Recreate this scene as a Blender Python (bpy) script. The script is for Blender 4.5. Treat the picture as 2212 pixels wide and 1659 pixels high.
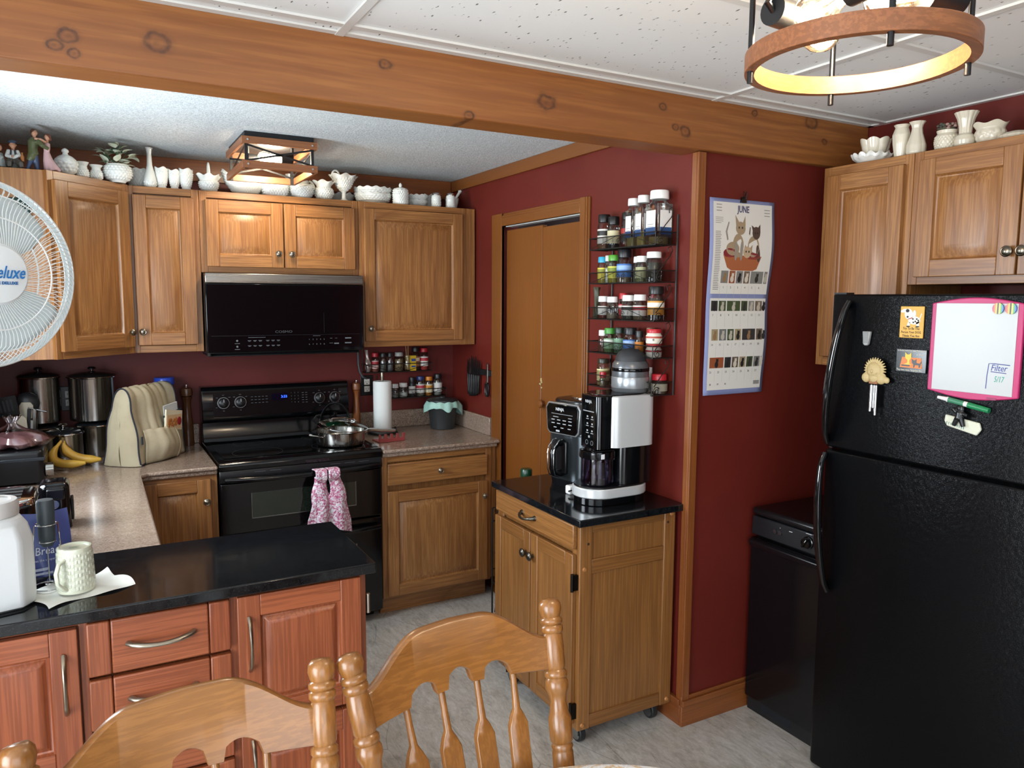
import bpy, bmesh, math, random
from mathutils import Vector, Matrix
PI = math.pi
R = math.radians
S = bpy.context.scene
COL = S.collection
for o in list(bpy.data.objects): bpy.data.objects.remove(o)

# ---------------------------------------------------------------- camera
cd = bpy.data.cameras.new('camera'); cam = bpy.data.objects.new('camera', cd); COL.objects.link(cam); S.camera = cam
YAW, PIT, ROL = 0.5048, -0.1103, 0.0057
_f = Vector((math.sin(YAW)*math.cos(PIT), math.cos(YAW)*math.cos(PIT), math.sin(PIT)))
_r = Vector((math.cos(YAW), -math.sin(YAW), 0)); _u = _r.cross(_f)
_r2 = _r*math.cos(ROL)+_u*math.sin(ROL); _u2 = _u*math.cos(ROL)-_r*math.sin(ROL)
cam.matrix_world = Matrix(((_r2.x,_u2.x,-_f.x,-0.4681),(_r2.y,_u2.y,-_f.y,-4.1954),(_r2.z,_u2.z,-_f.z,1.6168),(0,0,0,1)))
cd.sensor_width = 36; cd.lens = 1644.36/2212*36; cd.clip_start = .02; cd.clip_end = 100

# ---------------------------------------------------------------- world, daylight, exposure
W = bpy.data.worlds.new('world'); S.world = W; W.use_nodes = True
wn = W.node_tree.nodes; wl = W.node_tree.links
wn['Background'].inputs[0].default_value = (.82,.91,1,1); wn['Background'].inputs[1].default_value = 2.0
S.view_settings.view_transform = 'Standard'; S.view_settings.look = 'None'; S.view_settings.gamma = 1
S.view_settings.use_curve_mapping = False
S.view_settings.exposure = 0.95
def window_light(name, loc, target, sx, sy, power, col):
    ld = bpy.data.lights.new(name, 'AREA'); ld.shape = 'RECTANGLE'; ld.size = sx; ld.size_y = sy; ld.energy = power; ld.color = col
    o = bpy.data.objects.new(name, ld); COL.objects.link(o); o.location = loc
    o.rotation_euler = (Vector(target)-Vector(loc)).to_track_quat('-Z', 'Y').to_euler(); return o
window_light('daylight_sink_window', (-1.10,-1.38,1.56), (1.2,-1.45,1.45), .70, .88, 23, (.82,.92,1))
window_light('daylight_patio_door', (-2.45,-4.0,1.15), (1.5,-3.1,1.2), 1.9, 2.0, 50, (.88,.95,1))
def lamp_light(name, loc, power, rad=.03, col=(1,.92,.82)):
    ld = bpy.data.lights.new(name, 'POINT'); ld.energy = power; ld.shadow_soft_size = rad; ld.color = col
    o = bpy.data.objects.new(name, ld); COL.objects.link(o); o.location = loc; return o

# ---------------------------------------------------------------- materials
def lin(h):
    h = h.lstrip('#'); v = [int(h[i:i+2],16)/255 for i in (0,2,4)]
    return tuple(c/12.92 if c <= .04045 else ((c+.055)/1.055)**2.4 for c in v)+(1,)
_mc = {}
def P(h, rough=.5, metal=0, coat=0, emit=0, spec=None):
    k = (h, rough, metal, coat, emit, spec)
    if k in _mc: return _mc[k]
    m = bpy.data.materials.new('plain_'+h.lstrip('#')); m.use_nodes = True
    b = m.node_tree.nodes['Principled BSDF']
    b.inputs['Base Color'].default_value = lin(h); b.inputs['Roughness'].default_value = rough; b.inputs['Metallic'].default_value = metal
    b.inputs['Coat Weight'].default_value = coat
    if spec is not None: b.inputs['Specular IOR Level'].default_value = spec
    if emit: b.inputs['Emission Color'].default_value = lin(h); b.inputs['Emission Strength'].default_value = emit
    _mc[k] = m; return m
class NT:
    """small helper to wire a node material"""
    def __init__(s, name):
        s.m = bpy.data.materials.new(name); s.m.use_nodes = True; s.t = s.m.node_tree
        s.b = s.t.nodes['Principled BSDF']; s.out = s.t.nodes['Material Output']
    def n(s, typ, **kw):
        nd = s.t.nodes.new('ShaderNode'+typ)
        for k, v in kw.items():
            if k[0] == '_': setattr(nd, k[1:], v)
            else: nd.inputs[k.replace('__',' ')].default_value = v
        return nd
    def l(s, a, b): s.t.links.new(a, b)
    def coords(s, scale=(1,1,1), rnd=0, loc=(0,0,0), rot=(0,0,0)):
        tc = s.n('TexCoord'); mp = s.n('Mapping'); mp.inputs['Scale'].default_value = scale
        mp.inputs['Location'].default_value = loc; mp.inputs['Rotation'].default_value = rot
        if rnd:
            oi = s.n('ObjectInfo'); mu = s.n('VectorMath', _operation='MULTIPLY'); mu.inputs[1].default_value = (rnd,rnd*.7,rnd*1.3)
            s.l(oi.outputs['Random'], mu.inputs[0]); ad = s.n('VectorMath', _operation='ADD')
            s.l(tc.outputs['Object'], ad.inputs[0]); s.l(mu.outputs[0], ad.inputs[1]); s.l(ad.outputs[0], mp.inputs[0])
        else: s.l(tc.outputs['Object'], mp.inputs[0])
        return mp.outputs[0]
    def ramp(s, src, stops, interp='LINEAR'):
        r = s.n('ValToRGB'); e = r.color_ramp.elements; r.color_ramp.interpolation = interp
        while len(e) < len(stops): e.new(.5)
        for i, (p, c) in enumerate(stops): e[i].position = p; e[i].color = lin(c) if isinstance(c, str) else (c,c,c,1)
        s.l(src, r.inputs[0]); return r.outputs[0]
    def noise(s, v, scale, detail=4, rough=.55, dist=0):
        n = s.n('TexNoise', Scale=scale, Detail=detail, Roughness=rough, Distortion=dist); s.l(v, n.inputs['Vector']); return n.outputs[0]
    def mix(s, a, b, f, mode='MIX'):
        m = s.n('Mix', _data_type='RGBA', _blend_type=mode)
        for src, i in ((f,0),(a,6),(b,7)):
            if hasattr(src, 'links'): s.l(src, m.inputs[i])
            elif isinstance(src, str): m.inputs[i].default_value = lin(src)
            else: m.inputs[i].default_value = src
        return m.outputs[2]
    def bump(s, src, strength=.2, dist=.01):
        b = s.n('Bump', Strength=strength, Distance=dist); s.l(src, b.inputs['Height']); s.l(b.outputs[0], s.b.inputs['Normal'])
    def set(s, **kw):
        for k, v in kw.items(): s.b.inputs[k.replace('__',' ')].default_value = v
def wood(name, dark, mid, light, axis, rough=.38, ring=9, fine=70, stretch=.07, coat=.15, pore='#000000', porea=.25, band=.55):
    """plain-sawn timber: soft cathedral bands, long thin pores, slow tone drift; every piece gets its own figure"""
    t = NT(name); i = 'xyz'.index(axis)
    def sc(k, st):
        v = [k]*3; v[i] = k*st; return tuple(v)
    v = t.coords(sc(1, stretch), rnd=17)
    wob = t.n('TexNoise', Scale=2.2, Detail=3.); t.l(v, wob.inputs['Vector']); vw = t.mix(v, wob.outputs[1], .10)
    fld = t.noise(vw, 4.2, 1, .4); mu = t.n('Math', _operation='MULTIPLY'); mu.inputs[1].default_value = ring; t.l(fld, mu.inputs[0])
    fr = t.n('Math', _operation='FRACT'); t.l(mu.outputs[0], fr.inputs[0])
    bands = t.ramp(fr.outputs[0], [(0, .15),(.12, .62),(.7, 1.),(.94, .55),(1, .15)])
    drift = t.noise(v, 2.0, 2, .5)
    base = t.ramp(drift, [(.3, mid), (.7, light)])
    inv = t.n('Math', _operation='MULTIPLY_ADD'); inv.inputs[1].default_value = -band; inv.inputs[2].default_value = band; t.l(bands, inv.inputs[0])
    c = t.mix(base, dark, inv.outputs[0])
    fn = t.noise(t.coords(sc(1, stretch*.30), rnd=11), fine*2.2, 3, .6)
    c = t.mix(c, pore, t.ramp(fn, [(.46, porea), (.58, 0.)]))
    t.l(c, t.b.inputs['Base Color']); t.set(Roughness=rough, Coat__Weight=coat, Coat__Roughness=.25)
    t.bump(fn, .08, .002); return t.m
def trio(name, *a, **k): return {ax: wood(name+'_'+ax, *a, axis=ax, **k) for ax in 'xyz'}
OAK = trio('oak', '#744420', '#986637', '#a67543', ring=11, pore='#5f3618', porea=.42, stretch=.10, band=.62)
CHERRY = trio('cherry', '#73351d', '#934d2d', '#a45d3a', rough=.35, ring=4, pore='#4c1c0c', porea=.35, band=.3)
CARTW = trio('cart_wood', '#66401e', '#825529', '#946434', rough=.4, ring=4, pore='#4a2a10', porea=.35, band=.35)
CHAIRW = trio('chair_wood', '#673f1b', '#8d5b2a', '#9e6a33', rough=.28, ring=6, band=.4, stretch=.16, coat=.5, pore='#4a2a0c', porea=.25)
TRIM = trio('trim_wood', '#653517', '#824822', '#925628', rough=.35, ring=5, pore='#5a2a10', porea=.3)
DOORW = trio('veneer', '#693a12', '#774517', '#804c1c', rough=.4, ring=3, fine=110, pore='#6d3a10', porea=.3)
MILLW = trio('mill_wood', '#3a2414', '#54341d', '#644026', rough=.25)
RINGW = trio('lamp_wood', '#7a4526', '#8f5632', '#9d643c', rough=.45, ring=3)
def knotty(name, dark, mid, light, knots):
    t = NT(name)
    v = t.coords((.10,1,1)); wv = t.n('TexWave', _bands_direction='Z', Scale=7, Distortion=7, Detail=3, Detail__Scale=1.2); t.l(v, wv.inputs['Vector'])
    c = t.ramp(wv.outputs[1], [(0, dark), (.4, mid), (1, light)]); c = t.mix(c, t.ramp(t.noise(v, 5, 4, .6, .5), [(.3, dark), (.75, light)]), .55)
    fn = t.noise(t.coords((.05,1,1)), 90, 2); c = t.mix(c, '#5a2c10', t.ramp(fn, [(.45,.3),(.62,0.)]))
    big = t.noise(t.coords((.5,1,1)), 2.5, 3); c = t.mix(c, '#8e5528', t.ramp(big, [(.45,0.),(.7,.5)]))
    for (x, z, r) in knots:
        tc = t.n('TexCoord'); su = t.n('VectorMath', _operation='SUBTRACT'); su.inputs[1].default_value = (x,0,z); t.l(tc.outputs['Object'], su.inputs[0])
        dn = t.n('TexNoise', Scale=28., Detail=2.); t.l(tc.outputs['Object'], dn.inputs['Vector']); dz = t.n('VectorMath', _operation='SUBTRACT'); dz.inputs[1].default_value = (.5,.5,.5); t.l(dn.outputs[1], dz.inputs[0]); dm = t.n('VectorMath', _operation='SCALE'); dm.inputs['Scale'].default_value = r*.9; t.l(dz.outputs[0], dm.inputs[0]); da = t.n('VectorMath', _operation='ADD'); t.l(su.outputs[0], da.inputs[0]); t.l(dm.outputs[0], da.inputs[1]); mu = t.n('VectorMath', _operation='MULTIPLY'); mu.inputs[1].default_value = (.62/r,0,.80/r); t.l(da.outputs[0], mu.inputs[0])
        ad = t.n('VectorMath', _operation='LENGTH'); t.l(mu.outputs[0], ad.inputs[0])
        f = t.ramp(ad.outputs['Value'], [(0,.6),(.3,.25),(.42,.55),(.52,.95),(.62,.8),(.72,.22),(1,0.)])
        # keep the knot's edge ragged
        nn = t.noise(t.coords(), 60, 2); mm = t.n('Math', _operation='MULTIPLY'); t.l(f, mm.inputs[0]); t.l(t.ramp(nn,[(.3,.55),(.7,1.)]), mm.inputs[1])
        c = t.mix(c, '#3b1f12', mm.outputs[0])
    t.l(c, t.b.inputs['Base Color']); t.set(Roughness=.4, Coat__Weight=.2, Coat__Roughness=.3); return t.m
BEAM = knotty('knotty_pine', '#834d22', '#90582a', '#9c632f', [(-.483,2.209,.022),(-.472,2.171,.014),(-.509,2.183,.016),(-.296,2.221,.028),(.273,2.257,.019),(.791,2.219,.03),(1.249,2.264,.017),(1.349,2.192,.022),(1.307,2.203,.014),(1.971,2.293,.032),(.53,2.15,.016),(1.673,2.292,.014),(2.05,2.23,.014)])
def paint(name, col, var, rough, coat=0):
    t = NT(name); n = t.noise(t.coords(), 3, 4); t.l(t.mix(col, var, t.ramp(n, [(.35,0.),(.7,1.)])), t.b.inputs['Base Color'])
    f = t.noise(t.coords(), 220, 3); t.bump(f, .06, .002); t.set(Roughness=rough, Coat__Weight=coat, Specular__IOR__Level=.3); return t.m
WALL = paint('red_wall_paint', '#672824', '#5f2320', .48)
WALLR = paint('deep_red_wall_paint', '#652119', '#5d1c15', .48)
def popcorn():
    t = NT('textured_ceiling'); v = t.coords(); n = t.noise(v, 150, 3, .7); n2 = t.noise(v, 3, 3)
    c = t.mix(t.ramp(n, [(.3,'#a7b0b2'),(.62,'#e6eef0')]), '#c9d3d5', t.ramp(n2, [(.4,0.),(.7,.35)]))
    t.l(c, t.b.inputs['Base Color']); t.set(Roughness=.9); t.bump(n, .5, .006); return t.m
POPCORN = popcorn()
def tile_mat():
    t = NT('fissured_ceiling_tile'); v = t.coords((1,.45,1)); vo = t.n('TexVoronoi', _feature='F1', Scale=75, Randomness=1.); t.l(t.mix(v, t.n('TexNoise', Scale=9).outputs[1], .08), vo.inputs['Vector'])
    n = t.noise(t.coords(), 28, 2, .7); hole = t.ramp(vo.outputs[0], [(.10,1.),(.2,0.)]); m = t.n('Math', _operation='MULTIPLY'); t.l(hole, m.inputs[0]); t.l(t.ramp(n, [(.50,0.),(.56,1.)]), m.inputs[1])
    c = t.mix('#e3e2df', '#6d6b66', m.outputs[0]); t.l(c, t.b.inputs['Base Color']); t.set(Roughness=.9)
    inv = t.n('Math', _operation='SUBTRACT'); inv.inputs[0].default_value = 1; t.l(m.outputs[0], inv.inputs[1]); t.bump(inv.outputs[0], .8, .004); return t.m
TILE = tile_mat()
def floor_mat():
    t = NT('slate_look_vinyl'); v = t.coords((1,1,1)); w = t.noise(v, 2.2, 5, .6, 1.2)
    a = t.coords((3.2,1.1,1), rot=(0,0,.5)); n = t.noise(a, 5, 9, .68, 1.6); n2 = t.noise(a, 26, 6, .7, .8)
    c = t.ramp(n, [(.25,'#756f68'),(.45,'#b2aea6'),(.6,'#c9c7c2'),(.78,'#dedbd5')]); c = t.mix(c, t.ramp(n2, [(.35,'#7d7770'),(.65,'#cbc7c0')]), .38)
    c = t.mix(c, '#9a8c76', t.ramp(w, [(.5,0.),(.72,.3)]))
    vo = t.n('TexVoronoi', _feature='DISTANCE_TO_EDGE', Scale=4.6); t.l(t.mix(t.coords((1.6,.8,1), rot=(0,0,.5)), t.n('TexNoise', Scale=5., Detail=6.).outputs[1], .28), vo.inputs['Vector'])
    cr = t.ramp(vo.outputs[0], [(0,.5),(.010,0.)]); msk = t.n('Math', _operation='MULTIPLY'); t.l(cr, msk.inputs[0]); t.l(t.ramp(t.noise(v, 3.1, 2),[(.45,0.),(.55,1.)]), msk.inputs[1])
    c = t.mix(c, '#3d3731', msk.outputs[0]); t.l(c, t.b.inputs['Base Color']); t.set(Roughness=.42); t.bump(n2, .12, .004); return t.m
FLOOR = floor_mat()
def granite():
    t = NT('black_granite'); v = t.coords(); n = t.noise(v, 320, 2, .8); n2 = t.noise(v, 90, 3)
    c = t.mix('#0b0c0e', '#3c4146', t.ramp(n, [(.60,0.),(.74,.8)])); c = t.mix(c, '#1c1f22', t.ramp(n2, [(.4,0.),(.65,.6)]))
    t.l(c, t.b.inputs['Base Color']); t.set(Roughness=.09); return t.m
GRANITE = granite()
def laminate():
    t = NT('speckled_laminate'); a = t.coords((1,2.6,1)); n = t.noise(a, 60, 4, .7); n2 = t.noise(a, 170, 3, .75); n3 = t.noise(a, 9, 3)
    c = t.ramp(n, [(.3,'#5d4a3c'),(.45,'#867264'),(.6,'#a08d80'),(.75,'#b6a599')]); c = t.mix(c, t.ramp(n2, [(.38,'#4a3a2f'),(.5,'#917b6b'),(.64,'#bfaea0')]), .55)
    c = t.mix(c, '#7f6a54', t.ramp(n3, [(.45,0.),(.7,.35)])); t.l(c, t.b.inputs['Base Color']); t.set(Roughness=.2, Coat__Weight=.2); return t.m
LAMINATE = laminate()
def leather():
    t = NT('pebbled_black_enamel'); v = t.coords(); vo = t.n('TexVoronoi', _feature='DISTANCE_TO_EDGE', Scale=250); t.l(t.mix(v, t.n('TexNoise', Scale=60.).outputs[1], .02), vo.inputs['Vector'])
    n = t.noise(v, 300, 2); t.set(Base__Color=lin('#07080a'), Roughness=.24, Specular__IOR__Level=.17); t.bump(t.mix(t.ramp(vo.outputs[0], [(0,0.),(.3,1.)]), n, .3), .18, .0018); return t.m
LEATHER = leather()
def steel(name, col, rough, axis='z'):
    t = NT(name); s = [160]*3; s['xyz'.index(axis)] = 1.5; n = t.noise(t.coords(tuple(s)), 1, 2)
    t.set(Base__Color=lin(col), Metallic=1.); t.l(t.ramp(n, [(.3,rough*.7),(.7,rough*1.5)]), t.b.inputs['Roughness']); return t.m
STEEL = steel('brushed_steel', '#a9a7a2', .2); STEELX = steel('brushed_steel_across', '#8f8d89', .28, 'x')
def clear(name, col, refl=.12, rough=.03):
    t = NT(name); tr = t.n('BsdfTransparent', Color=lin(col)); gl = t.n('BsdfGlossy', Roughness=rough); lw = t.n('LayerWeight', Blend=.35)
    mx = t.n('MixShader'); mth = t.n('Math', _operation='MULTIPLY_ADD'); mth.inputs[1].default_value = .6; mth.inputs[2].default_value = refl*.6
    t.l(lw.outputs['Fresnel'], mth.inputs[0]); t.l(mth.outputs[0], mx.inputs[0]); t.l(tr.outputs[0], mx.inputs[1]); t.l(gl.outputs[0], mx.inputs[2]); t.l(mx.outputs[0], t.out.inputs[0]); return t.m
GLASS = clear('clear_glass', '#eef2f0'); SMOKE = clear('smoky_plastic', '#b9b4c4', .1); PANE = clear('dark_oven_glass', '#39443c', .1)
FILM = clear('plastic_film', '#e6e2ea', .3, .12); MESHW = None
def wire_mesh():
    t = NT('fine_wire_mesh'); tr = t.n('BsdfTransparent'); df = t.n('BsdfDiffuse', Color=lin('#17130f')); mx = t.n('MixShader'); mx.inputs[0].default_value = .42
    t.l(tr.outputs[0], mx.inputs[1]); t.l(df.outputs[0], mx.inputs[2]); t.l(mx.outputs[0], t.out.inputs[0]); return t.m
MESHW = wire_mesh()
CHROME = P('#d8d8d8', .08, 1); NICKEL = P('#8d8577', .3, 1); PEWTER = P('#5e5a52', .35, 1)
BLK = P('#07080a', .12); BLKM = P('#111214', .5); BLKS = P('#0c0d10', .28); IRON = P('#15120f', .45)
MILK = P('#dfe3de', .2, 0, .3); CREAM = P('#cdc4b0', .22, 0, .3); WHITE = P('#e9e9e6', .35)

# ---------------------------------------------------------------- geometry helpers
class MB:
    def __init__(s): s.bm = bmesh.new(); s.m = 0
    def face(s, vs):
        try: f = s.bm.faces.new(vs); f.material_index = s.m; return f
        except ValueError: return None
    def v(s, p): return s.bm.verts.new(p)
    def quad(s, *ps): s.face([s.v(p) for p in ps]); return s
    def box(s, x0, x1, y0, y1, z0, z1):
        v = [s.v((x,y,z)) for z in (z0,z1) for y in (y0,y1) for x in (x0,x1)]
        for q in ((0,2,3,1),(4,5,7,6),(0,1,5,4),(2,6,7,3),(0,4,6,2),(1,3,7,5)): s.face([v[i] for i in q])
        return s
    def obox(s, c, ux, uy, uz):
        c, ux, uy, uz = map(Vector, (c,ux,uy,uz)); v = [s.v(c+ux*a+uy*b+uz*d) for d in (-1,1) for b in (-1,1) for a in (-1,1)]
        for q in ((0,2,3,1),(4,5,7,6),(0,1,5,4),(2,6,7,3),(0,4,6,2),(1,3,7,5)): s.face([v[i] for i in q])
        return s
    def prism(s, pts, a0, a1, axis='y', top=None):
        def p3(p, a): return {'y':(p[0],a,p[1]), 'z':(p[0],p[1],a), 'x':(a,p[0],p[1])}[axis]
        A = [s.v(p3(p,a0)) for p in pts]; B = [s.v(p3(p,a1)) for p in (top or pts)]; n = len(pts)
        s.face(A); s.face(B[::-1])
        for i in range(n): s.face([A[i],B[i],B[(i+1)%n],A[(i+1)%n]])
        return s
    def rings(s, rs, close=True, cap0=True, cap1=True):
        V = [[s.v(p) for p in r] for r in rs]; n = len(V[0])
        for a, b in zip(V, V[1:]):
            for i in range(n if close else n-1): s.face([a[i],a[(i+1)%n],b[(i+1)%n],b[i]])
        if close and cap0: s.face(V[0][::-1])
        if close and cap1: s.face(V[-1])
        return s
    def lathe(s, prof, n=28, c=(0,0,0), mod=None, sx=1, sy=1, caps=(True,True), sub=1):
        if sub > 1:
            q = []
            for a, b in zip(prof, prof[1:]): q += [(a[0]+(b[0]-a[0])*i/sub, a[1]+(b[1]-a[1])*i/sub) for i in range(sub)]
            prof = q+[prof[-1]]
        rs = []
        for k, (r, z) in enumerate(prof):
            ring = []
            for i in range(n):
                t = 2*PI*i/n; rr, zz = (r, z) if mod is None else mod(t, r, z, k)
                ring.append((c[0]+rr*math.cos(t)*sx, c[1]+rr*math.sin(t)*sy, c[2]+zz))
            rs.append(ring)
        return s.rings(rs, True, *caps)
    def cyl(s, p0, p1, r0, r1=None, n=16, caps=True):
        r1 = r0 if r1 is None else r1; p0, p1 = Vector(p0), Vector(p1); q = (p1-p0).to_track_quat('Z','Y')
        rs = [[p+q@Vector((r*math.cos(2*PI*i/n), r*math.sin(2*PI*i/n), 0)) for i in range(n)] for p, r in ((p0,r0),(p1,r1))]
        return s.rings(rs, True, caps, caps)
    def tube(s, pts, r, n=8, closed=False, fl=None):
        pts = [Vector(p) for p in pts]; m = len(pts); rs = []; up = None
        for i, p in enumerate(pts):
            a = pts[(i-1)%m] if closed else pts[max(i-1,0)]; b = pts[(i+1)%m] if closed else pts[min(i+1,m-1)]
            d = (b-a).normalized()
            if up is None: up = d.orthogonal().normalized()
            up = (up-d*up.dot(d)); up = up.normalized() if up.length > 1e-6 else d.orthogonal().normalized()
            w = d.cross(up); rr = r[i] if isinstance(r, (list,tuple)) else r
            rs.append([p+up*(rr*math.cos(2*PI*k/n))+w*(rr*(fl or 1)*math.sin(2*PI*k/n)) for k in range(n)])
        if closed: rs.append(rs[0])
        if closed:
            V = [[s.v(p) for p in q] for q in rs[:-1]]
            for i in range(m):
                a, b = V[i], V[(i+1)%m]
                for k in range(n): s.face([a[k],a[(k+1)%n],b[(k+1)%n],b[k]])
            return s
        return s.rings(rs)
    def ball(s, c, r, sx=1, sy=1, sz=1, n=16, mod=None):
        h = n//2; prof = [(max(r*math.sin(PI*i/h), r*.02), -r*math.cos(PI*i/h)*sz) for i in range(h+1)]
        return s.lathe(prof, n, c, mod, sx, sy)
    def grid(s, f, nu, nv):
        V = [[s.v(f(i/nu, j/nv)) for i in range(nu+1)] for j in range(nv+1)]
        for j in range(nv):
            for i in range(nu): s.face([V[j][i],V[j][i+1],V[j+1][i+1],V[j+1][i]])
        return s
    def text(s, body, size, M, ext=.0004, shear=0, align='CENTER', fit=None, bold=0):
        cu = bpy.data.curves.new('t', 'FONT'); cu.body = body; cu.size = size; cu.extrude = ext; cu.shear = shear; cu.align_x = align; cu.align_y = 'CENTER'; cu.resolution_u = 2; cu.offset = bold
        o = bpy.data.objects.new('t', cu); COL.objects.link(o); bpy.context.view_layer.update()
        me = bpy.data.meshes.new_from_object(o.evaluated_get(bpy.context.evaluated_depsgraph_get()))
        n0 = len(s.bm.verts); f0 = len(s.bm.faces)
        if fit and len(me.vertices):
            xs = [v.co.x for v in me.vertices]; k = fit/max(1e-6, max(xs)-min(xs)); M = M @ Matrix.Diagonal((k,1,1,1))
        me.transform(M); s.bm.from_mesh(me); s.bm.faces.ensure_lookup_table()
        for f in s.bm.faces[f0:]: f.material_index = s.m
        bpy.data.objects.remove(o); bpy.data.curves.remove(cu); bpy.data.meshes.remove(me); return s
    def rbox(s, cx, cy, hx, hy, z0, z1, r, n=5, taper=1, rt=0):
        """upright box with rounded vertical corners; rt rounds the top edge"""
        def ring(k, z, ins=0):
            o = []
            for q, (sx, sy) in enumerate(((1,1),(-1,1),(-1,-1),(1,-1))):
                for i in range(n+1):
                    a = PI/2*q+PI/2*i/n; o.append((cx+k*(sx*(hx-r)+(r-ins)*math.cos(a)), cy+k*(sy*(hy-r)+(r-ins)*math.sin(a)), z))
            return o
        rs = [ring(1, z0)]
        if rt:
            rs.append(ring(taper, z1-rt))
            for i in range(1,5): a = PI/2*i/4; rs.append(ring(taper, z1-rt+rt*math.sin(a), rt*(1-math.cos(a))))
        else: rs.append(ring(taper, z1))
        return s.rings(rs)
    def build(s, name, mats, parent=None, loc=None, rot=None, smooth=38, bev=0, kind=None, label=None, segs=2):
        bmesh.ops.recalc_face_normals(s.bm, faces=s.bm.faces)
        me = bpy.data.meshes.new(name); s.bm.to_mesh(me); s.bm.free()
        for m in (mats if isinstance(mats, (list,tuple)) else [mats]): me.materials.append(m)
        if smooth:
            me.polygons.foreach_set('use_smooth', [True]*len(me.polygons)); me.set_sharp_from_angle(angle=R(smooth))
        o = bpy.data.objects.new(name, me); COL.objects.link(o)
        if parent: o.parent = parent
        if loc: o.location = loc
        if rot: o.rotation_euler = rot
        if bev:
            b = o.modifiers.new('bevel','BEVEL'); b.width = bev; b.segments = segs; b.limit_method = 'ANGLE'; b.angle_limit = R(40); b.harden_normals = False
        if kind: o['kind'] = kind
        if label: o['label'] = label
        return o
def thing(name, label, cat, loc=(0,0,0), rz=0, group=None, rot=None):
    o = bpy.data.objects.new(name, None); COL.objects.link(o); o.location = loc; o.rotation_euler = rot or (0,0,rz)
    o.empty_display_size = .02; o['label'] = label; o['category'] = cat
    if group: o['group'] = group
    return o
def tag(o, label, cat, group=None):
    o['label'] = label; o['category'] = cat
    if group: o['group'] = group
    return o
def dup(root, loc=None, rz=None, label=None, group=None):
    def cp(o, par):
        c = o.copy(); COL.objects.link(c); c.parent = par
        if par: c.matrix_parent_inverse = o.matrix_parent_inverse
        for ch in o.children: cp(ch, c)
        return c
    r = cp(root, None)
    if loc is not None: r.location = loc
    if rz is not None: r.rotation_euler = (0,0,rz)
    if label: r['label'] = label
    if group: r['group'] = group
    return r
def ell(cx, cy, rx, ry, n=20, a0=0, a1=2*PI, rot=0):
    o = []
    for i in range(n):
        t = a0+(a1-a0)*i/(n if abs(a1-a0-2*PI) < 1e-6 else n-1); x, y = rx*math.cos(t), ry*math.sin(t)
        o.append((cx+x*math.cos(rot)-y*math.sin(rot), cy+x*math.sin(rot)+y*math.cos(rot)))
    return o
# matrices that put text upright on a wall: facing -y (read from the front), or facing -x
def MT(x, y, z, face='-y', rz=0, tilt=0):
    if face == 'top': return Matrix.Translation((x,y,z)) @ Matrix.Rotation(rz,4,'Z')
    a = {'-y':0, '-x':-PI/2, 'x':PI/2}[face]+rz
    return Matrix.Translation((x,y,z)) @ Matrix.Rotation(a,4,'Z') @ Matrix.Rotation(PI/2+tilt,4,'X')
# ---------------------------------------------------------------- room shell
CT, XR, YC, XL, ZK, ZF, XW = .872, 1.4406, -2.10, -.955, 2.303, 2.317, 2.31
def struct(name, mb, m, **k): return mb.build(name, m, kind='structure', **k)
struct('floor', MB().box(-3.2,3.4,-6.6,.12,-.05,0), FLOOR, smooth=0)
struct('wall_back', MB().box(XL-.1,XR+.12,0,.1,0,2.42), WALL, smooth=0)
w = MB()                                                    # kitchen side wall with the bifold doorway cut out
w.box(XR,XR+.1,-.62,-.0,0,2.42); w.box(XR,XR+.1,YC,-1.40,0,2.42); w.box(XR,XR+.1,-1.40,-.62,2.035,2.42)
struct('wall_right', w, WALLR, smooth=0)
struct('wall_closet', MB().box(XR+.55,XR+.6,-1.9,-.1,0,2.3).box(XR+.1,XR+.55,-.15,-.1,0,2.3).box(XR+.1,XR+.55,-1.9,-1.85,0,2.3), P('#2a1512',.8), smooth=0)
struct('wall_end', MB().box(XR+.1,XW+.1,YC,YC+.1,0,2.42), WALLR, smooth=0)
struct('wall_fridge', MB().box(XW,XW+.1,-6.5,YC,0,2.42), WALLR, smooth=0)
w = MB()                                                    # sink wall with its window opening
w.box(XL-.1,XL,-1.0,0,0,2.42); w.box(XL-.1,XL,-2.3,-1.76,0,2.42); w.box(XL-.1,XL,-1.76,-1.0,0,1.1); w.box(XL-.1,XL,-1.76,-1.0,2.02,2.42)
struct('wall_left', w, WALL, smooth=0)
w = MB(); w.box(-2.5,XL-.1,-2.3,-2.2,0,2.42); w.box(-2.6,-2.5,-3.0,-2.2,0,2.42); w.box(-2.6,-2.5,-6.5,-5.0,0,2.42); w.box(-2.6,-2.5,-5.0,-3.0,2.1,2.42)
struct('wall_dining', w, WALL, smooth=0)
struct('wall_rear_unseen', MB().box(.55,XW+.1,-6.6,-6.5,0,2.42), WALL, smooth=0)  # unseen partial wall, added so the microwave glass reflects something dim; rest left open
struct('ceiling', MB().box(XL-.1,XR+.1,-2.02,.1,ZK,ZK+.05), POPCORN, smooth=0)
g = MB().box(-2.6,XW+.1,-6.6,-2.10,ZF,ZF+.04)
struct('ceiling_panels', g, TILE, smooth=0)
g = MB()                                                    # the suspended grid
for y in (-2.205,-2.815,-3.425,-4.035,-4.645,-5.255): g.box(-2.5,XW,y-.012,y+.012,ZF-.007,ZF-.0005)
for x in (-2.31,-1.09,.145,1.475): g.box(x-.012,x+.012,-6.4,-2.126,ZF-.0075,ZF-.0008)
g.box(-2.5,XW,-2.152,-2.127,ZF-.006,ZF-.0005); g.box(XW-.024,XW-.001,-6.4,-2.126,ZF-.006,ZF-.0005)
struct('trim_ceiling_grid', g, P('#d3d1cc',.45), smooth=0)
struct('beam', MB().box(-2.5,XW-.002,-2.125,-2.006,2.14,2.42), BEAM, bev=.004)
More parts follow.
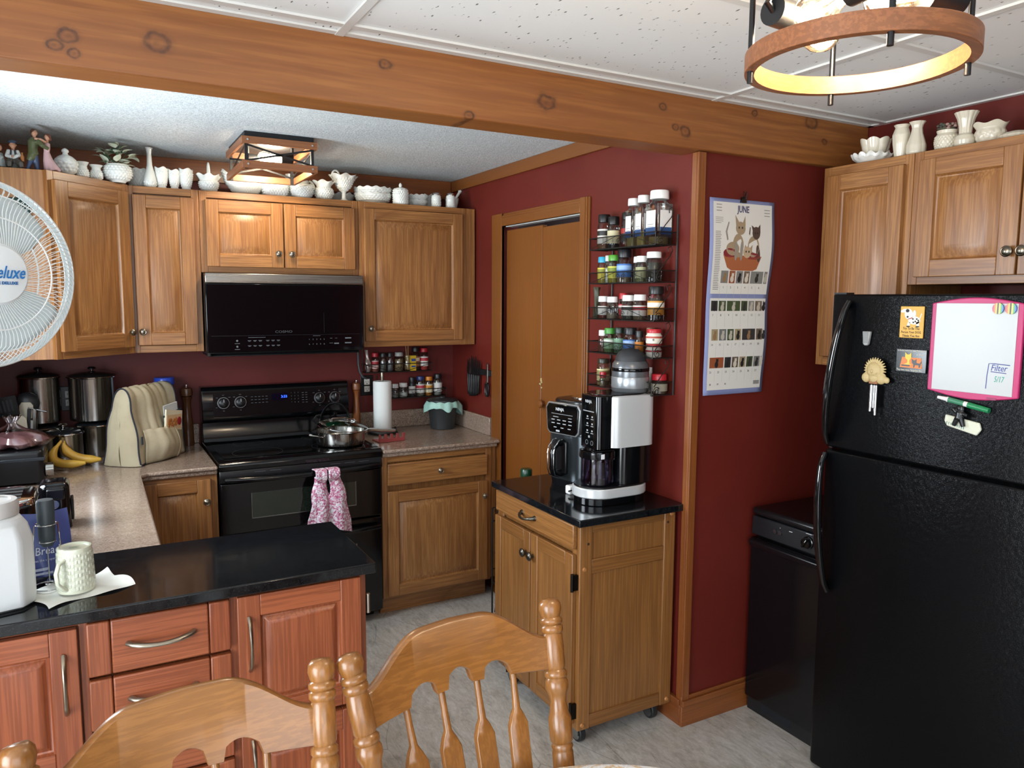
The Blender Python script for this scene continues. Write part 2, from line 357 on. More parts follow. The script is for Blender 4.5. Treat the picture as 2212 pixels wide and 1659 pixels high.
# crown boards, door casing, corner post, baseboards
t = MB().box(XL,XR-.016,-.016,-.001,ZK-.105,ZK-.001); struct('trim_1', t, TRIM['x'], bev=.002)
t = MB().box(XR-.016,XR-.001,-2.004,-.018,ZK-.062,ZK-.001); struct('trim_2', t, DOORW['y'], bev=.002)
def casing(mb, y0, y1, z0, z1, vert):                       # stepped casing profile on the x = XR face
    for a, d in ((0,.010),(.010,.016),(.022,.020)):
        if vert == 1: mb.box(XR-d,XR-.001,y0+a,y1,z0,z1)
        elif vert == -1: mb.box(XR-d,XR-.001,y0,y1-a,z0,z1)
        else: mb.box(XR-d,XR-.001,y0,y1,z0,z1-a)
t = MB(); casing(t,-.652,-.527,0,2.06,-1); casing(t,-1.438,-1.378,0,2.06,1); struct('trim_3', t, DOORW['z'], bev=.002)
t = MB(); casing(t,-1.378,-.652,1.995,2.06,0); struct('trim_4', t, DOORW['y'], bev=.002)
t = MB().box(XR-.012,XR+.022,YC-.012,YC-.001,.10,2.138).box(XR-.012,XR-.001,YC-.001,YC+.024,.10,2.138); struct('trim_5', t, TRIM['z'], bev=.002)
t = MB().box(XR-.014,XW-.001,YC-.014,YC-.001,0,.082).box(XR-.014,XW-.001,YC-.020,YC-.001,.082,.105).box(XR-.014,XW-.001,YC-.010,YC-.001,.105,.118)
struct('baseboard_end', t, TRIM['x'], bev=.002)
t = MB().box(XR-.014,XR-.001,YC,-1.44,0,.082).box(XR-.020,XR-.001,YC,-1.44,.082,.105); struct('baseboard_right', t, TRIM['y'], bev=.002)
# bifold closet door
d = MB().box(XR+.012,XR+.040,-1.012,-.655,.012,1.975).box(XR+.012,XR+.040,-1.374,-1.016,.012,1.965)
door = struct('door_1', d, DOORW['z'], bev=.003)
k = MB().lathe([(.004,0),(.010,.001),(.012,.012),(.019,.018),(.021,.026),(.017,.033),(.006,.035)], 20)
k.build('door_knob', DOORW['y'], door, loc=(XR+.013,-1.045,1.113), rot=(0,-PI/2,0))
k = MB()
for i in range(9): k.ball((0,.014*math.cos(i*2.4)*(i/9),.022*math.sin(i*2.4)*(i/9)-.004*i), .0045, n=8)
k.build('flower_sticker', P('#b9a878',.4), door, loc=(XR+.011,-1.017,1.232))
struct('trim_door_track', MB().box(XR+.006,XR+.045,-1.37,-.655,1.992,2.012), P('#c9cac6',.4), smooth=0)
# sink window in the left wall, beyond the frame of the photo: the daylight on the counter comes through it
win = struct('window_1', MB().box(XL-.09,XL-.03,-1.76,-1.71,1.1,2.02).box(XL-.09,XL-.03,-1.05,-1.0,1.1,2.02).box(XL-.09,XL-.03,-1.71,-1.05,1.1,1.15).box(XL-.09,XL-.03,-1.71,-1.05,1.97,2.02), WHITE, bev=.004)
win = struct('window_2', MB().box(-2.58,-2.52,-5.0,-4.93,0,2.1).box(-2.58,-2.52,-3.07,-3.0,0,2.1).box(-2.58,-2.52,-4.04,-3.96,0,2.1).box(-2.58,-2.52,-4.93,-3.07,2.03,2.1), WHITE, bev=.004)

# ---------------------------------------------------------------- cabinet kit: local x along the face, -y towards the viewer, z up
def knob(parent, x, y, z, r=.0155, m=None):
    k = MB().lathe([(.006,0),(.0065,.010),(r*.8,.013),(r,.017),(r,.021),(r*.8,.024),(r*.72,.0235),(r*.55,.026),(.002,.0275)], 22)
    return k.build('knob', m or NICKEL, parent, loc=(x,y,z), rot=(PI/2,0,0))
def raised(mb, x0, x1, z0, z1, y, st=.056, th=.02, flat=False, slope=.038):
    """frame-and-panel front whose face lies at local y; slot 0 upright grain, slot 1 cross grain"""
    mb.m = 0; mb.box(x0,x0+st,y,y+th,z0,z1); mb.box(x1-st,x1,y,y+th,z0,z1)
    mb.m = 1; mb.box(x0+st,x1-st,y,y+th,z1-st,z1); mb.box(x0+st,x1-st,y,y+th,z0,z0+st)
    mb.m = 0; a0, a1, c0, c1 = x0+st, x1-st, z0+st, z1-st
    def ring(i, d): return [(a0+i,y+d,c0+i),(a1-i,y+d,c0+i),(a1-i,y+d,c1-i),(a0+i,y+d,c1-i)]
    if flat: mb.rings([ring(0,.006),ring(.001,.0062)], True, False, True); return
    mb.rings([ring(0,.002),ring(.004,.011),ring(.008,.0125)], True, False, False)
    mb.rings([ring(.008,.0125),ring(.010,.0115)], True, False, False)
    rs = [ring(.010,.0115)]+[ring(.010+slope*f, .0115-.0108*(math.sin(f*PI/2))) for f in (.25,.5,.75,1)]
    mb.rings(rs, True, False, True)
def frame_box(mb, x0, x1, z0, z1, depth, fw=.032, ft=.02, rails=(), top=True):
    """carcass plus a face frame flush with y=-depth"""
    mb.m = 0; mb.box(x0,x1,-depth+ft,-.003,z0,z1)
    mb.box(x0,x0+fw,-depth,-depth+ft,z0,z1); mb.box(x1-fw,x1,-depth,-depth+ft,z0,z1)
    mb.m = 1; mb.box(x0+fw,x1-fw,-depth,-depth+ft,z1-fw,z1); mb.box(x0+fw,x1-fw,-depth,-depth+ft,z0,z0+fw)
    for z in rails: mb.box(x0+fw,x1-fw,-depth,-depth+ft,z-.014,z+.014)
    mb.m = 0
OV = [OAK['z'], OAK['x']]; CV = [CHERRY['z'], CHERRY['x']]
def door_part(par, x0, x1, z0, z1, y, mats=OV, **k):
    m = MB(); raised(m, x0, x1, z0, z1, y, **k); return m.build('door', mats, par, bev=.0022)
ZB, ZT, UD = 1.365, 2.115, .325
# wall cabinets on the back wall
def wall_cab(label, x0, x1, z0, z1, doors, loc=(0,0,0), rz=0, depth=UD, name='wall_cabinet', knobs=(), **k):
    c = thing(name, label, 'cabinet', (loc[0]+x0*math.cos(rz), loc[1]+x0*math.sin(rz), z0), rz, k.get('group'))
    m = MB(); frame_box(m, 0, x1-x0, 0, z1-z0, depth); m.build('cabinet_body', OV, c, bev=.0015)
    for i, (a, b, lo, hi) in enumerate(doors):
        d = door_part(c, a-x0, b-x0, lo-z0, hi-z0, -depth-.020)
        if i < len(knobs) and knobs[i]: knob(d, knobs[i][0]-x0, -depth-.020, knobs[i][1]-z0)
    return c
wall_cab('narrow oak wall cabinet with one door, left of the microwave', -.3066, -.002, ZB, ZT, [(-.282,-.027,ZB+.035,ZT-.04)], knobs=[(-.262,1.462)])
wall_cab('short oak wall cabinet with two doors directly above the microwave', 0, .760, 1.737, ZT, [(.025,.378,1.765,ZT-.04),(.384,.737,1.765,ZT-.04)], knobs=[(.350,1.832),(.414,1.832)])
c = wall_cab('wide single-door oak wall cabinet right of the microwave, above the paper towels', .762, 1.371, ZB, ZT, [(.787,1.345,ZB+.03,ZT-.035)], knobs=[(.813,1.462)])
MB().box(.610,.668,-UD+.004,-.3,0,ZT-ZB).build('filler_strip', OAK['z'], c, bev=.001)
# diagonal corner cabinet
c = thing('corner_wall_cabinet', 'diagonal oak corner wall cabinet with a tall door, behind the white fan', 'cabinet', (-.606,-.612,ZB))
m = MB(); H = ZT-ZB
m.prism([(.002,.002),(.298,.286),(.298,.606),(-.346,.606),(-.346,.002)], 0, H, 'z'); m.build('cabinet_body', OV, c, bev=.0015)
ang = math.atan2(.285,.2966); L = math.hypot(.285,.2966)
m = MB(); m.box(0,.03,-.019,.001,0,H); m.box(L-.03,L,-.019,.001,0,H); m.m = 1; m.box(.03,L-.03,-.019,.001,H-.032,H); m.box(.03,L-.03,-.019,.001,0,.032)
ff = m.build('face_frame', OV, c, rot=(0,0,ang), bev=.0015)
m = MB(); raised(m, .018, L-.018, .03, H-.035, -.04, st=.06); d = m.build('door', OV, c, rot=(0,0,ang), bev=.0022); knob(d, L-.045, -.04, .098)
# wall cabinets over the fridge, on the fridge wall (facing -x)
RX = XW-.002; dep = RX-1.9873
def fridge_cab(label, y0, y1, z0, z1, doors, knobs):
    c = thing('wall_cabinet', label, 'cabinet', (RX, y0, z0), -PI/2); m = MB(); frame_box(m, 0, y0-y1, 0, z1-z0, dep); m.build('cabinet_body', OV, c, bev=.0015)
    for (a, b, lo, hi), kn in zip(doors, knobs):
        d = door_part(c, y0-a, y0-b, lo-z0, hi-z0, -dep-.02)
        if kn: knob(d, y0-kn[0], -dep-.02, kn[1]-z0, .017)
fridge_cab('tall oak wall cabinet at the far end of the fridge wall, beside the calendar', -2.185, -2.545, ZB+.01, ZT, [(-2.215,-2.520,ZB+.045,ZT-.035)], [None])
fridge_cab('low oak wall cabinet directly over the fridge, holding the cream pottery', -2.547, -3.26, 1.675, ZT, [(-2.577,-2.902,1.70,ZT-.03),(-2.908,-3.235,1.70,ZT-.03)], [(-2.884,1.770),(-2.926,1.770)])

# ---------------------------------------------------------------- base cabinets
def base_cab(name, label, loc, rz, w, h, depth, toe, mats, fronts, cat='cabinet', fw=.03, toe_in=.06):
    """fronts: ('door', x0, x1, z0, z1, knob) or ('drawer', ...)"""
    c = thing(name, label, cat, loc, rz)
    m = MB(); frame_box(m, 0, w, toe, h, depth, fw); m.m = 1; m.box(.002,w-.002,-depth+toe_in,-depth+toe_in+.015,.0,toe+.002); m.build('cabinet_body', mats, c, bev=.0015)
    return c
c = base_cab('base_cabinet', 'oak base cabinet with a drawer and door, right of the black stove', (.768,0,0), 0, .612, CT-.04, .62, .098, OV, [])
m = MB(); m.m = 1; m.box(.025,.583,-.64,-.62,.686,.797); d = m.build('drawer', OV, c, bev=.005); knob(d, .305, -.64, .742)
d = door_part(c, .025, .583, .112, .655, -.64); knob(d, .562, -.64, .577)
m = MB().box(.612,XR-.768-.022,-.60,-.585,.10,CT-.04).build('filler_strip', OAK['z'], c)
c = base_cab('base_cabinet', 'small oak base cabinet with one door, left of the black stove', (-.330,0,0), 0, .326, CT-.04, .62, .098, OV, [])
d = door_part(c, .022, .296, .112, .815, -.64); knob(d, .276, -.64, .716)
c = base_cab('sink_base_cabinet', 'oak base cabinet run under the left counter, mostly hidden behind the peninsula', (XL+.003,-1.70,0), PI/2, 1.04, CT-.04, .62, .098, OV, [])
for i in range(2): door_part(c, .03+i*.5, .51+i*.5, .112, .815, -.64)
# laminate counters with ogee edge
def edge_counter(mb, pts, inner):
    """slab with a stepped front; inner gives the offset points of the lower step"""
    mb.prism(pts, CT-.018, CT, 'z'); mb.prism(inner, CT-.038, CT-.018, 'z')
c = MB(); y0 = -.655
edge_counter(c, [(XL+.004,-.003),(-.004,-.003),(-.004,y0),(-.285,y0),(-.312,y0-.03),(-.312,-1.722),(XL+.004,-1.722)],
                [(XL+.004,-.003),(-.004,-.003),(-.004,y0+.014),(-.293,y0+.014),(-.326,y0-.02),(-.326,-1.722),(XL+.004,-1.722)])
cl = c.build('laminate_countertop', LAMINATE, bev=.007, segs=3); tag(cl, 'speckled brown laminate countertop turning the corner left of the stove', 'countertop')
MB().box(XL+.005,-.004,-.022,-.003,CT,CT+.1).build('backsplash', LAMINATE, cl, bev=.004)
c = MB(); edge_counter(c, [(.766,-.003),(XR-.003,-.003),(XR-.003,-.618),(XR-.024,y0),(.766,y0)], [(.766,-.003),(XR-.003,-.003),(XR-.003,-.60),(XR-.034,y0+.014),(.766,y0+.014)])
cr = c.build('laminate_countertop', LAMINATE, bev=.007, segs=3); tag(cr, 'speckled brown laminate countertop under the paper towels, right of the stove', 'countertop')
b = MB().box(.768,XR-.024,-.022,-.003,CT,CT+.1).box(XR-.022,XR-.003,-.525,-.003,CT,CT+.1); b.build('backsplash', LAMINATE, cr, bev=.004)

# cherry peninsula facing the dining side
PX0, PX1, PY = -.95, .185, -2.152
c = thing('peninsula_cabinet', 'cherry-stained peninsula cabinet with doors and drawers under black granite', 'cabinet', (PX0,PY,0))
def X(x): return x-PX0
ph = CT-.03
m = MB(); m.m = 0; m.box(0,X(PX1),.02,.415,.09,ph); m.m = 1; m.box(.01,X(PX1)-.01,.06,.075,0,.09)
m.m = 0
for a, b in ((0,.03),(X(-.53),X(-.512)),(X(-.186),X(-.166)),(X(.163),X(PX1))): m.box(a,b,0,.02,.09,ph)
m.m = 1
for z0, z1 in ((ph-.012,ph),(.09,.11)): m.box(.03,X(.163),.001,.02,z0,z1)
m.build('cabinet_body', CV, c, bev=.0015)
def bow_handle(par, x, y, z, ln, horiz, drop=.0):
    pts, rad = [], []
    for i in range(13):
        t = i/12; u = (t-.5)*ln; out = .030*math.sin(PI*t)**.55; pts.append((x+u, y-out, z-drop*math.sin(PI*t)) if horiz else (x, y-out, z+u)); rad.append(.0055+.0018*abs(math.cos(PI*t)))
    return MB().tube(pts, rad, 10, fl=.7).build('handle', PEWTER_HI, par)
PEWTER_HI = P('#a59c8c', .28, 1)
def cherry_door(x0, x1, z0, z1, hx, hz):
    m = MB(); raised(m, X(x0), X(x1), z0, z1, -.02, st=.058, slope=.02); d = m.build('door', CV, c, bev=.002); bow_handle(d, X(hx), -.02, hz, .145, False); return d
cherry_door(-.90, -.533, .47, ph-.012, -.562, .697); cherry_door(-.168, .165, .47, ph-.006, -.139, .705)
cherry_door(-.90, -.533, .112, .455, -.562, .36); cherry_door(-.168, .165, .112, .455, -.139, .36)
for z0, z1 in ((.700,ph-.006),(.562,.690),(.405,.552),(.255,.395),(.112,.245)):
    m = MB(); m.m = 1; m.box(X(-.462),X(-.239),-.02,0,z0,z1); m.m = 0; m.box(X(-.514),X(-.4635),-.02,0,z0,z1); m.box(X(-.2375),X(-.186),-.02,0,z0,z1)
    d = m.build('drawer', CV, c, bev=.004); bow_handle(d, X(-.35), -.02, (z0+z1)/2+.004, .155, True, .006)
h = MB().cyl((0,0,-.025),(0,0,.025),.0045,n=12).cyl((0,0,-.028),(0,0,-.025),.0055,n=12).cyl((0,0,.025),(0,0,.028),.0055,n=12); h.build('hinge', P('#b9b3a5',.3,1), c, loc=(X(PX1)+.0055,-.006,.75))
pc = MB().prism([(PX0-.003,-1.722),(.208,-1.722),(.208,-2.184),(PX0-.003,-2.184)], CT-.028, CT+.002, 'z').build('granite_countertop', GRANITE, bev=.004)
tag(pc, 'polished black granite countertop on the cherry peninsula', 'countertop')
# ---------------------------------------------------------------- range
INK = P('#c3c6c8', .5); INKD = P('#6f7478', .5)
st = thing('kitchen_range', 'black freestanding double-oven electric range with a pan on its glass top', 'stove', (.002,0,0))
sw = .758; FY = -.64
m = MB().box(0,sw,FY+.03,-.012,.04,.845).box(.02,sw-.02,FY+.09,-.02,.0,.04); m.build('range_body', BLK, st, bev=.004)
m = MB().prism([(-.012,.845),(-.10,.845),(FY-.012,.845),(FY-.014,.868),(FY-.004,.880),(FY+.010,.884),(-.10,.884),(-.012,.884)], -.001, sw+.001, 'x'); m.build('cooktop_frame', BLK, st, bev=.003)
m = MB().box(.030,sw-.030,-.60,-.125,.884,.8862); ct = m.build('glass_cooktop', P('#050607',.05), st, bev=.001)
for x, y, r in ((.2,-.47,.115),(.2,-.22,.075),(.56,-.47,.10),(.56,-.22,.09)):
    q = r; m = MB(); m.rings([[(x+k*math.cos(2*PI*i/40),y+k*math.sin(2*PI*i/40),.8864) for i in range(40)] for k in (q-.0012,q)], True, False, False)
    m.build('burner_ring', P('#3b3e42',.35), ct)
# backguard: lower recess, then leaning console
m = MB().prism([(-.012,.884),(-.115,.884),(-.100,.905),(-.090,.985),(-.112,.992),(-.118,1.005),(-.098,1.145),(-.085,1.166),(-.012,1.166)], 0, sw, 'x'); m.build('backguard', BLK, st, bev=.004)
def cons(x, z, out=0): f = (z-1.005)/.14; return (x, -.118+.020*f-out, z)
tl = math.atan2(.020,.14)
m = MB()
a = [cons(.055,1.012,.001),cons(sw-.055,1.012,.001),cons(sw-.055,1.135,.001),cons(.055,1.135,.001)]; m.quad(*a)
m.build('control_panel', P('#0d0d0e',.1), st)
for kx in (.104,.187,.596,.680):
    p = cons(kx,1.083,.001); k = MB().lathe([(.0275,0),(.0275,.003),(.023,.004),(.021,.018),(.018,.020),(.002,.0205)], 28)
    ko = k.build('control_knob', BLKS, st, loc=p, rot=(PI/2-tl,0,0))
    MB().box(-.0012,.0012,.002,.018,.0204,.0212).build('pointer', INK, ko)
    r = MB(); r.rings([[(q*math.cos(2*PI*i/36),q*math.sin(2*PI*i/36),.0006) for i in range(36)] for q in (.0275,.0292)], True, False, False); r.build('dial_ring', P('#8d9093',.3,1), ko)
m = MB()
for kx in (.104,.187,.596,.680):
    for ax, az, w in ((0,.040,.010),(-.030,.028,.010),(.030,.028,.010),(-.034,-.022,.009),(0,-.040,.008)):
        p = cons(kx+ax,1.083+az,.0016); m.quad((p[0]-w/2,p[1],p[2]-.0012),(p[0]+w/2,p[1],p[2]-.0012),(p[0]+w/2,p[1],p[2]+.0012),(p[0]-w/2,p[1],p[2]+.0012))
for bx, n, rows in ((.245,5,(1.107,1.092,1.076)),(.508,2,(1.115,1.103,1.09,1.078,1.064))):
    for z in rows:
        for i in range(n): p = cons(bx+i*.0185,z,.0016); m.quad((p[0]-.0055,p[1],p[2]-.0012),(p[0]+.0055,p[1],p[2]-.0012),(p[0]+.0055,p[1],p[2]+.0012),(p[0]-.0055,p[1],p[2]+.0012))
for i in range(3):
    for j in range(4): p = cons(.447+i*.018,1.117-j*.0165,.0016); m.text('123456789*0#'[j*3+i], .009, Matrix.Translation(p) @ Matrix.Rotation(PI/2-tl,4,'X'))
m.build('panel_marking', P('#565b60',.5), st)
p = cons(.388,1.100,.0012); MB().box(-.045,.040,-.0006,0,-.018,.018).build('display', P('#05061a',.08), st, loc=p, rot=(-tl,0,0))
p = cons(.409,1.100,.0022); MB().text('3:33', .019, Matrix.Rotation(PI/2-tl,4,'X')).build('display_digits', P('#2a55ff',.4,0,0,2.2), st, loc=p)
MB().box(.25,.34,-.1115,-.1105,.9945,.9975).build('panel_trim', PEWTER, st)
# oven doors
def oven_door(z0, z1, win):
    y = FY-.006; m = MB().box(.003,sw-.003,y,FY+.029,z0,z1); d = m.build('oven_door', BLK, st, bev=.005, label=None)
    if win:
        m = MB().box(.137,.622,y-.002,y-.0002,win[0],win[1]); m.build('oven_window', P('#1c241e',.06,0,.5), d, bev=.001)
        m = MB()
        for a in ((.134,.137,win[0]-.003,win[1]),(.622,.625,win[0]-.003,win[1]),(.134,.625,win[0]-.004,win[0])): m.box(a[0],a[1],y-.0022,y-.0001,a[2],a[3])
        m.build('window_trim', P('#8e9392',.3,1), d)
    return d
d1 = oven_door(.548,.785,(.617,.733)); d2 = oven_door(.060,.540,(.16,.42))
for d, z in ((d1,.808),(d2,.500)):
    m = MB(); pts = [(.02+ (sw-.04)*i/16, FY-.03-.022*math.sin(PI*i/16)**.6, z-.006*math.sin(PI*i/16)) for i in range(17)]; m.tube(pts, .0125, 10, fl=.85); m.build('oven_handle', BLK, d)
m = MB().prism([(FY+.03,.79),(FY-.012,.79),(FY-.016,.803),(FY-.005,.845),(FY+.03,.845)], 0, sw, 'x'); m.build('vent_trim', BLKS, st, bev=.003)
for x in (.15,.22,.5,.57,.64): MB().box(x,x+.05,FY-.0095,FY-.0085,.829,.8305).build('vent_slot', P('#54585c',.3), st)
# ---------------------------------------------------------------- over-the-range microwave
mw = thing('microwave_oven', 'black over-the-range microwave with a steel top strip, under the short oak cabinet', 'microwave', (.003,0,1.347))
MB().box(0,.756,-.375,-.004,.006,.388).build('microwave_body', BLKS, mw, bev=.003)
MB().box(.0,.756,-.400,-.376,.012,.338).build('glass_front', P('#050608',.06), mw, bev=.004)
MB().box(.0,.756,-.403,-.376,.339,.386).build('vent_trim', STEELX, mw, bev=.004)
MB().box(.0,.012,-.398,-.377,-.002,.34).build('side_trim', P('#3a3a38',.3,1), mw)
MB().prism([(-.37,.006),(-.385,-.004),(-.30,-.012),(-.06,-.012),(-.02,.006)], .02, .736, 'x').build('underside_grille', BLKM, mw, bev=.002)
m = MB().text('COSMO', .0165, MT(.352,-.4006,.108), fit=.082); m.build('brand_lettering', P('#43474c',.4), mw)
MB().box(.02,.736,-.4005,-.4,.0915,.0925).box(.55,.551,-.4005,-.4,.10,.2).build('panel_line', P('#22262b',.3), mw)
m = MB()
for r, z in ((0,.068),(1,.044)):
    for i in range(5): m.text('1234567890'[r*5+i], .010, MT(.475+i*.0185,-.4006,z), ext=.0002)
for z, xs in ((.068,(.19,.215,.24,.275,.30,.325)),(.044,(.19,.215,.24,.275,.30,.325))):
    for x in xs: m.box(x-.008,x+.008,-.4005,-.4,z-.001,z+.001); m.box(x-.005,x+.005,-.4005,-.4,z-.0045,z-.003)
for x, z, w in ((.585,.072,.012),(.61,.072,.012),(.585,.048,.018),(.512,.086,.036),(.225,.083,.08)): m.box(x-w/2,x+w/2,-.4005,-.4,z-.0008,z+.0008)
for x, z, w in ((.612,.046,.024),(.672,.072,.032),(.672,.048,.034)): m.box(x-w/2,x+w/2,-.4005,-.4,z-.003,z+.003)
for z in (.068,.04): m.ball((.134,-.4,z), .005, sy=.1, n=10); m.box(.122,.146,-.4005,-.4,z-.014,z-.012)
m.build('panel_marking', P('#62676c',.5), mw)
m = MB().tube([(x-.003,y,z-1.347) for x,y,z in [(.846,-.012,1.36),(.845,-.02,1.30),(.845,-.022,1.25),(.852,-.024,1.205),(.868,-.03,1.175),(.893,-.014,1.165)]], .006, 10); m.build('power_cord', P('#4a4d50',.5), mw)
# ---------------------------------------------------------------- refrigerator
FX, FYL, FYR = 1.6574, -2.503, -3.26
f = thing('refrigerator', 'black textured top-freezer refrigerator covered with magnets', 'refrigerator', (FX,FYL,0), -PI/2)
fw = FYL-FYR; fd = 2.27-FX
MB().box(.004,fw-.004,.075,fd,.03,1.635).box(.02,fw-.02,.06,fd-.05,0,.03).build('fridge_body', LEATHER, f, bev=.006)
def fdoor(name, z0, z1):
    m = MB(); m.prism([(.001,.07),(.001,.020),(.006,.006),(.018,0),(fw-.018,0),(fw-.006,.006),(fw-.001,.020),(fw-.001,.07)], z0, z1, 'z'); return m.build(name, LEATHER, f, bev=.006)
top = fdoor('freezer_door', 1.138, 1.640); bot = fdoor('fridge_door', .018, 1.128)
MB().box(.004,.05,.012,.05,1.640,1.6455).box(.0,.012,.03,.05,1.13,1.136).build('hinge_cap', BLKM, f)
def grip(par, pts, rad):
    MB().tube(pts, rad, 12, fl=1.7).build('handle', P('#0a0b0c',.1,0,.6), par)
grip(top, [(.040+.045*math.sin(t*.9)*(t>0)*(.2+.8*t)-.022*(1-t), -.006-.032*math.sin(PI*min(1,t*1.0))**.5, 1.155+t*.462) for t in [i/16 for i in range(17)]], [.009+.004*math.sin(PI*i/16) for i in range(17)])
grip(bot, [(.012+.035*t**1.5, -.006-.034*math.sin(PI*(1-t))**.5, 1.115-t*.46) for t in [i/16 for i in range(17)]], [.010+.003*math.sin(PI*i/16) for i in range(17)])
# ---------------------------------------------------------------- trash compactor between the end wall and the fridge
tc = thing('trash_compactor', 'black built-in trash compactor between the red end wall and the refrigerator', 'trash compactor', (1.746,-2.122,0), -PI/2)
tw, td = .372, .545
MB().box(0,tw,.035,td,.04,.80).box(.004,tw-.004,.012,td,.0,.055).build('compactor_body', BLKM, tc, bev=.003)
MB().box(0,tw,-.002,td,.795,.826).build('top_panel', P('#0d0e10',.3), tc, bev=.012)
cp = MB().prism([(.03,.718),(0,.718),(.004,.792),(.03,.792)], .001, tw-.001, 'x').build('control_panel', P('#17191c',.35), tc, bev=.004)
dr = MB().box(.001,tw-.001,.0,.034,.058,.706).build('drawer_front', P('#090a0d',.16), tc, bev=.003)
MB().prism([(.02,.665),(-.012,.672),(-.020,.695),(-.006,.704),(.02,.704)], .004, tw-.004, 'x').build('pull_bar', BLKS, dr, bev=.004)
MB().text('KENMORE', .016, MT(.062,.0025,.744), fit=.046).build('brand_lettering', P('#d2d4d6',.4), cp)
for x in (.118,.141): MB().cyl((x,.003,.757),(x,-.003,.757),.008,n=18).build('button', P('#7b7f82',.3,1), cp)
m = MB().lathe([(.023,0),(.022,.006),(.019,.008),(.018,.020),(.002,.021)], 28).box(-.003,.003,-.018,.018,.018,.027); k = m.build('dial', BLK, cp, loc=(.268,.003,.757), rot=(PI/2,.6,0))
MB().box(-.001,.001,.006,.018,.0272,.0278).build('pointer', INK, k)
m = MB().box(.18,.195,.0022,.0032,.773,.775).box(.255,.28,.0022,.0032,.787,.789).ball((.138,.003,.775),.0015,n=8); m.build('panel_marking', INK, cp)
m = MB()
for i in range(10): m.box(.08,.22,.0105,.013,.018+i*.0034,.0196+i*.0034)
m.build('vent_slot', P('#23272d',.4), tc)
# ---------------------------------------------------------------- rolling kitchen cart
ca = thing('kitchen_cart', 'brown wooden rolling kitchen cart holding the air fryer and frozen dessert maker', 'cart', (.990,-2.055,0))
CW, CD, C0, C1 = .430, .612, .075, .838         # along x, along y, bottom, top
KZ = [CARTW['z'], CARTW['y'], CARTW['x']]
m = MB(); m.box(.012,CW,.010,CD,C0+.02,C1)
for x in (.0,CW-.052):
    for y in (0,CD-.05): m.box(x,x+.052,y,y+.05,C0,C1)
m.m = 2
for z0, z1 in ((C1-.035,C1),(.652,.705),(C0,C0+.05)): m.box(.052,CW-.052,.0025,.03,z0,z1)
m.m = 1; m.box(.001,.02,.05,CD-.05,.733,.745); m.box(.001,.02,.05,CD-.05,C0,C0+.02)
cb = m.build('cart_body', KZ, ca, bev=.003)
for x, z in ((.020,.675),(CW-.02,C1-.012),(.02,C0+.02),(CW-.02,C0+.02)): MB().cyl((x,0,z),(x,-.0045,z),.0085,.006,16).build('screw_cap', P('#a8713f',.4), ca)
for x, z in ((.035,.765),(CW-.036,.795)): MB().cyl((x,.001,z),(x,-.0006,z),.005,n=12).build('peg_hole', P('#2b1a0e',.8), ca)
# front on local -x side: drawer and two doors
def side_front(x):                                          # a matrix that maps the cabinet kit onto the cart's -x side
    return (-x, )
dr = MB(); dr.m = 1; dr.box(-.018,.0,.018,CD-.012,.748,C1-.004); dr = dr.build('drawer', KZ, ca, bev=.004)
pts = [(-.018-.030*math.sin(PI*i/12)**.5, .330+(-.5+i/12)*.098, .792-.008*math.sin(PI*i/12)) for i in range(13)]
MB().tube(pts, [.0075-.003*math.sin(PI*i/12) for i in range(13)], 10).cyl((-.018,.281,.792),(-.024,.281,.792),.011,.009).cyl((-.018,.379,.792),(-.024,.379,.792),.011,.009).build('handle', PEWTER, dr)
def cart_door(y0, y1, ky):
    m = MB(); raised(m, 0, y1-y0, 0, .63, 0, st=.05, th=.018, flat=True)
    d = m.build('door', [CARTW['z'],CARTW['x']], ca, loc=(-.018,y1,C0+.022), rot=(0,0,-PI/2), bev=.003)
    kb = knob(d, y1-ky, 0, .545, .017, PEWTER); return d
da = cart_door(.318, CD-.006, .345); db = cart_door(.020, .312, .292)
for z in (.628,.150):
    MB().cyl((-.022,.014,z-.032),(-.022,.014,z+.032),.006,n=12).box(-.019,.0,.008,.016,z-.028,z+.028).build('hinge', P('#2c2926',.4,1), db, loc=(.0,0,0)).matrix_parent_inverse = Matrix.LocRotScale((-.018,.312,C0+.022), Matrix.Rotation(-PI/2,3,'Z').to_quaternion(), (1,1,1)).inverted()
MB().box(-.024,.445,-.030,.628,C1,C1+.027).build('granite_top', GRANITE, ca, bev=.003)
for x, y in ((.045,.06),(CW-.05,.06),(.045,CD-.06),(CW-.05,CD-.06)):
    m = MB().cyl((x-.012,y,.034),(x+.012,y,.034),.034,n=28); wh = m.build('caster_wheel', P('#1c1d1f',.5), ca, bev=.003)
    m = MB().cyl((x-.0135,y,.034),(x-.0122,y,.034),.026,.024,24).cyl((x+.0122,y,.034),(x+.0135,y,.034),.024,.026,24).prism([(y-.022,.030),(y+.012,.030),(y+.022,.0745),(y-.022,.0745)], x-.017, x-.0145,'x').prism([(y-.022,.030),(y+.012,.030),(y+.022,.0745),(y-.022,.0745)], x+.0145, x+.017,'x').box(x-.02,x+.02,y-.024,y+.024,.070,.0748)
    m.build('wheel_fork', P('#9fa3a4',.25,1), wh)
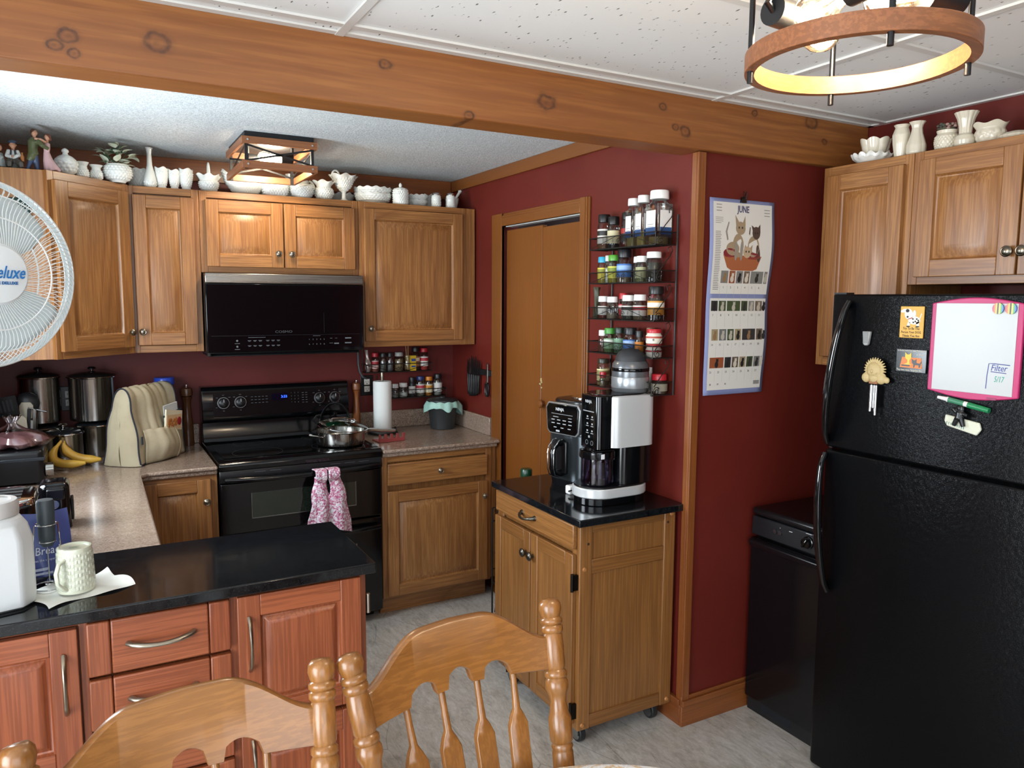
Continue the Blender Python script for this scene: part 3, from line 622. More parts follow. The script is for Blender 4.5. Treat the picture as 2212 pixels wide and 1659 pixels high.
# ---------------------------------------------------------------- frozen dessert maker on the cart
CZ = C1+.027
ic = thing('ice_cream_maker', 'white and black frozen dessert maker with a clear jug, at the front of the cart', 'appliance', (1.205,-1.895,CZ))
def stadium(cx, hx, hy, n=12):
    return [(cx+hx-hy+hy*math.cos(-PI/2+PI*i/n), hy*math.sin(-PI/2+PI*i/n)) for i in range(n+1)]+[(cx-hx+hy+hy*math.cos(PI/2+PI*i/n), hy*math.sin(PI/2+PI*i/n)) for i in range(n+1)]
m = MB().prism(stadium(.022,.144,.086), 0, .028, 'z'); m.build('foot', BLK, ic, bev=.003)
SIL = P('#c9cbcb', .3, .25)
m = MB().prism(stadium(.022,.150,.092), .028, .064, 'z'); m.build('base', SIL, ic, bev=.004)
MB().prism(stadium(.022,.145,.087), .064, .070, 'z').build('base_deck', BLKS, ic, bev=.002)
m = MB(); m.rbox(.093,.0,.078,.080,.069,.215,.035); m.build('column', BLK, ic, bev=.002)
m = MB(); m.rbox(.065,0,.105,.096,.215,.405,.045,8,rt=.006); m.build('housing', SIL, ic)
m = MB(); m.rbox(-.045,-.018,.045,.060,.212,.407,.020,6,rt=.004); hd = m.build('control_head', P('#060708',.08), ic)
MB().prism(stadium(.045,.115,.08), .405, .4095, 'z').build('top_deck', BLK, ic, bev=.002)
m = MB()
for i in range(3):
    for j in range(2): m.box(-.0912,-.0902,-.050+j*.030,-.034+j*.030,.318-i*.026,.3205-i*.026); m.box(-.0912,-.0902,-.046+j*.030,-.038+j*.030,.325-i*.026,.331-i*.026)
m.box(-.0912,-.0902,-.052,.016,.346,.349); m.box(-.0912,-.0902,-.028,-.019,.250,.258)
for y in (-.042,-.010):
    m.rings([[(-.0911,y+q*math.cos(2*PI*i/18),.232+q*math.sin(2*PI*i/18)) for i in range(18)] for q in (.0075,.0085)], True, False, False)
m.build('panel_marking', P('#9a9da0',.4), hd)
MB().text('NINJA', .016, MT(-.0914,-.018,.383,'-x'), fit=.040).build('brand_lettering', P('#b8bbbd',.4), hd)
jx, jy = -.042, -.010
m = MB().lathe([(.030,0),(.030,.012),(.012,.014),(.012,.026)], 20, (jx,jy,.186)); m.build('drive_spindle', P('#9b9ea0',.2,1), hd)
m = MB().lathe([(.050,0),(.060,.004),(.061,.012),(.061,.098),(.064,.100),(.064,.105)], 36, (jx,jy,.0702), caps=(True,False)); jug = m.build('jug', SMOKE, ic)
m = MB().lathe([(.0,.005),(.048,.005),(.050,.012),(.047,.080),(.044,.08)], 30, (jx,jy,.0702), caps=(False,False)); m.build('inner_cup', SMOKE, jug)
m = MB().lathe([(.067,0),(.068,.004),(.067,.026),(.05,.030),(.046,.040),(.03,.043),(.02,.045)], 36, (jx,jy,.172)); m.build('jug_lid', BLK, jug)
MB().box(jx-.066,jx+.03,-.066+jy,-.050+jy,.200,.208).box(jx+.055,jx+.1,jy-.02,jy+.02,.185,.2).build('lid_latch', BLK, jug, bev=.003)
m = MB().tube([(jx+.058,jy-.02,.165),(jx+.09,jy-.035,.172),(jx+.12,jy-.045,.165),(jx+.130,jy-.048,.14),(jx+.132,jy-.048,.095),(jx+.130,jy-.048,.075)], [.010,.012,.013,.013,.012,.010], 12, fl=.7); m.build('jug_handle', P('#3d3f42',.3), jug)
MB().box(jx-.030,jx-.016,jy-.068,jy-.066,.176,.194).build('lid_mark', P('#dfe2e4',.3), jug)
# plain grey domed canister on top (a generic stand-in)
dc = thing('domed_canister', 'grey domed canister with a dark cap standing on the frozen dessert maker', 'canister', (1.312,-1.900,CZ+.4096))
m = MB().lathe([(.066,0),(.070,.006),(.070,.085),(.068,.105),(.060,.116)], 40); m.build('canister_body', P('#6d7073',.25,.5), dc)
MB().lathe([(.059,.1162),(.057,.128),(.048,.147),(.030,.159),(.004,.163)], 40).build('canister_cap', P('#2b2c2f',.55), dc)
MB().lathe([(.0705,.078),(.0712,.079),(.0712,.090),(.0705,.091)], 40, caps=(False,False)).build('dark_band', BLK, dc)
MB().lathe([(.0705,.016),(.0714,.018),(.0714,.055),(.0705,.057)], 40, caps=(False,False)).build('pale_band', P('#a3a8ab',.25,.6), dc)
# ---------------------------------------------------------------- air fryer
af = thing('air_fryer', 'dark grey air fryer with a pull-out basket handle, behind the dessert maker', 'appliance', (1.290,-1.628,CZ), R(12))
GUN = P('#3e4447', .2, .7)
m = MB(); m.rbox(0,0,.118,.126,.028,.215,.085,8); m.build('lower_body', GUN, af, bev=.002)
m = MB(); m.rbox(0,0,.112,.116,.0,.028,.08,8,taper=1.04); m.build('foot', BLKS, af)
m = MB(); m.rbox(.0,0,.118,.126,.2165,.338,.085,8,rt=.02); m.build('upper_body', GUN, af)
m = MB(); m.rbox(.0,0,.100,.108,.334,.352,.07,8,rt=.008); m.build('top_cover', BLKS, af)
m = MB(); m.rbox(.02,0,.065,.065,.352,.358,.06,8,rt=.003); m.build('top_plate', CHROME, af)
m = MB()
def afp(y, z, o=0): return (-.118-.006-o-.012*(1-(z-.21)/.14)*0, y, z)
pl = [(-.083,.232),(-.070,.218),(.070,.218),(.083,.232),(.090,.318),(.078,.336),(-.078,.336),(-.090,.318)]
m.prism(pl, -.128, -.100, 'x'); pn = m.build('control_panel', P('#050607',.08), af, bev=.003)
q = [(a*1.08, .277+(b-.277)*1.09) for a, b in pl]; m = MB().prism(q, -.1235, -.098, 'x'); m.build('panel_trim', P('#b4b8b9',.25,.8), af, bev=.002)
m = MB()
for j, z in enumerate((.272,.258)):
    for i in range(4): m.box(-.1286,-.128,-.055+i*.032,-.037+i*.032,z-.0015,z+.0015)
for i in range(3): m.box(-.1286,-.128,-.05+i*.04,-.034+i*.04,.240,.243)
m.box(-.1286,-.128,-.06,.06,.296,.2972); m.box(-.1286,-.128,.02,.05,.283,.285); m.box(-.1286,-.128,-.055,-.035,.283,.285); m.box(-.129,-.128,.012,.032,.224,.231)
m.build('panel_marking', P('#aeb1b3',.4), pn)
MB().text('NINJA', .018, MT(-.1287,.012,.315,'-x'), fit=.045).build('brand_lettering', P('#d5d7d8',.4), pn)
m = MB().box(-.130,-.112,-.028,.028,.055,.188); m.build('handle_plate', BLKS, af, bev=.006)
m = MB().tube([(-.125,.0,.182),(-.150,0,.184),(-.172,0,.168),(-.178,0,.145),(-.178,0,.085),(-.168,0,.066),(-.15,0,.060),(-.125,0,.060)], .013, 12, fl=1.25); hn = m.build('basket_handle', BLK, af)
m = MB().tube([(-.14,.017,.1985),(-.160,.017,.196),(-.182,.017,.172),(-.189,.017,.145),(-.189,.017,.085),(-.178,.017,.058),(-.152,.017,.049)], .0025, 8).tube([(-.14,-.017,.1985),(-.160,-.017,.196),(-.182,-.017,.172),(-.189,-.017,.145),(-.189,-.017,.085),(-.178,-.017,.058),(-.152,-.017,.049)], .0025, 8); m.build('handle_trim', CHROME, hn)
pg = thing('power_adapter', 'white power adapter with black cord looped over it, beside the dessert maker base', 'adapter', (1.150,-1.762,CZ))
MB().box(-.025,.025,-.016,.016,0,.034).build('adapter_block', WHITE, pg, bev=.005); MB().tube([(-.026,-.012,.014),(-.03,-.018,.016),(.0,-.024,.022),(.03,-.03,.026),(.06,-.02,.01),(.09,.0,.006)], .003, 8).build('cord', BLKM, pg)
# ---------------------------------------------------------------- chairs and table
def chair(label, loc, rz):
    ch = thing('dining_chair', label, 'chair', loc, rz, None)
    LEAN, SPL, W2, HT = .30, .12, .211, 1.03
    def post_pt(sg, z): h = HT-z; return Vector((sg*(W2-SPL*h*.8), -LEAN*h+.0, z))
    prof = [(.004,0),(.016,.002),(.0215,.010),(.0225,.020),(.019,.032),(.0175,.035),(.022,.039),(.022,.046),(.0180,.0495),(.022,.053),(.022,.061),(.018,.066),(.0195,.070),(.0205,.090),(.0200,.128),(.0175,.133),(.022,.138),(.022,.146),(.019,.149),(.0225,.156),(.0225,.168),(.018,.178),(.0155,.192),(.0185,.212),(.0225,.222),(.0225,.262),(.019,.268),(.0215,.273),(.019,.279),(.0205,.284),(.021,.34),(.020,.44),(.017,.55),(.016,.60)]
    for sg in (-1, 1):
        rs = []; top = post_pt(sg,HT); ax = (post_pt(sg,.45)-top).normalized(); u = ax.orthogonal().normalized(); w = ax.cross(u)
        for r, d in prof:
            p = top+ax*d; rs.append([p+u*(r*math.cos(2*PI*i/24))+w*(r*math.sin(2*PI*i/24)) for i in range(24)])
        MB().rings(rs).build('back_post', CHAIRW['z'], ch, smooth=50)
    # crest rail: arched top, scalloped lower edge, bent backwards in plan
    def plane(u, z):                                        # u across, z height; follows the lean and a gentle bow
        return Vector((u, -LEAN*(HT-z)+.030*(1-(u/.2)**2), z))
    N = 72; topz, botz = [], []
    for i in range(N+1):
        u = -1+2*i/N; a = abs(u)
        tz = .970+.058*(1 if a < .30 else (.5+.5*math.cos(PI*min(1,(a-.30)/.70)**1.15))) - .006*a
        k = (u+1)/2*5; f = k-int(k) if k < 5 else 1
        sc = 0
        if 1 <= k <= 4: sc = .030*max(0, math.sin(PI*f))**.7 if .16 < f < .84 else 0
        topz.append(tz); botz.append(.905+.012*(1-a)+sc*(1-.12*a))
    def rail(off, ins): return [[plane((-1+2*i/N)*.193, (topz[i]-ins, botz[i]+ins)[j])+Vector((0,off,0)) for j in (0,1)] for i in range(N+1)]
    m = MB(); rs = []
    fr, fi, bi, bk = rail(-.011,.003), rail(-.006,0), rail(.006,0), rail(.011,.003)
    for i in range(N+1): rs.append([fr[i][0],fi[i][0],bi[i][0],bk[i][0],bk[i][1],bi[i][1],fi[i][1],fr[i][1]])
    m.rings(rs); m.build('crest_rail', CHAIRW['x'], ch, smooth=50)
    for i in range(4):                                       # arrow-shaped slats: thin neck widening to a flat blade
        u0 = (-.6+.4*i)*.19; m = MB(); rs = []
        for z, hw, th in ((.925,.0065,.0065),(.885,.0060,.0060),(.850,.0075,.0075),(.838,.0135,.0065),(.822,.0205,.0065),(.70,.0205,.0065),(.60,.016,.0065),(.50,.010,.008),(.445,.008,.008)):
            f = (.925-z)/.48; p = plane(u0*(1-.30*f), z); p.y -= .030*(1-(u0/.2)**2)*f*.6
            rs.append([p+Vector((hw*math.cos(2*PI*k/12)*(1 if hw < .01 else 1.0), th*math.sin(2*PI*k/12), 0)) if hw < .012 else p+Vector(q) for k, q in enumerate([(hw,0,0),(hw,th*.6,0),(hw*.9,th,0),(0,th,0),(-hw*.9,th,0),(-hw,th*.6,0),(-hw,0,0),(-hw,-th*.6,0),(-hw*.9,-th,0),(0,-th,0),(hw*.9,-th,0),(hw,-th*.6,0)])])
        m.rings(rs).build('slat', CHAIRW['z'], ch, smooth=50)
    sy = -LEAN*(HT-.45)
    m = MB(); m.rbox(0,sy-.165,.19,.19,.425,.458,.07,6,rt=.012); m.build('seat', CHAIRW['x'], ch)
    for sx in (-1,1):
        for y0, y1 in ((-.03,.03),(-.30,-.36)):
            a, b = Vector((sx*.13,sy+y0,.43)), Vector((sx*.18,sy+y1,0)); rs = []
            for r, t in ((.014,0),(.017,.1),(.021,.25),(.016,.32),(.022,.36),(.016,.42),(.020,.6),(.022,.8),(.012,.92),(.013,1)):
                p = a.lerp(b,t); rs.append([p+Vector((r*math.cos(2*PI*i/16), r*math.sin(2*PI*i/16),0)) for i in range(16)])
            MB().rings(rs).build('leg', CHAIRW['z'], ch, smooth=50)
    for y in (.02,-.345): MB().cyl((-.155,sy+y,.2),(.155,sy+y,.2),.010,n=12).build('stretcher', CHAIRW['x'], ch)
    return ch
chair('oak arrow-back dining chair on the right, whole backrest visible before the cart', (.090,-2.984,0), R(5.9))
chair('oak arrow-back dining chair on the left, cut off at the photo corner', (-.373,-3.025,0), R(6.9))
tb = thing('dining_table', 'small round dining table, its edge just showing at the bottom', 'table', (.125,-3.503,.012))
MB().lathe([(.38,.722),(.418,.727),(.42,.752),(.415,.757)], 64).build('table_top', CHAIRW['x'], tb)
MB().lathe([(.15,-.012),(.15,.02),(.06,.04),(.03,.08),(.036,.2),(.028,.35),(.036,.55),(.05,.722)], 28, (0,-.085,0)).build('pedestal', CHAIRW['z'], tb)
t = NT('marbled_cloth'); v = t.coords(); n = t.noise(v, 14, 6, .6, 2.5); n2 = t.noise(v, 40, 4, .6, 1.5)
c_ = t.ramp(n, [(.40,'#e8eaee'),(.5,'#c9a566'),(.56,'#e9eaec')]); c_ = t.mix(c_, '#8b93a0', t.ramp(n2, [(.5,0.),(.52,.45),(.55,0.)])); t.l(c_, t.b.inputs['Base Color']); t.set(Roughness=.35)
def drape(th, r, z, k): return (r*(1+(.012*math.sin(th*14) if k > 4 else 0)), z)
tcl = MB().lathe([(.002,.7605),(.2,.7608),(.40,.7608),(.417,.7598),(.4245,.754),(.4255,.745),(.426,.73),(.4265,.715)], 112, mod=drape, caps=(True,False)).build('tablecloth', t.m, loc=(.125,-3.503,.012)); tag(tcl, 'white marbled tablecloth with gold veins on the round table', 'tablecloth')
# ---------------------------------------------------------------- ceiling lights
GLOW = P('#ffe6bd', .3, 0, 0, 26); FIL = CLEARB = clear('bulb_glass', '#fff3dd', .2, .04)
def bulb(par, base, d, r=.03, ln=.105):
    """edison bulb: clear envelope, glowing filament inside; d is its axis"""
    base, d = Vector(base), Vector(d).normalized(); q = d.to_track_quat('Z','Y').to_euler()
    m = MB().lathe([(.012,0),(.013,.012),(.018,.03),(r*.95,ln*.55),(r,ln*.72),(r*.8,ln*.9),(r*.4,ln*.985),(.002,ln)], 20)
    b = m.build('bulb', CLEARB, par, loc=base, rot=q)
    m = MB()
    for a in range(4): m.cyl((.005*math.cos(a*PI/2),.005*math.sin(a*PI/2),.02),(.012*math.cos(a*PI/2+.4),.012*math.sin(a*PI/2+.4),ln*.8),.0028,n=6)
    m.build('filament', GLOW, b); return b
# round two-ring lamp in the dining area
LX, LY, LZ, LR = .607, -3.366, 1.983, .170
rl = thing('ring_ceiling_light', 'two-ring wood and black metal ceiling light in the near ceiling', 'ceiling light', (LX,LY,ZF))
def lring(z): 
    z -= ZF; return MB().lathe([(LR-.0155,z),(LR,z),(LR,z+.030),(LR-.0155,z+.030),(LR-.0155,z)], 72, caps=(False,False)).build('wood_ring', RINGW['x'], rl, bev=.001)
lring(LZ); lring(LZ+.168)
MB().lathe([(.002,0),(.075,0),(.078,-.006),(.075,-.022),(.002,-.024)], 40).build('canopy', BLKM, rl)
for a in (52,142,232,322):
    x, y = (LR-.008)*math.cos(R(a)), (LR-.008)*math.sin(R(a)); MB().cyl((x,y,LZ-ZF-.018),(x,y,LZ-ZF+.205),.0048,n=12).build('upright_rod', BLKS, rl)
for a in (52,142,232,322):
    a = R(a); MB().tube([((LR-.008)*math.cos(a),(LR-.008)*math.sin(a),LZ-ZF+.205),(.07*math.cos(a),.07*math.sin(a),LZ-ZF+.225),(0,0,LZ-ZF+.225)], .0048, 10).build('cross_arm', BLKS, rl)
MB().cyl((0,0,-.02),(0,0,LZ-ZF+.21),.012,n=16).build('stem', BLKS, rl)
for a in (135,294,215):
    a = R(a); u = Vector((math.cos(a),math.sin(a),0)); w = Vector((-math.sin(a),math.cos(a),0)); z0 = LZ-ZF+.235
    s0 = u*.100+Vector((0,0,z0-.150)); ax = (-u*.62-w*.78).normalized()
    MB().tube([Vector((0,0,z0-.1))+u*.01, u*.06+Vector((0,0,z0-.098)), u*.098-ax*.03+Vector((0,0,z0-.103)), s0-ax*.052+Vector((0,0,.028)), s0-ax*.062+Vector((0,0,.008)), s0-ax*.048], .0055, 10).build('curved_arm', BLKS, rl)
    so = MB().cyl(s0-ax*.05, s0+ax*.012, .0225, n=24).build('socket', BLKM, rl); bulb(so, s0+ax*.010, ax+Vector((0,0,-.12)), .031, .1)
    lamp_light('ring_light_bulb', Vector((LX,LY,ZF))+s0+ax*.07, 3.5)
# square cage lamp in the kitchen
sx, sy = .155, .21
sq = thing('cage_ceiling_light', 'rectangular wood and black metal cage light on the kitchen ceiling', 'ceiling light', (.265,-.640,ZK))
MB().box(-sx+.012,sx-.012,-sy+.012,sy-.012,-.022,-.0005).build('canopy', BLKM, sq, bev=.002)
for z0, z1 in ((-.052,-.0225),(-.150,-.120)):
    for a in ((-sx,sx,-sy,-sy+.012),(-sx,sx,sy-.012,sy)): MB().box(*a,z0,z1).build('wood_rail', RINGW['x'], sq, bev=.001)
    for a in ((-sx,-sx+.012,-sy+.0125,sy-.0125),(sx-.012,sx,-sy+.0125,sy-.0125)): MB().box(*a,z0,z1).build('wood_rail', RINGW['y'], sq, bev=.001)
for x in (-1,1):
    for y in (-1,1):
        MB().box(x*(sx-.019)-.006,x*(sx-.019)+.006,y*(sy-.019)-.006,y*(sy-.019)+.006,-.152,-.022).build('corner_post', BLKM, sq)
        for z in (-.037,-.135): MB().cyl((x*(sx-.022),y*sy,z),(x*(sx-.022),y*(sy+.003),z),.004,n=10).build('screw', CHROME, sq)
for y in (-1,1):
    for a, b in ((-1,1),(1,-1)): MB().obox(((0,y*(sy-.016),-.0865)), Vector((sx-.02,0,b*.0325)) if a < 0 else Vector((sx-.02,0,.0325*a*-1)), (0,.0015,0), (0,0,.004)).build('cross_brace', BLKM, sq)
for x in (-1,1):
    for b in (1,-1): MB().obox((x*(sx-.016),0,-.0865), (0,sy-.02,b*.0325), (.0015,0,0), (0,0,.004)).build('cross_brace', BLKM, sq)
for x, d in ((-.09,1),(.09,-1)):
    so = MB().cyl((x,d*.03,-.07),(x+d*.05,d*.03,-.072),.02,n=20).tube([(x,d*.03,-.022),(x,d*.03,-.07)], .006, 8).build('socket', BLKM, sq); bulb(so, (x+d*.05,d*.03,-.072), (d,0,-.05), .031, .10)
    lamp_light('cage_light_bulb', (.265+x+d*.11,-.640+d*.03,ZK-.078), 5.0, .03, (1,.97,.93))
# ---------------------------------------------------------------- pedestal fan at the left
fn = thing('pedestal_fan', 'white pedestal fan with wire guard in the left foreground', 'fan', (-.725,-2.375,0))
FC = Vector((-.665,-2.265,1.664))-Vector(fn.location); fdir = Vector((.574,-.819,-.02)).normalized(); fq = fdir.to_track_quat('Z','Y'); FR = .193
# local frame of the head: +z points out of the front
head = MB().lathe([(.02,-.16),(.045,-.155),(.055,-.12),(.055,-.055),(.045,-.045)], 28).build('motor_housing', WHITE, fn, loc=FC, rot=fq.to_euler())
FH = dict(loc=FC, rot=fq.to_euler())
def fprof(t):                                                # front guard: hub plate to rim
    r = .062+(FR-.062)*t; z = .060-.004*t-.040*max(0,(t-.62)/.38)**2; return r, z
N = 104
for nm, back in (('front_guard',0),('rear_guard',1)):
    m = MB()
    for i in range(N):
        a = 2*PI*i/N; pts = []
        for k in range(7):
            t = k/6; r, z = fprof(t); tw = (.16 if not back else -.16)*math.sin(PI*min(1,t*1.0))**1*(1 if t < .7 else .6)
            if back: z = -.045+.03*max(0,(t-.6)/.4)**2
            pts.append((r*math.cos(a+tw), r*math.sin(a+tw), z))
        m.tube(pts, .00085, 4)
    for rr, z in (((FR,.016),(.16,.05),(.115,.058)) if not back else ((FR,-.013),(.15,-.042),(.09,-.046))):
        m.tube([(rr*math.cos(2*PI*i/72), rr*math.sin(2*PI*i/72), z) for i in range(72)], .0017, 6, closed=True)
    m.build(nm, P('#dfe3e2',.35), fn, smooth=60, **FH)
rim = MB(); rim.rings([[((FR+dr)*math.cos(2*PI*i/72),(FR+dr)*math.sin(2*PI*i/72),z) for i in range(72)] for dr, z in ((.001,-.012),(.004,-.008),(.004,.012),(.001,.016))], True, False, False); 
rim.build('guard_rim', P('#cfd5d4',.4), fn, smooth=60, **FH)
for b in range(3):
    m = MB()
    def bl(u, v, b=b):
        r = .045+.125*u; a = 2*PI*b/3+1.1+(-.62+1.24*v)*(.5+.5*math.sin(PI*(.2+.6*u))); return (r*math.cos(a), r*math.sin(a), .012+.020*(v-.5))
    m.grid(bl, 10, 10); o = m.build('blade', P('#c8d4d6',.3), fn, smooth=60, **FH); sd = o.modifiers.new('thick','SOLIDIFY'); sd.thickness = .002
MB().lathe([(.045,-.02),(.045,.02),(.03,.028)], 28).build('blade_hub', P('#cbd3d3',.4), fn, **FH)
bd = MB().lathe([(.063,.054),(.0635,.060),(.058,.066),(.03,.0695),(.002,.070)], 48).build('badge', P('#dfe6e8',.4), fn, **FH)
# lettering: an upright frame on the badge face
up = Vector((0,0,1)); yv = (up-fdir*up.dot(fdir)).normalized(); xv = yv.cross(fdir); rot = Matrix((xv,yv,fdir)).transposed().to_4x4()
m = MB().text('Deluxe', .036, Matrix.Identity(4), shear=.35, fit=.078, bold=.0004); m.build('badge_lettering', P('#1c6fb4',.5), fn, loc=FC+fdir*.0712+yv*.003+xv*.010, rot=rot.to_euler())
m = MB().text('SIMPLE DELUXE', .0082, Matrix.Identity(4), fit=.062, bold=.0003); m.build('badge_lettering', P('#1c5f9c',.5), fn, loc=FC+fdir*.0705-yv*.018+xv*.004, rot=rot.to_euler())
pb = FC-fdir*.10
MB().cyl((0,0,.03),(0,0,pb.z-.05),.014,n=20).cyl((0,0,.03),(0,0,.75),.019,n=20).build('pole', WHITE, fn)
MB().tube([(0,0,pb.z-.06),(pb.x*.3,pb.y*.3,pb.z-.03),(pb.x*.85,pb.y*.85,pb.z)], .022, 14).build('neck', WHITE, fn)
MB().lathe([(.002,0),(.185,0),(.19,.008),(.18,.02),(.06,.032),(.03,.06),(.022,.09)], 48).build('base', WHITE, fn)
# ---------------------------------------------------------------- on the stove
KZ0 = .8868
kt = thing('tea_kettle', 'dark green tea kettle with a loop handle, behind the steel pan', 'kettle', (.645,-.240,KZ0))
GRN = P('#0d3a26', .12, .3, .6)
MB().lathe([(.08,0),(.088,.006),(.090,.03),(.080,.065),(.058,.088),(.035,.096),(.032,.098)], 40).build('kettle_body', GRN, kt)
kl = MB().lathe([(.033,.0975),(.030,.103),(.012,.108),(.006,.114),(.010,.122),(.011,.130),(.004,.134)], 24).build('kettle_lid', BLK, kt)
MB().tube([(.075*math.cos(a),.02*0,.075+.105*math.sin(a)) for a in [PI*i/20 for i in range(21)]], .0055, 10, fl=1.4).build('kettle_handle', BLK, kt, rot=(0,0,-.35))
sp = MB().cyl((-.062,-.03,.062),(-.112,-.045,.098),.016,.012,18).build('spout', CHROME, kt); MB().cyl((-.108,-.044,.095),(-.124,-.049,.112),.015,.013,18).tube([(-.124,-.049,.112),(-.112,-.045,.125),(-.09,-.04,.128)], .005, 8).build('spout_cap', BLKM, sp)
pn = thing('saute_pan', 'stainless steel saute pan with a tilted glass lid on the stove', 'pan', (.612,-.452,KZ0))
m = MB().lathe([(.105,0),(.116,.006),(.120,.02),(.123,.068),(.128,.072),(.1265,.0735),(.121,.069),(.117,.02),(.104,.005),(.004,.004)], 56, caps=(True,True)); m.build('pan_body', STEEL, pn)
def loop(par, a, z, ln, w, m, nm='pan_handle'):
    u = Vector((math.cos(a),math.sin(a),0)); v = Vector((-math.sin(a),math.cos(a),0)); r0 = .122
    MB().tube([u*r0+v*w+Vector((0,0,z)), u*(r0+ln*.6)+v*w*.9+Vector((0,0,z+.012)), u*(r0+ln)+v*w*.4+Vector((0,0,z+.016)), u*(r0+ln)-v*w*.4+Vector((0,0,z+.016)), u*(r0+ln*.6)-v*w*.9+Vector((0,0,z+.012)), u*r0-v*w+Vector((0,0,z))], .0035, 8).build(nm, m, par)
loop(pn, R(196), .050, .062, .033, CHROME)
MB().tube([(.120,-.008,.058),(.15,-.012,.064),(.21,-.02,.056),(.28,-.03,.052)], [.006,.007,.008,.006], 10, fl=1.6).cyl((.116,-.008,.05),(.13,-.009,.062),.012,n=12).build('long_handle', CHROME, pn)
lid = MB().lathe([(.126,0),(.128,.002),(.126,.004),(.115,.011),(.08,.026),(.03,.034),(.002,.035)], 48, caps=(False,True)).build('glass_lid', GLASS, pn, loc=(.012,.012,.086), rot=(R(5),R(6),0))
MB().tube([(.127*math.cos(2*PI*i/48),.127*math.sin(2*PI*i/48),.001) for i in range(48)], .0028, 8, closed=True).build('lid_rim', CHROME, lid)
MB().tube([(-.065,0,.030),(-.055,0,.040),(0,0,.045),(.055,0,.040),(.065,0,.030)], .0042, 8).cyl((.062,0,.022),(.062,0,.038),.008,n=12).cyl((-.062,0,.022),(-.062,0,.038),.008,n=12).build('lid_handle', CHROME, lid)
# crocheted towel hanging from the upper oven handle
tw_ = NT('pink_white_crochet'); v = tw_.coords((1,1,1)); vo = tw_.n('TexVoronoi', Scale=130); tw_.l(v, vo.inputs['Vector']); n = tw_.noise(v, 48, 2, .5)
c_ = tw_.ramp(n, [(.38,'#e2d8e0'),(.44,'#c9759a'),(.53,'#a82a62'),(.60,'#ddd2dc')]); c_ = tw_.mix(c_, '#e6dfe6', tw_.ramp(vo.outputs[0], [(.35,0.),(.65,.4)])); tw_.l(c_, tw_.b.inputs['Base Color']); tw_.set(Roughness=.9); tw_.bump(vo.outputs[0], .8, .004)
tl_ = thing('dish_towel', 'pink and white crocheted dish towel hanging on the oven handle', 'towel', (.465,-.676,.565))
for sd_ in (-1,1):                                           # two gathered tails that part below the straps
    def twl(u, v, sd_=sd_):
        w = .026+.034*min(1,v*1.3)**1.3; cx = sd_*(.032+.004*v+.012*v*v)+.010*v
        if .10 < v < .48: cx += sd_*.010*math.sin(PI*(v-.10)/.38)
        x = cx+(u-.5)*2*w; y = -.046-.020*math.sin(PI*v)-.010*math.cos((u-.5)*PI*1.6)*(.4+v)-.006*math.sin(u*9+v*3)*v-(.004 if sd_ > 0 else 0)*v; z = .238-.262*v+(.022*(u-.5) if sd_ < 0 else -.050*(u-.3)*v)
        return (x, y, z)
    m = MB().grid(twl, 20, 30); o = m.build('towel_tail', tw_.m, tl_, smooth=80); sd = o.modifiers.new('thick','SOLIDIFY'); sd.thickness = .006; sd.offset = 0
for x0, x1, ln in ((-.058,-.004,.068),(.002,.056,.058)):
    def fl(u, v, x0=x0, x1=x1, ln=ln):
        k = 1-max(0,(v-.55)/.45)**2*.55; xc = (x0+x1)/2; 
        if v < .18: z = .254+.006*math.sin(v/.18*PI/2); y = .004-.050*v/.18
        else: z = .260-ln*(v-.18)/.82; y = -.054-.018*math.sin(PI*v)
        return (xc+(u-.5)*(x1-x0)*k, y, z)
    m = MB().grid(fl, 10, 16); o = m.build('towel_strap', tw_.m, tl_, smooth=80); sd = o.modifiers.new('thick','SOLIDIFY'); sd.thickness = .006; sd.offset = 0
# ---------------------------------------------------------------- right counter
pt = thing('paper_towel_holder', 'white paper towel roll on an upright steel holder, right of the stove', 'paper towel holder', (.932,-.172,CT+.0005))
MB().lathe([(.002,0),(.082,0),(.085,.004),(.080,.012),(.02,.014)], 40).build('holder_base', P('#2c2b29',.3,.6), pt)
MB().cyl((0,0,.012),(0,0,.312),.006,n=14).lathe([(.009,.296),(.0095,.31),(.0095,.334),(.008,.340),(.002,.341)], 18).build('holder_post', NICKEL, pt)
MB().lathe([(.019,.0145),(.048,.0145),(.0505,.018),(.0505,.288),(.048,.292),(.019,.292),(.019,.0145)], 48, caps=(False,False)).build('paper_roll', P('#e8eae6',.9), pt)
MB().box(.07,.078,-.004,.004,.01,.03).build('tear_arm', BLKM, pt)
rs_ = thing('utensil_rest', 'dusty red silicone utensil rest with four notches on the right counter', 'utensil rest', (.885,-.405,CT+.0005), R(4))
RED = P('#8d3b38', .55)
MB().box(-.075,.07,-.045,.05,0,.006).build('rest_tray', RED, rs_, bev=.002)
pts = [(-.072,.004),(.075,.004),(.075,.042)]
for i in range(3,-1,-1):
    x = -.052+.034*i; pts += [(x+.013,.042),(x+.008,.022),(x,.018),(x-.008,.022),(x-.013,.042)] if 0 else [(x+.010,.042),(x+.0085,.020),(x,.0165),(x-.0085,.020),(x-.010,.042)]
pts += [(-.072,.042)]
MB().prism(pts, -.040, -.030, 'y').build('notched_wall', RED, rs_, bev=.0015)
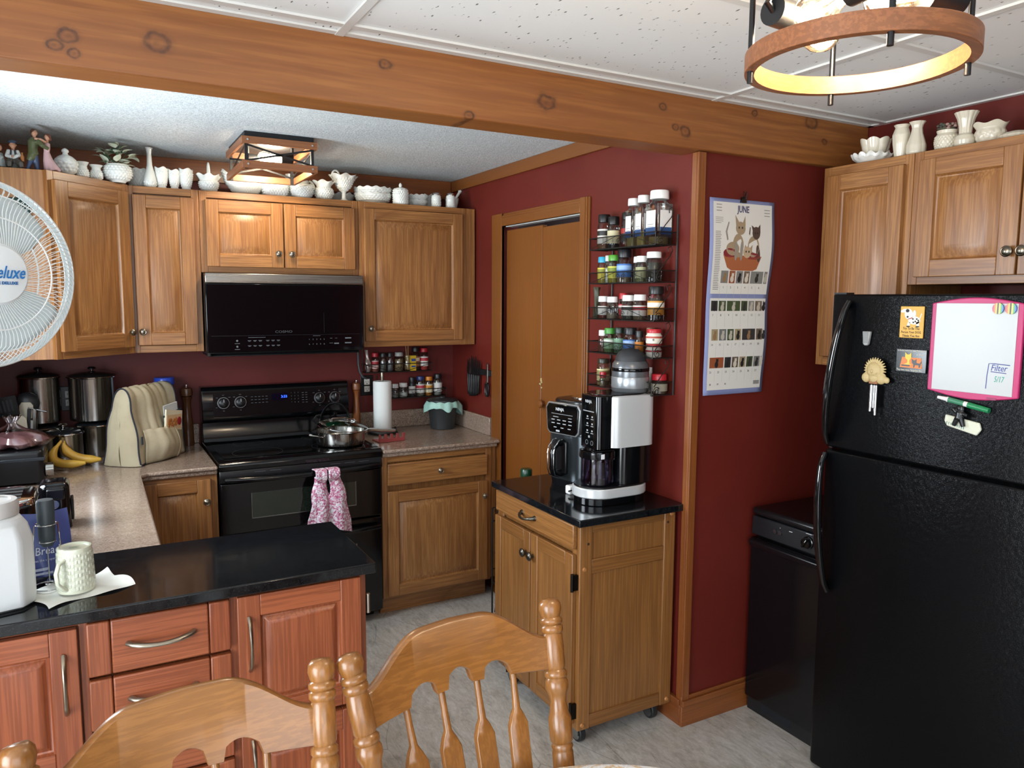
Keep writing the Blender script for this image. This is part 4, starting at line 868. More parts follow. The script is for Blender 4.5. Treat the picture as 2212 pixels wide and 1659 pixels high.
def mill(label, loc, m, h, r):
    t = thing('pepper_mill', label, 'pepper mill', loc); k = h/.30
    MB().lathe([(r,0),(r,.01*k),(r*.98,.07*k),(r*.93,.085*k),(r*.98,.09*k),(r*.80,.14*k),(r*.66,.19*k),(r*.72,.225*k),(r*.95,.24*k),(r*.9,.2425*k)], 28).build('mill_body', m['z'], t)
    MB().lathe([(r*.8,.243*k),(r*1.02,.248*k),(r*1.05,.268*k),(r*.95,.282*k),(r*.5,.289*k)], 28).build('mill_head', m['z'], t)
    MB().lathe([(.004,.288*k),(.004,.292*k),(.007,.295*k),(.007,.302*k),(.002,.306*k)], 14).build('mill_nut', CHROME, t)
mill('tall light wood pepper mill between the stove and the paper towels', (.818,-.062,CT+.0005), TRIM, .29, .0225)
mill('tall dark wood pepper mill left of the stove, beside the fabric cover', (-.062,-.064,CT+.0005), MILLW, .308, .028)
cb_ = thing('compost_bin', 'charcoal lidded compost bin with a pale teal liner on the right counter', 'bin', (1.296,-.168,CT+.0005))
CHAR = P('#2a2d2f', .45)
m = MB()
def rib(t, r, z, k): return (r*(1+.012*(abs(math.cos(4*t)) > .97)), z)
m.lathe([(.066,0),(.070,.004),(.086,.150),(.090,.155),(.088,.157)], 64, mod=rib); m.build('bin_body', CHAR, cb_)
m = MB()
def lin_(t, r, z, k):
    d = .018*math.sin(3*t+.6)+.010*math.sin(7*t); ex = .055*max(0,math.cos(t+.25))**8+.03*max(0,math.cos(t-PI+.2))**6
    return (r+(ex*.35 if k < 3 else 0)+.003*math.sin(11*t), z-(ex+max(0,d))*(3-k)/3 if k < 3 else z)
m.lathe([(.097,.128),(.098,.138),(.096,.150),(.090,.160),(.088,.162)], 96, mod=lin_, caps=(False,False)); m.build('bin_liner', P('#9fc9bd',.45), cb_, smooth=70)
MB().lathe([(.089,.158),(.091,.162),(.090,.168),(.07,.174),(.02,.178),(.002,.178)], 48).build('bin_lid', CHAR, cb_)
MB().lathe([(.018,.178),(.016,.184),(.002,.185)], 20).build('lid_knob', CHAR, cb_)
def outlet(label, x, z, pl):
    t = thing('electrical_outlet', label, 'outlet', (x,-.001,z)); MB().box(-.036,.036,-.006,0,-.058,.058).build('cover_plate', P(pl,.35), t, bev=.002)
    for dz in (-.02,.02):
        r = MB().box(-.0165,.0165,-.009,-.006,dz-.0165,dz+.0165).build('receptacle', P('#d8d6ce',.4), t, bev=.003)
        m = MB().box(-.008,-.006,-.0094,-.0088,dz-.003,dz+.007).box(.006,.008,-.0094,-.0088,dz-.002,dz+.006).cyl((0,-.0094,dz-.009),(0,-.0088,dz-.009),.0028,n=10); m.build('slot', BLKM, r)
outlet('black-plated wall outlet right of the stove with a grey cord plugged in', .898, 1.125, '#0d0d0e')
outlet('black-plated wall outlet between the two tall steel canister stacks', -.575, 1.135, '#0d0d0e')
# knife strip with knives
ks = thing('knife_strip', 'black magnetic knife strip on the red wall beside the closet door', 'knife rack', (XR-.001,-.385,1.215)); MB().box(-.014,0,-.150,.160,-.016,.016).build('strip', BLKM, ks, bev=.002)
KN = [(.135,.115,.016,.2),(.112,.125,.018,.24),(.088,.12,.018,.26),(.064,.12,.017,.24),(.040,.115,.017,.26),(.016,.11,.015,.2),(-.006,.10,.014,.22)]
WH = ['nearest the back wall','second from the back wall','third from the back wall','in the middle of the strip','fifth from the back wall','sixth from the back wall','nearest the kitchen scissors']
for i, (y, hl, w, bl_) in enumerate(KN):
    t = thing('kitchen_knife', 'black-handled knife hanging on the magnetic strip, '+WH[i], 'knife', (XR-.0165,-.385+y,1.19), 0, 'knives on the magnetic strip', rot=(R(-4+i*1.2),0,0))
    m = MB(); m.prism([(-w/2,.0),(w/2,.0),(w*.42,bl_*.30),(-w*.1,bl_*.42),(-w/2,bl_*.34)], -.0015, .0015, 'x'); m.build('blade', P('#1c1c1e',.3,.4) if i != 1 else STEEL, t)
    MB().prism([(-w*.42,.005),(w*.42,.005),(w*.36,-hl*.5),(w*.48,-hl*.95),(w*.2,-hl),(-w*.3,-hl),(-w*.45,-hl*.8),(-w*.34,-hl*.4)], -.007, .006, 'x').build('handle', BLKS, t, bev=.003)
t = thing('kitchen_scissors', 'black-handled scissors hanging at the door end of the magnetic strip', 'scissors', (XR-.0165,-.385-.105,1.19))
MB().prism([(-.006,-.03),(.006,-.03),(.004,.075),(0,.085),(-.004,.075)], -.0035, -.0012, 'x').build('blade', STEEL, t); MB().prism([(-.008,-.03),(.004,-.03),(-.004,.07),(-.008,.078)], -.001, .0014, 'x').build('blade', STEEL, t)
for s_ in (-1,1): MB().tube([(-.003+s_*.002, s_*(.014+.011*math.sin(a)), -.066+.036*math.cos(a)) for a in [2*PI*i/20 for i in range(20)]], .0042, 8, closed=True).build('finger_loop', BLKS, t)
# ---------------------------------------------------------------- left counter
def canister(label, x, y, z, r, h, knobc=CHROME, win=True):
    t = thing('steel_canister', label, 'canister', (x,y,z))
    MB().lathe([(r*.94,0),(r,.004),(r,h-.006),(r*1.02,h)], 44).build('canister_body', STEEL, t)
    l = MB().lathe([(r*1.05,h+.0005),(r*1.06,h+.006),(r*1.03,h+.011),(r*.9,h+.018),(r*.5,h+.027),(.004,h+.030)], 44).build('canister_lid', P('#1b1d20',.06,.2), t)
    MB().tube([(r*1.055*math.cos(2*PI*i/44), r*1.055*math.sin(2*PI*i/44), h+.004) for i in range(44)], .004, 8, closed=True).build('lid_rim', CHROME, l)
    if knobc: MB().lathe([(.006,h+.028),(.006,h+.036),(.017,h+.038),(.018,h+.043),(.012,h+.048),(.002,h+.049)], 20).build('lid_knob', knobc, l)
    return t
CZ_ = CT+.0008
canister('big steel canister with glass lid, on top of the stack behind the fabric cover', -.475, -.122, CZ_+.172, .100, .200, BLKS)
canister('steel canister supporting the big canister, behind the bananas tips', -.475, -.122, CZ_, .080, .142, None)
canister('narrower steel canister on top of the stack by the corner wall', -.690, -.115, CZ_+.172, .083, .205, BLKS)
canister('steel canister at the bottom of the corner stack, behind the utensil crock', -.690, -.115, CZ_, .080, .142, None)
canister('short steel canister with knobbed glass lid, directly behind the bananas', -.600, -.262, CZ_, .076, .132)
def banana(t, pts, rad, ci):
    m = MB(); P_ = []
    for i in range(22):
        u = i/21; a, b, c = map(Vector, pts); P_.append(a*(1-u)**2+b*2*u*(1-u)+c*u*u)
    rr = [rad*(.32 if i == 0 else .36 if i < 3 else min(1, .45+.75*(i-2)/6) if i < 8 else min(1, (21.6-i)/3.5)**.6) for i in range(22)]
    bm_ = m.tube(P_, rr, 7, fl=.92).build('banana', BAN, t, smooth=60, bev=0); return bm_
t = NT('banana_skin'); v = t.coords(); n = t.noise(v, 60, 4, .7); n2 = t.noise(v, 9, 2)
c_ = t.mix(t.ramp(n2, [(.35,'#b8892f'),(.65,'#cba23f')]), '#5a3c16', t.ramp(n, [(.66,0.),(.74,.8)])); t.l(c_, t.b.inputs['Base Color']); t.set(Roughness=.45); BAN = t.m
bn = thing('banana_bunch', 'bunch of two ripe bananas in front of the short steel canister', 'bananas', (-.592,-.400,CZ_+.011))
banana(bn, [(-.012,.03,.108),(-.115,-.03,.002),(.075,-.055,.018)], .0205, 0); banana(bn, [(-.004,.03,.108),(-.012,.02,.022),(.135,-.012,.020)], .0205, 1)
MB().cyl((-.010,.031,.100),(-.006,.033,.122),.010,.007,10).build('stem', P('#5b4a22',.6), bn)
# quilted appliance cover
t = NT('cream_quilted_cotton'); v = t.coords(); n = t.noise(v, 7, 4); f = t.noise(v, 260, 2); t.l(t.mix('#ada186', '#8f8164', t.ramp(n, [(.45,0.),(.75,.6)])), t.b.inputs['Base Color']); t.set(Roughness=.95); t.bump(f, .2, .002); CLOTH = t.m
cv = thing('appliance_cover', 'cream quilted fabric appliance cover with navy piping on the left counter', 'appliance cover', (-.268,-.322,CZ_), R(51))
def cvp(u, v):                                               # u along the length, v front hem over the top to the back hem
    L_ = .335; hd = .088; H_ = .345; wob = .007*math.sin(9*u+3*v)+.004*math.sin(17*u+5)+.004*math.sin(23*v+6*u)
    if v < .36: k = v/.36; z = H_*.74*k; y = -hd+.036*k**1.5
    elif v < .64:
        k = (v-.36)/.28; a = PI*k; z = H_*.74+.090*math.sin(a); y = -.052*math.cos(a)
    else: k = (v-.64)/.36; z = H_*.74*(1-k); y = .052+.036*k**.66
    bel = .024*math.exp(-((v-.12)/.12)**2)*math.sin(PI*u); sh = 1-.10*min(1,z/H_)**1.5
    q = .0065*abs(math.sin(PI*u*7)) if .2 < v < .8 else .0035*abs(math.sin(PI*u*7))
    y += (-bel if v < .5 else 0)+wob*(1 if v < .5 else -1); z += (q-.003)*math.sin(PI*v)
    return ((u-.5)*L_*sh, y-(q*math.cos(PI*v)*.9), max(.002, z))
m = MB().grid(cvp, 70, 48)
for s_ in (0,1):                                             # gathered end panels
    ring = [cvp(s_, i/48) for i in range(49)]; sg_ = -1 if s_ == 0 else 1
    def bul(p, k): return sg_*k*(.022*math.sin(PI*min(1,p[2]/.33))**.7+.022*(1-min(1,p[2]/.2))+.004*math.sin(p[1]*90)*math.sin(p[2]*30))
    q3 = [(p[0]+bul(p,.6), p[1]*.82, p[2]*.985) for p in ring]; cen = [(p[0]+bul(p,.95), p[1]*.5, p[2]*.965) for p in ring]; mid = [(p[0]+bul(p,1.05), -p[1]*.10, p[2]*.955) for p in ring]
    V = [[m.v(p) for p in q_] for q_ in (ring,q3,cen,mid)]
    for a, b in zip(V, V[1:]):
        for i in range(48): m.face([a[i],a[i+1],b[i+1],b[i]])
cvb = m.build('quilted_body', CLOTH, cv, smooth=80)
NAVY = P('#151a26', .7)
for s_ in (0,1): MB().tube([Vector(cvp(s_, .01+i/50))+Vector(((-1 if s_ == 0 else 1)*.002,0,.001)) for i in range(50)], .0036, 8).build('piping', NAVY, cv)
MB().tube([Vector(cvp(i/30, .006))+Vector((0,-.002,.002)) for i in range(31)], .0034, 8).build('hem_piping', NAVY, cv)
def pk(u, v):
    p = Vector(cvp(.12+.84*u, .004+.215*v)); return p+Vector((0,-.006-.020*math.sin(PI*min(1,v*.9))*math.sin(PI*u)-.010*v*math.sin(PI*u),0))
o = MB().grid(pk, 30, 12).build('front_pocket', CLOTH, cv, smooth=80); sd = o.modifiers.new('thick','SOLIDIFY'); sd.thickness = .002
for u0 in (.66,.70): MB().tube([Vector(pk(u0, i/10))+Vector((0,-.0015,0)) for i in range(11)], .0011, 6).build('pocket_seam', P('#d8cdb0',.9), cv)
MB().obox(Vector(cvp(.02,.16))+Vector((.010,-.006,0)), (.0065,0,0), (0,.001,0), (0,0,.018)).build('side_label', P('#3c4550',.6), cv)
pp = thing('recipe_cards', 'papers and a small picture book tucked in the fabric cover pocket', 'papers', cv.matrix_basis @ Vector((.055,-.112,.137)), R(51))
MB().obox((0,.018,.075), (.052,0,.004), (0,.0012,.001), (-.003,0,.040)).build('white_card', P('#c6cbcd',.6), pp); MB().obox((.0,.006,.040), (.060,0,-.010), (0,.004,0), (.006,0,.045)).build('book', P('#d8cfb4',.7), pp)
MB().obox((-.004,.0012,.030), (.054,0,-.004), (0,.001,0), (.004,0,.034)).build('picture_card', P('#cfae86',.5), pp)
m = MB(); random.seed(5)
for i in range(26): m.ball((-.045+.06*random.random(),-.001,.012+.034*random.random()), .005+.004*random.random(), sy=.25, n=8)
m.build('picture_print', P('#a9672f',.6), pp); MB().ball((.036,-.001,.030), .020, sx=.8, sy=.12, n=14).build('picture_print', P('#8d1f26',.5), pp)
MB().obox((.004,.012,.072), (.068,0,.010), (0,.003,0), (0,0,.004)).build('book_spine', NAVY, pp)
bl_ = thing('storage_jar', 'tall jar with a bright blue lid, behind the fabric cover', 'jar', (-.163,-.074,CZ_)); MB().lathe([(.040,0),(.043,.006),(.043,.30),(.036,.318)], 32).build('jar_body', P('#a9b3c2',.2), bl_)
MB().lathe([(.045,.316),(.047,.319),(.047,.348),(.044,.352),(.002,.3525)], 32).build('jar_lid', P('#2f52c8',.3), bl_)
# utensil crock and its utensils
uc = thing('utensil_crock', 'cream ceramic crock holding kitchen utensils, in the back left corner', 'crock', (-.742,-.305,CZ_))
MB().lathe([(.052,0),(.055,.004),(.056,.140),(.058,.145),(.053,.145),(.051,.01),(.004,.008)], 36).build('crock_body', P('#cfc9ba',.25), uc)
UT_ = [('slotted_turner','black slotted turner standing highest at the left of the utensil crock',-.030,.012,-9,8,'turner','#15171a'),('spatula','cream spatula with grey edge in the middle of the utensil crock',.0,.030,2,-3,'flat','#cfc6b0'),
       ('kitchen_tongs','black-gripped steel tongs leaning right in the utensil crock',.030,-.030,4,2,'tongs','#b8b8b4'),('wire_masher','thin steel wire masher at the right of the utensil crock',.028,.012,5,-1,'wire','#8f8e8a'),
       ('ladle','dark grey ladle with round bowl behind the slotted turner',-.006,.030,3,-6,'bowl','#24272b'),('wooden_paddle','cream short-handled paddle at the front of the utensil crock',.0,-.050,-4,4,'flat2','#d8d0ba')]
for nm, lb, x, y, ry, rx, kind_, col in UT_:
    t = thing(nm, lb, 'utensil', (-.742+x*.5,-.305+y*.5,CZ_+.012), rot=(R(rx),R(ry),0)); hh = {'turner':.24,'flat':.19,'tongs':.20,'wire':.19,'bowl':.24,'flat2':.14}[kind_]
    MB().tube([(0,0,0),(0,0,hh)], .0048, 8, fl=1.4).build('handle', P(col,.4), t)
    if kind_ == 'turner':
        m = MB().rbox(0,0,.040,.003,hh-.01,hh+.075,.002,2); m.build('head', P(col,.4), t); m = MB()
        for i in range(4): m.box(-.026+.014*i,-.020+.014*i,-.0036,.0036,hh+.01,hh+.06)
        m.build('slots', P('#2d3136',.5), t)
    elif kind_ in ('flat','flat2'): MB().prism([(-.010,hh),(.010,hh),(.026,hh+.022),(.026,hh+.070),(.016,hh+.084),(-.018,hh+.084),(-.026,hh+.07),(-.026,hh+.022)], -.003, .003, 'y').build('head', P(col,.5), t, bev=.002)
    elif kind_ == 'tongs':
        for s_ in (-1,1): MB().box(s_*.010-.007,s_*.010+.007,-.004,.004,.05,hh+.05).build('arm', P('#1a1d20',.35) if s_ < 0 else STEEL, t, bev=.002)
    elif kind_ == 'wire': MB().tube([(-.02,0,.10),(-.016,0,hh),(-.012,0,hh+.055)], .002, 6).tube([(.02,0,.10),(.016,0,hh),(.018,0,hh+.05)], .002, 6).tube([(-.02,0,hh+.060),(.05,0,hh+.044)], .0032, 8).build('head', CHROME, t)
    else: MB().ball((0,.02,hh+.03), .048, sy=.5, n=20).build('head', P(col,.4), t)
# toaster oven with a bag of bread on it
to = thing('toaster_oven', 'black countertop toaster oven with a steel knob, behind the chrome toaster', 'toaster oven', (-.795,-.560,CZ_))
m = MB(); m.rbox(0,0,.140,.135,.012,.142,.025,4,rt=.016); m.build('oven_body', BLKS, to); MB().box(-.142,.142,-.137,.137,.098,.112).build('band', P('#3a3f45',.25,.5), to, bev=.003)
for x in (-.11,.11):
    for y in (-.1,.1): MB().cyl((x,y,0),(x,y,.013),.012,n=12).build('foot', BLKM, to)
MB().cyl((.141,-.10,.055),(.168,-.10,.055),.028,.027,28).build('knob', STEEL, to)
bg = thing('bread_bag', 'loaf of bread in a clear pink plastic bag on the toaster oven', 'bread', (-.765,-.585,CZ_+.1455))
def lump(t, r, z, k): return (r*(1+.10*math.sin(5*t+k)+.06*math.sin(11*t-2*k)), z+.004*math.sin(7*t+k))
MB().lathe([(.06,.0),(.095,.006),(.105,.022),(.09,.042),(.05,.052),(.004,.054)], 40, mod=lump, sx=1.05, sy=.85).build('loaf', P('#b98a86',.8), bg, smooth=60)
MB().lathe([(.07,.001),(.11,.006),(.122,.024),(.10,.050),(.05,.066),(.020,.084),(.014,.094),(.028,.118),(.030,.122)], 56, mod=lump, sx=1.05, sy=.85, caps=(True,False)).build('bag_film', FILM, bg, smooth=30)
# chrome toaster, black can opener
tt = thing('toaster', 'chrome-topped black toaster on the left counter, behind the white jug', 'toaster', (-.785,-1.560,CZ_))
m = MB(); m.rbox(0,0,.155,.118,.012,.150,.06,6,rt=.008); m.build('toaster_body', BLK, tt); m = MB(); m.rbox(0,0,.150,.112,.150,.166,.056,6,rt=.010); tp = m.build('chrome_top', CHROME, tt)
for y in (-.062,-.02,.022,.064): MB().box(-.115,.115,y-.011,y+.011,.1655,.1668).build('bread_slot', BLKM, tp)
for x in (-.11,.11): MB().box(x-.02,x+.02,-.06,.06,0,.0125).build('foot', BLKM, tt)
MB().box(.154,.158,-.06,.06,.02,.12).build('end_panel', P('#6f675e',.3,.5), tt, bev=.003); MB().box(.158,.176,-.016,.016,.095,.107).build('lever', BLKS, tt, bev=.004)
co = thing('can_opener', 'black glossy electric can opener between the toaster and the bare counter', 'can opener', (-.598,-1.345,CZ_))
m = MB(); m.rbox(0,0,.046,.062,.0,.150,.028,6,taper=.94,rt=.02); m.build('opener_body', BLK, co); MB().box(-.02,.03,-.075,-.058,.10,.135).build('lever', BLKS, co, bev=.004); MB().cyl((.0,-.062,.085),(.0,-.070,.085),.014,n=18).build('cutting_wheel', CHROME, co); MB().box(.044,.052,-.03,.03,.02,.09).build('side_grip', BLKM, co, bev=.003)
# ---------------------------------------------------------------- peninsula top
PZ = CT+.0025
jg = thing('white_jug', 'large white plastic square jug with a screw lid on the granite', 'jug', (-.705,-2.040,PZ), R(14))
WJ = P('#d3d6d6', .45)
def octo(h, z, c): return [(h,-h+c,z),(h,h-c,z),(h-c,h,z),(-h+c,h,z),(-h,h-c,z),(-h,-h+c,z),(-h+c,-h,z),(h-c,-h,z)]
MB().rings([octo(.074,0,.03),octo(.080,.010,.032),octo(.082,.03,.034),octo(.082,.165,.034),octo(.074,.20,.034),octo(.060,.222,.030)]).build('jug_body', WJ, jg, bev=.008, segs=3)
MB().lathe([(.059,.220),(.063,.223),(.064,.250),(.060,.258),(.048,.259),(.046,.255),(.010,.255),(.002,.256)], 44).build('jug_lid', P('#c3c0bd',.45), jg); MB().box(-.02,.02,-.003,.003,.2545,.2585).build('lid_ridge', P('#c3c0bd',.45), jg, bev=.001)
fr = thing('milk_frother', 'dark grey handheld milk frother upside down in a wire stand', 'milk frother', (-.592,-1.975,PZ+.004))
MB().tube([(.038*math.cos(2*PI*i/36),.038*math.sin(2*PI*i/36),.002) for i in range(36)], .002, 8, closed=True).tube([(-.034,-.012,.002),(-.032,-.012,.10),(-.026,-.010,.165)], .0018, 8).tube([(.030,.012,.002),(.028,.012,.10),(.024,.012,.165)], .0018, 8).build('wire_stand', CHROME, fr)
for z, r in ((.165,.024),(.120,.019)): MB().tube([(r*math.cos(2*PI*i/30),r*math.sin(2*PI*i/30),z) for i in range(30)], .0016, 8, closed=True).build('wire_loop', CHROME, fr)
MB().lathe([(.012,.108),(.018,.118),(.0195,.14),(.0205,.222),(.018,.228),(.002,.229)], 26).build('handle', P('#363f44',.45), fr); MB().cyl((0,0,.012),(0,0,.11),.0016,n=8).tube([(.010*math.cos(2*PI*i/20),.010*math.sin(2*PI*i/20),.010) for i in range(20)], .0018, 6, closed=True).build('whisk', CHROME, fr)
pc_ = thing('coffee_pouch', 'blue printed stand-up pouch behind the milk frother', 'pouch', (-.600,-1.905,PZ), R(12))
def pou(s_):
    return lambda u, v: ((u-.5)*(.108+.012*math.sin(PI*v)), s_*(.026*(1-v)**.8+.001)*math.sin(PI*min(1,max(0,u))) + .002*math.sin(9*u+7*v), .002+.185*v-(.006*math.sin(PI*u) if v > .9 else 0))
m = MB().grid(pou(-1), 18, 18).grid(pou(1), 18, 18); m.build('pouch_body', P('#4a5590',.3), pc_, smooth=70)
MB().text('Bread', .030, MT(.0,-.0205,.085), fit=.056, shear=.1).build('pouch_lettering', P('#dfe3ee',.5), pc_); MB().text('tastes like a superior loaf', .009, MT(.0,-.0235,.062), fit=.08).build('pouch_lettering', P('#c6ccdf',.5), pc_)
MB().box(-.04,.0,-.0265,-.0255,.035,.042).box(-.04,.01,-.0265,-.0255,.024,.030).build('pouch_print', P('#b9bfd8',.5), pc_); MB().box(-.045,.045,-.0275,-.0265,.002,.018).build('pouch_window', P('#1d2030',.15), pc_)
def nap(u, v): return (-.105+.21*u+.006*math.sin(7*v), -.075+.15*v+.010*math.sin(6*u), .0012+.0022*(1+math.sin(11*u+4*v))+.010*max(0,(u-.82)/.18)**2*abs(math.sin(5*v)))
o = MB().grid(nap, 40, 30).build('paper_towel_sheet', P('#dcdcd4',.9), loc=(-.527,-2.022,PZ-.001), rot=(0,0,R(26)), smooth=80); tag(o, 'creased white paper towel sheet under the upside-down mug', 'paper towel')
mg = thing('mug', 'cream basketweave mug turned upside down on the paper towel', 'mug', (-.532,-2.030,PZ+.0062))
def bask(t, r, z, k):
    i = int(t/(2*PI)*16); j = int(z/.0085); return (r+(.0016*abs(math.sin(t*8*2))**.5 if (i+j)%2 else .0006), z) if .008 < z < .100 else (r, z)
m = MB().lathe([(.0425,0),(.0435,.004)]+[(.0430-.0035*i/90,.006+.098*i/90) for i in range(91)]+[(.0395,.108),(.038,.112),(.034,.1125),(.032,.109),(.002,.1088)], 192, mod=bask); m.build('mug_body', P('#cfd2bd',.2,0,.4), mg, smooth=50)
MB().tube([(-.020,-.030,.088),(-.034,-.046,.082),(-.040,-.056,.062),(-.038,-.056,.036),(-.026,-.040,.016),(-.022,-.034,.014)], [.006,.0065,.0065,.006,.0075,.009], 12, fl=.8).build('mug_handle', P('#cfd2bd',.2,0,.4), mg)
m = MB()
for i in range(5): m.box(-.012+.002*(i%2),.012-.003*(i%3),.006-.004*i-.0006,.006-.004*i+.0006,.1088,.1092)
m.build('maker_mark', P('#7c8574',.6), mg)
# ---------------------------------------------------------------- wire rack behind the cart
wr = thing('wire_rack', 'black scrolled wire rack standing behind the cart by the closet', 'rack', (1.175,-1.345,0))
for x in (-.125,.125):
    for y in (-.07,.07): MB().tube([(x,y,0),(x,y,.70)], .004, 8).build('upright', IRON, wr)
for z in (.10,.36,.64):
    m = MB()
    for i in range(9): m.cyl((-.125+.03125*i,-.07,z),(-.125+.03125*i,.07,z),.0018,n=6)
    for y in (-.07,.07): m.cyl((-.125,y,z),(.125,y,z),.003,n=8); m.cyl((-.125,y,z+.06),(.125,y,z+.06),.0025,n=8)
    m.build('wire_shelf', IRON, wr)
def spiral(c, r0, r1, a0, turns, ax='yz', n=22): 
    o = []
    for i in range(n+1):
        t = i/n; r = r0+(r1-r0)*t; a = a0+2*PI*turns*t; o.append((c[0], c[1]+r*math.cos(a), c[2]+r*math.sin(a)) if ax == 'yz' else (c[0]+r*math.cos(a), c[1], c[2]+r*math.sin(a)))
    return o
for z in (.23,.50,.69): MB().tube(spiral((-.125,0,z),.045,.008,0,1.6), .0028, 6).build('scroll', IRON, wr)
def bottle(nm, label, x, y, z, r, h, col, cap, lab=None, hd=.82):
    t = thing(nm, label, 'bottle', (x,y,z)); MB().lathe([(r*.9,0),(r,.006),(r,h*.62),(r*.85,h*.72),(r*.42,h*hd),(r*.42,h*.86)], 24).build('bottle_body', P(col,.3), t)
    MB().lathe([(r*.5,h*.85),(r*.52,h*.86),(r*.5,h*.98),(r*.3,h)], 20).build('bottle_cap', P(cap,.35), t)
    if lab: MB().lathe([(r+.0006,h*.15),(r+.0008,h*.5)], 24, caps=(False,False)).build('bottle_label', P(lab,.5), t)
bottle('squeeze_bottle', 'white and green bottle on the middle shelf of the wire rack', 1.090, -1.345, .3625, .034, .235, '#cfd6cc', '#c8cdc6', '#5c8a48'); bottle('white_bottle', 'plain white bottle on the lowest shelf of the wire rack', 1.092, -1.345, .1025, .033, .22, '#d5d9da', '#c9cccd')
gb = thing('green_capped_bottle', 'bottle with a dark green cap, its top showing above the cart', 'bottle', (1.190,-1.330,.6425)); MB().lathe([(.034,0),(.036,.005),(.036,.16),(.030,.185),(.024,.19)], 24).build('bottle_body', P('#3b4a3c',.2), gb); MB().lathe([(.024,.188),(.0265,.190),(.0265,.226),(.024,.231),(.002,.232)], 24).build('bottle_cap', P('#0f3b26',.25), gb)
# ---------------------------------------------------------------- milk glass along the wall-cabinet tops
UT = ZT+.0008
def hob(n, rows, a=.0035, z0=.012, z1=1, h=1):
    """hobnail bumps between z0 and z1 as a lathe modifier"""
    def f(t, r, z, k):
        if z < z0 or z > z1: return (r, z)
        row = (z-z0)/(z1-z0)*rows; b = abs(math.sin(PI*row))*abs(math.sin(n*t/2+(PI/2 if int(row)%2 else 0)))
        return (r+1.35*a*b**1.3, z)
    return f
def ruffle(base, n, amp, zlo, tilt=0):
    def f(t, r, z, k):
        r, z = base(t, r, z, k) if base else (r, z)
        if z > zlo: w = (z-zlo)/.03; w = min(1,w); r *= 1+amp*w*math.cos(n*t); z += w*(.25*amp*r*0+.006*math.sin(n*t+.5)+tilt*math.cos(t))
        return (r, z)
    return f
def glassware(name, label, cat, x, y, prof, mod=None, n=176, sub=8, m=None, sx=1, sy=1, rz=0, z=None, part='glass_body'):
    t = thing(name, label, cat, (x,y,UT if z is None else z), rz, 'milk glass on the wall cabinets' if m is None else 'cream pottery over the fridge')
    MB().lathe(prof, n, mod=mod, sub=sub, sx=sx, sy=sy).build(part, m or MILK, t, smooth=60); return t
def shell(outer, th=.003):
    return outer+[(max(.002,r-th), z-.0005) for r, z in reversed(outer) if z > .006]+[(.002,.006)]
def handle(par, pts, r, m=None, nm='handle'): MB().tube(pts, r, 10).build(nm, m or MILK, par, smooth=60)
def arc(c, rx, rz, a0, a1, n=16, ax='x', y=0): return [(c[0]+(rx*math.cos(a0+(a1-a0)*i/n) if ax == 'x' else 0), y+(rx*math.cos(a0+(a1-a0)*i/n) if ax == 'y' else 0), c[1]+rz*math.sin(a0+(a1-a0)*i/n)) for i in range(n+1)]
c = glassware('candy_jar', 'white glass lidded candy jar with leafy relief beside the dancing figurines', 'jar', -.527, -.47, shell([(.022,0),(.024,.004),(.033,.012),(.042,.03),(.044,.045),(.046,.058)]), ruffle(hob(14,3,.003,.012,.055),14,.04,.05))
MB().lathe([(.042,.057),(.037,.068),(.024,.080),(.012,.086),(.009,.092),(.014,.098),(.013,.105),(.006,.111),(.002,.113)], 48, mod=hob(12,2,.002,.06,.08), sub=3).build('jar_lid', MILK, c, smooth=60)
glassware('small_vase', 'small flared white hobnail vase right of the candy jar', 'vase', -.468, -.43, shell([(.018,0),(.024,.01),(.025,.025),(.019,.045),(.018,.052),(.026,.068)]), hob(18,4,.0018,.006,.04)); glassware('small_vase', 'smaller white hobnail vase just left of the potted plant', 'vase', -.416, -.40, shell([(.018,0),(.025,.012),(.025,.028),(.018,.046),(.018,.052),(.027,.064)]), hob(18,5,.0018,.006,.042))
pp_ = glassware('hobnail_bowl', 'round white hobnail rose bowl holding the variegated ivy', 'bowl', -.333, -.37, shell([(.030,0),(.032,.004),(.050,.02),(.057,.042),(.052,.065),(.045,.078)]), hob(22,6,.004,.008,.072))
# variegated ivy
iv = thing('potted_ivy', 'variegated green and white ivy growing from the hobnail bowl', 'plant', (-.335,-.365,UT+.060))
LG, LWt = P('#1c5230', .35), P('#c3c9b2', .4)
random.seed(11)
def leaf(par, base, az, el, ln, wd):
    m = MB()
    def f(u, v, k=1.0):
        s_ = (v-.5)*2; w = wd*math.sin(PI*min(1,u**.75))**.8*k; x = ln*(u*k+(1-k)*.45); y = s_*w; z = -.25*ln*u*u+.22*abs(y)
        return Vector((x,y,z))
    q = Matrix.Translation(base) @ Matrix.Rotation(az,4,'Z') @ Matrix.Rotation(-el,4,'Y')
    m.m = 1; m.grid(lambda u, v: q @ f(u, v), 8, 6); m.m = 0; m.grid(lambda u, v: q @ (f(.06+.86*u, .10+.80*v)+Vector((0,0,.0012))), 8, 6)
    return m.build('leaf', [LG, LWt], par, smooth=70)
for i in range(40):
    az = random.uniform(0,2*PI); rr = random.uniform(.015,.062); h = random.uniform(.0,.085)*(1-rr*5)+.012; ph_ = az+random.uniform(-.6,.6)
    b = (rr*math.cos(az), rr*.8*math.sin(az)-.008, h); leaf(iv, b, ph_, random.uniform(-.1,1.0), random.uniform(.034,.050), random.uniform(.013,.019))
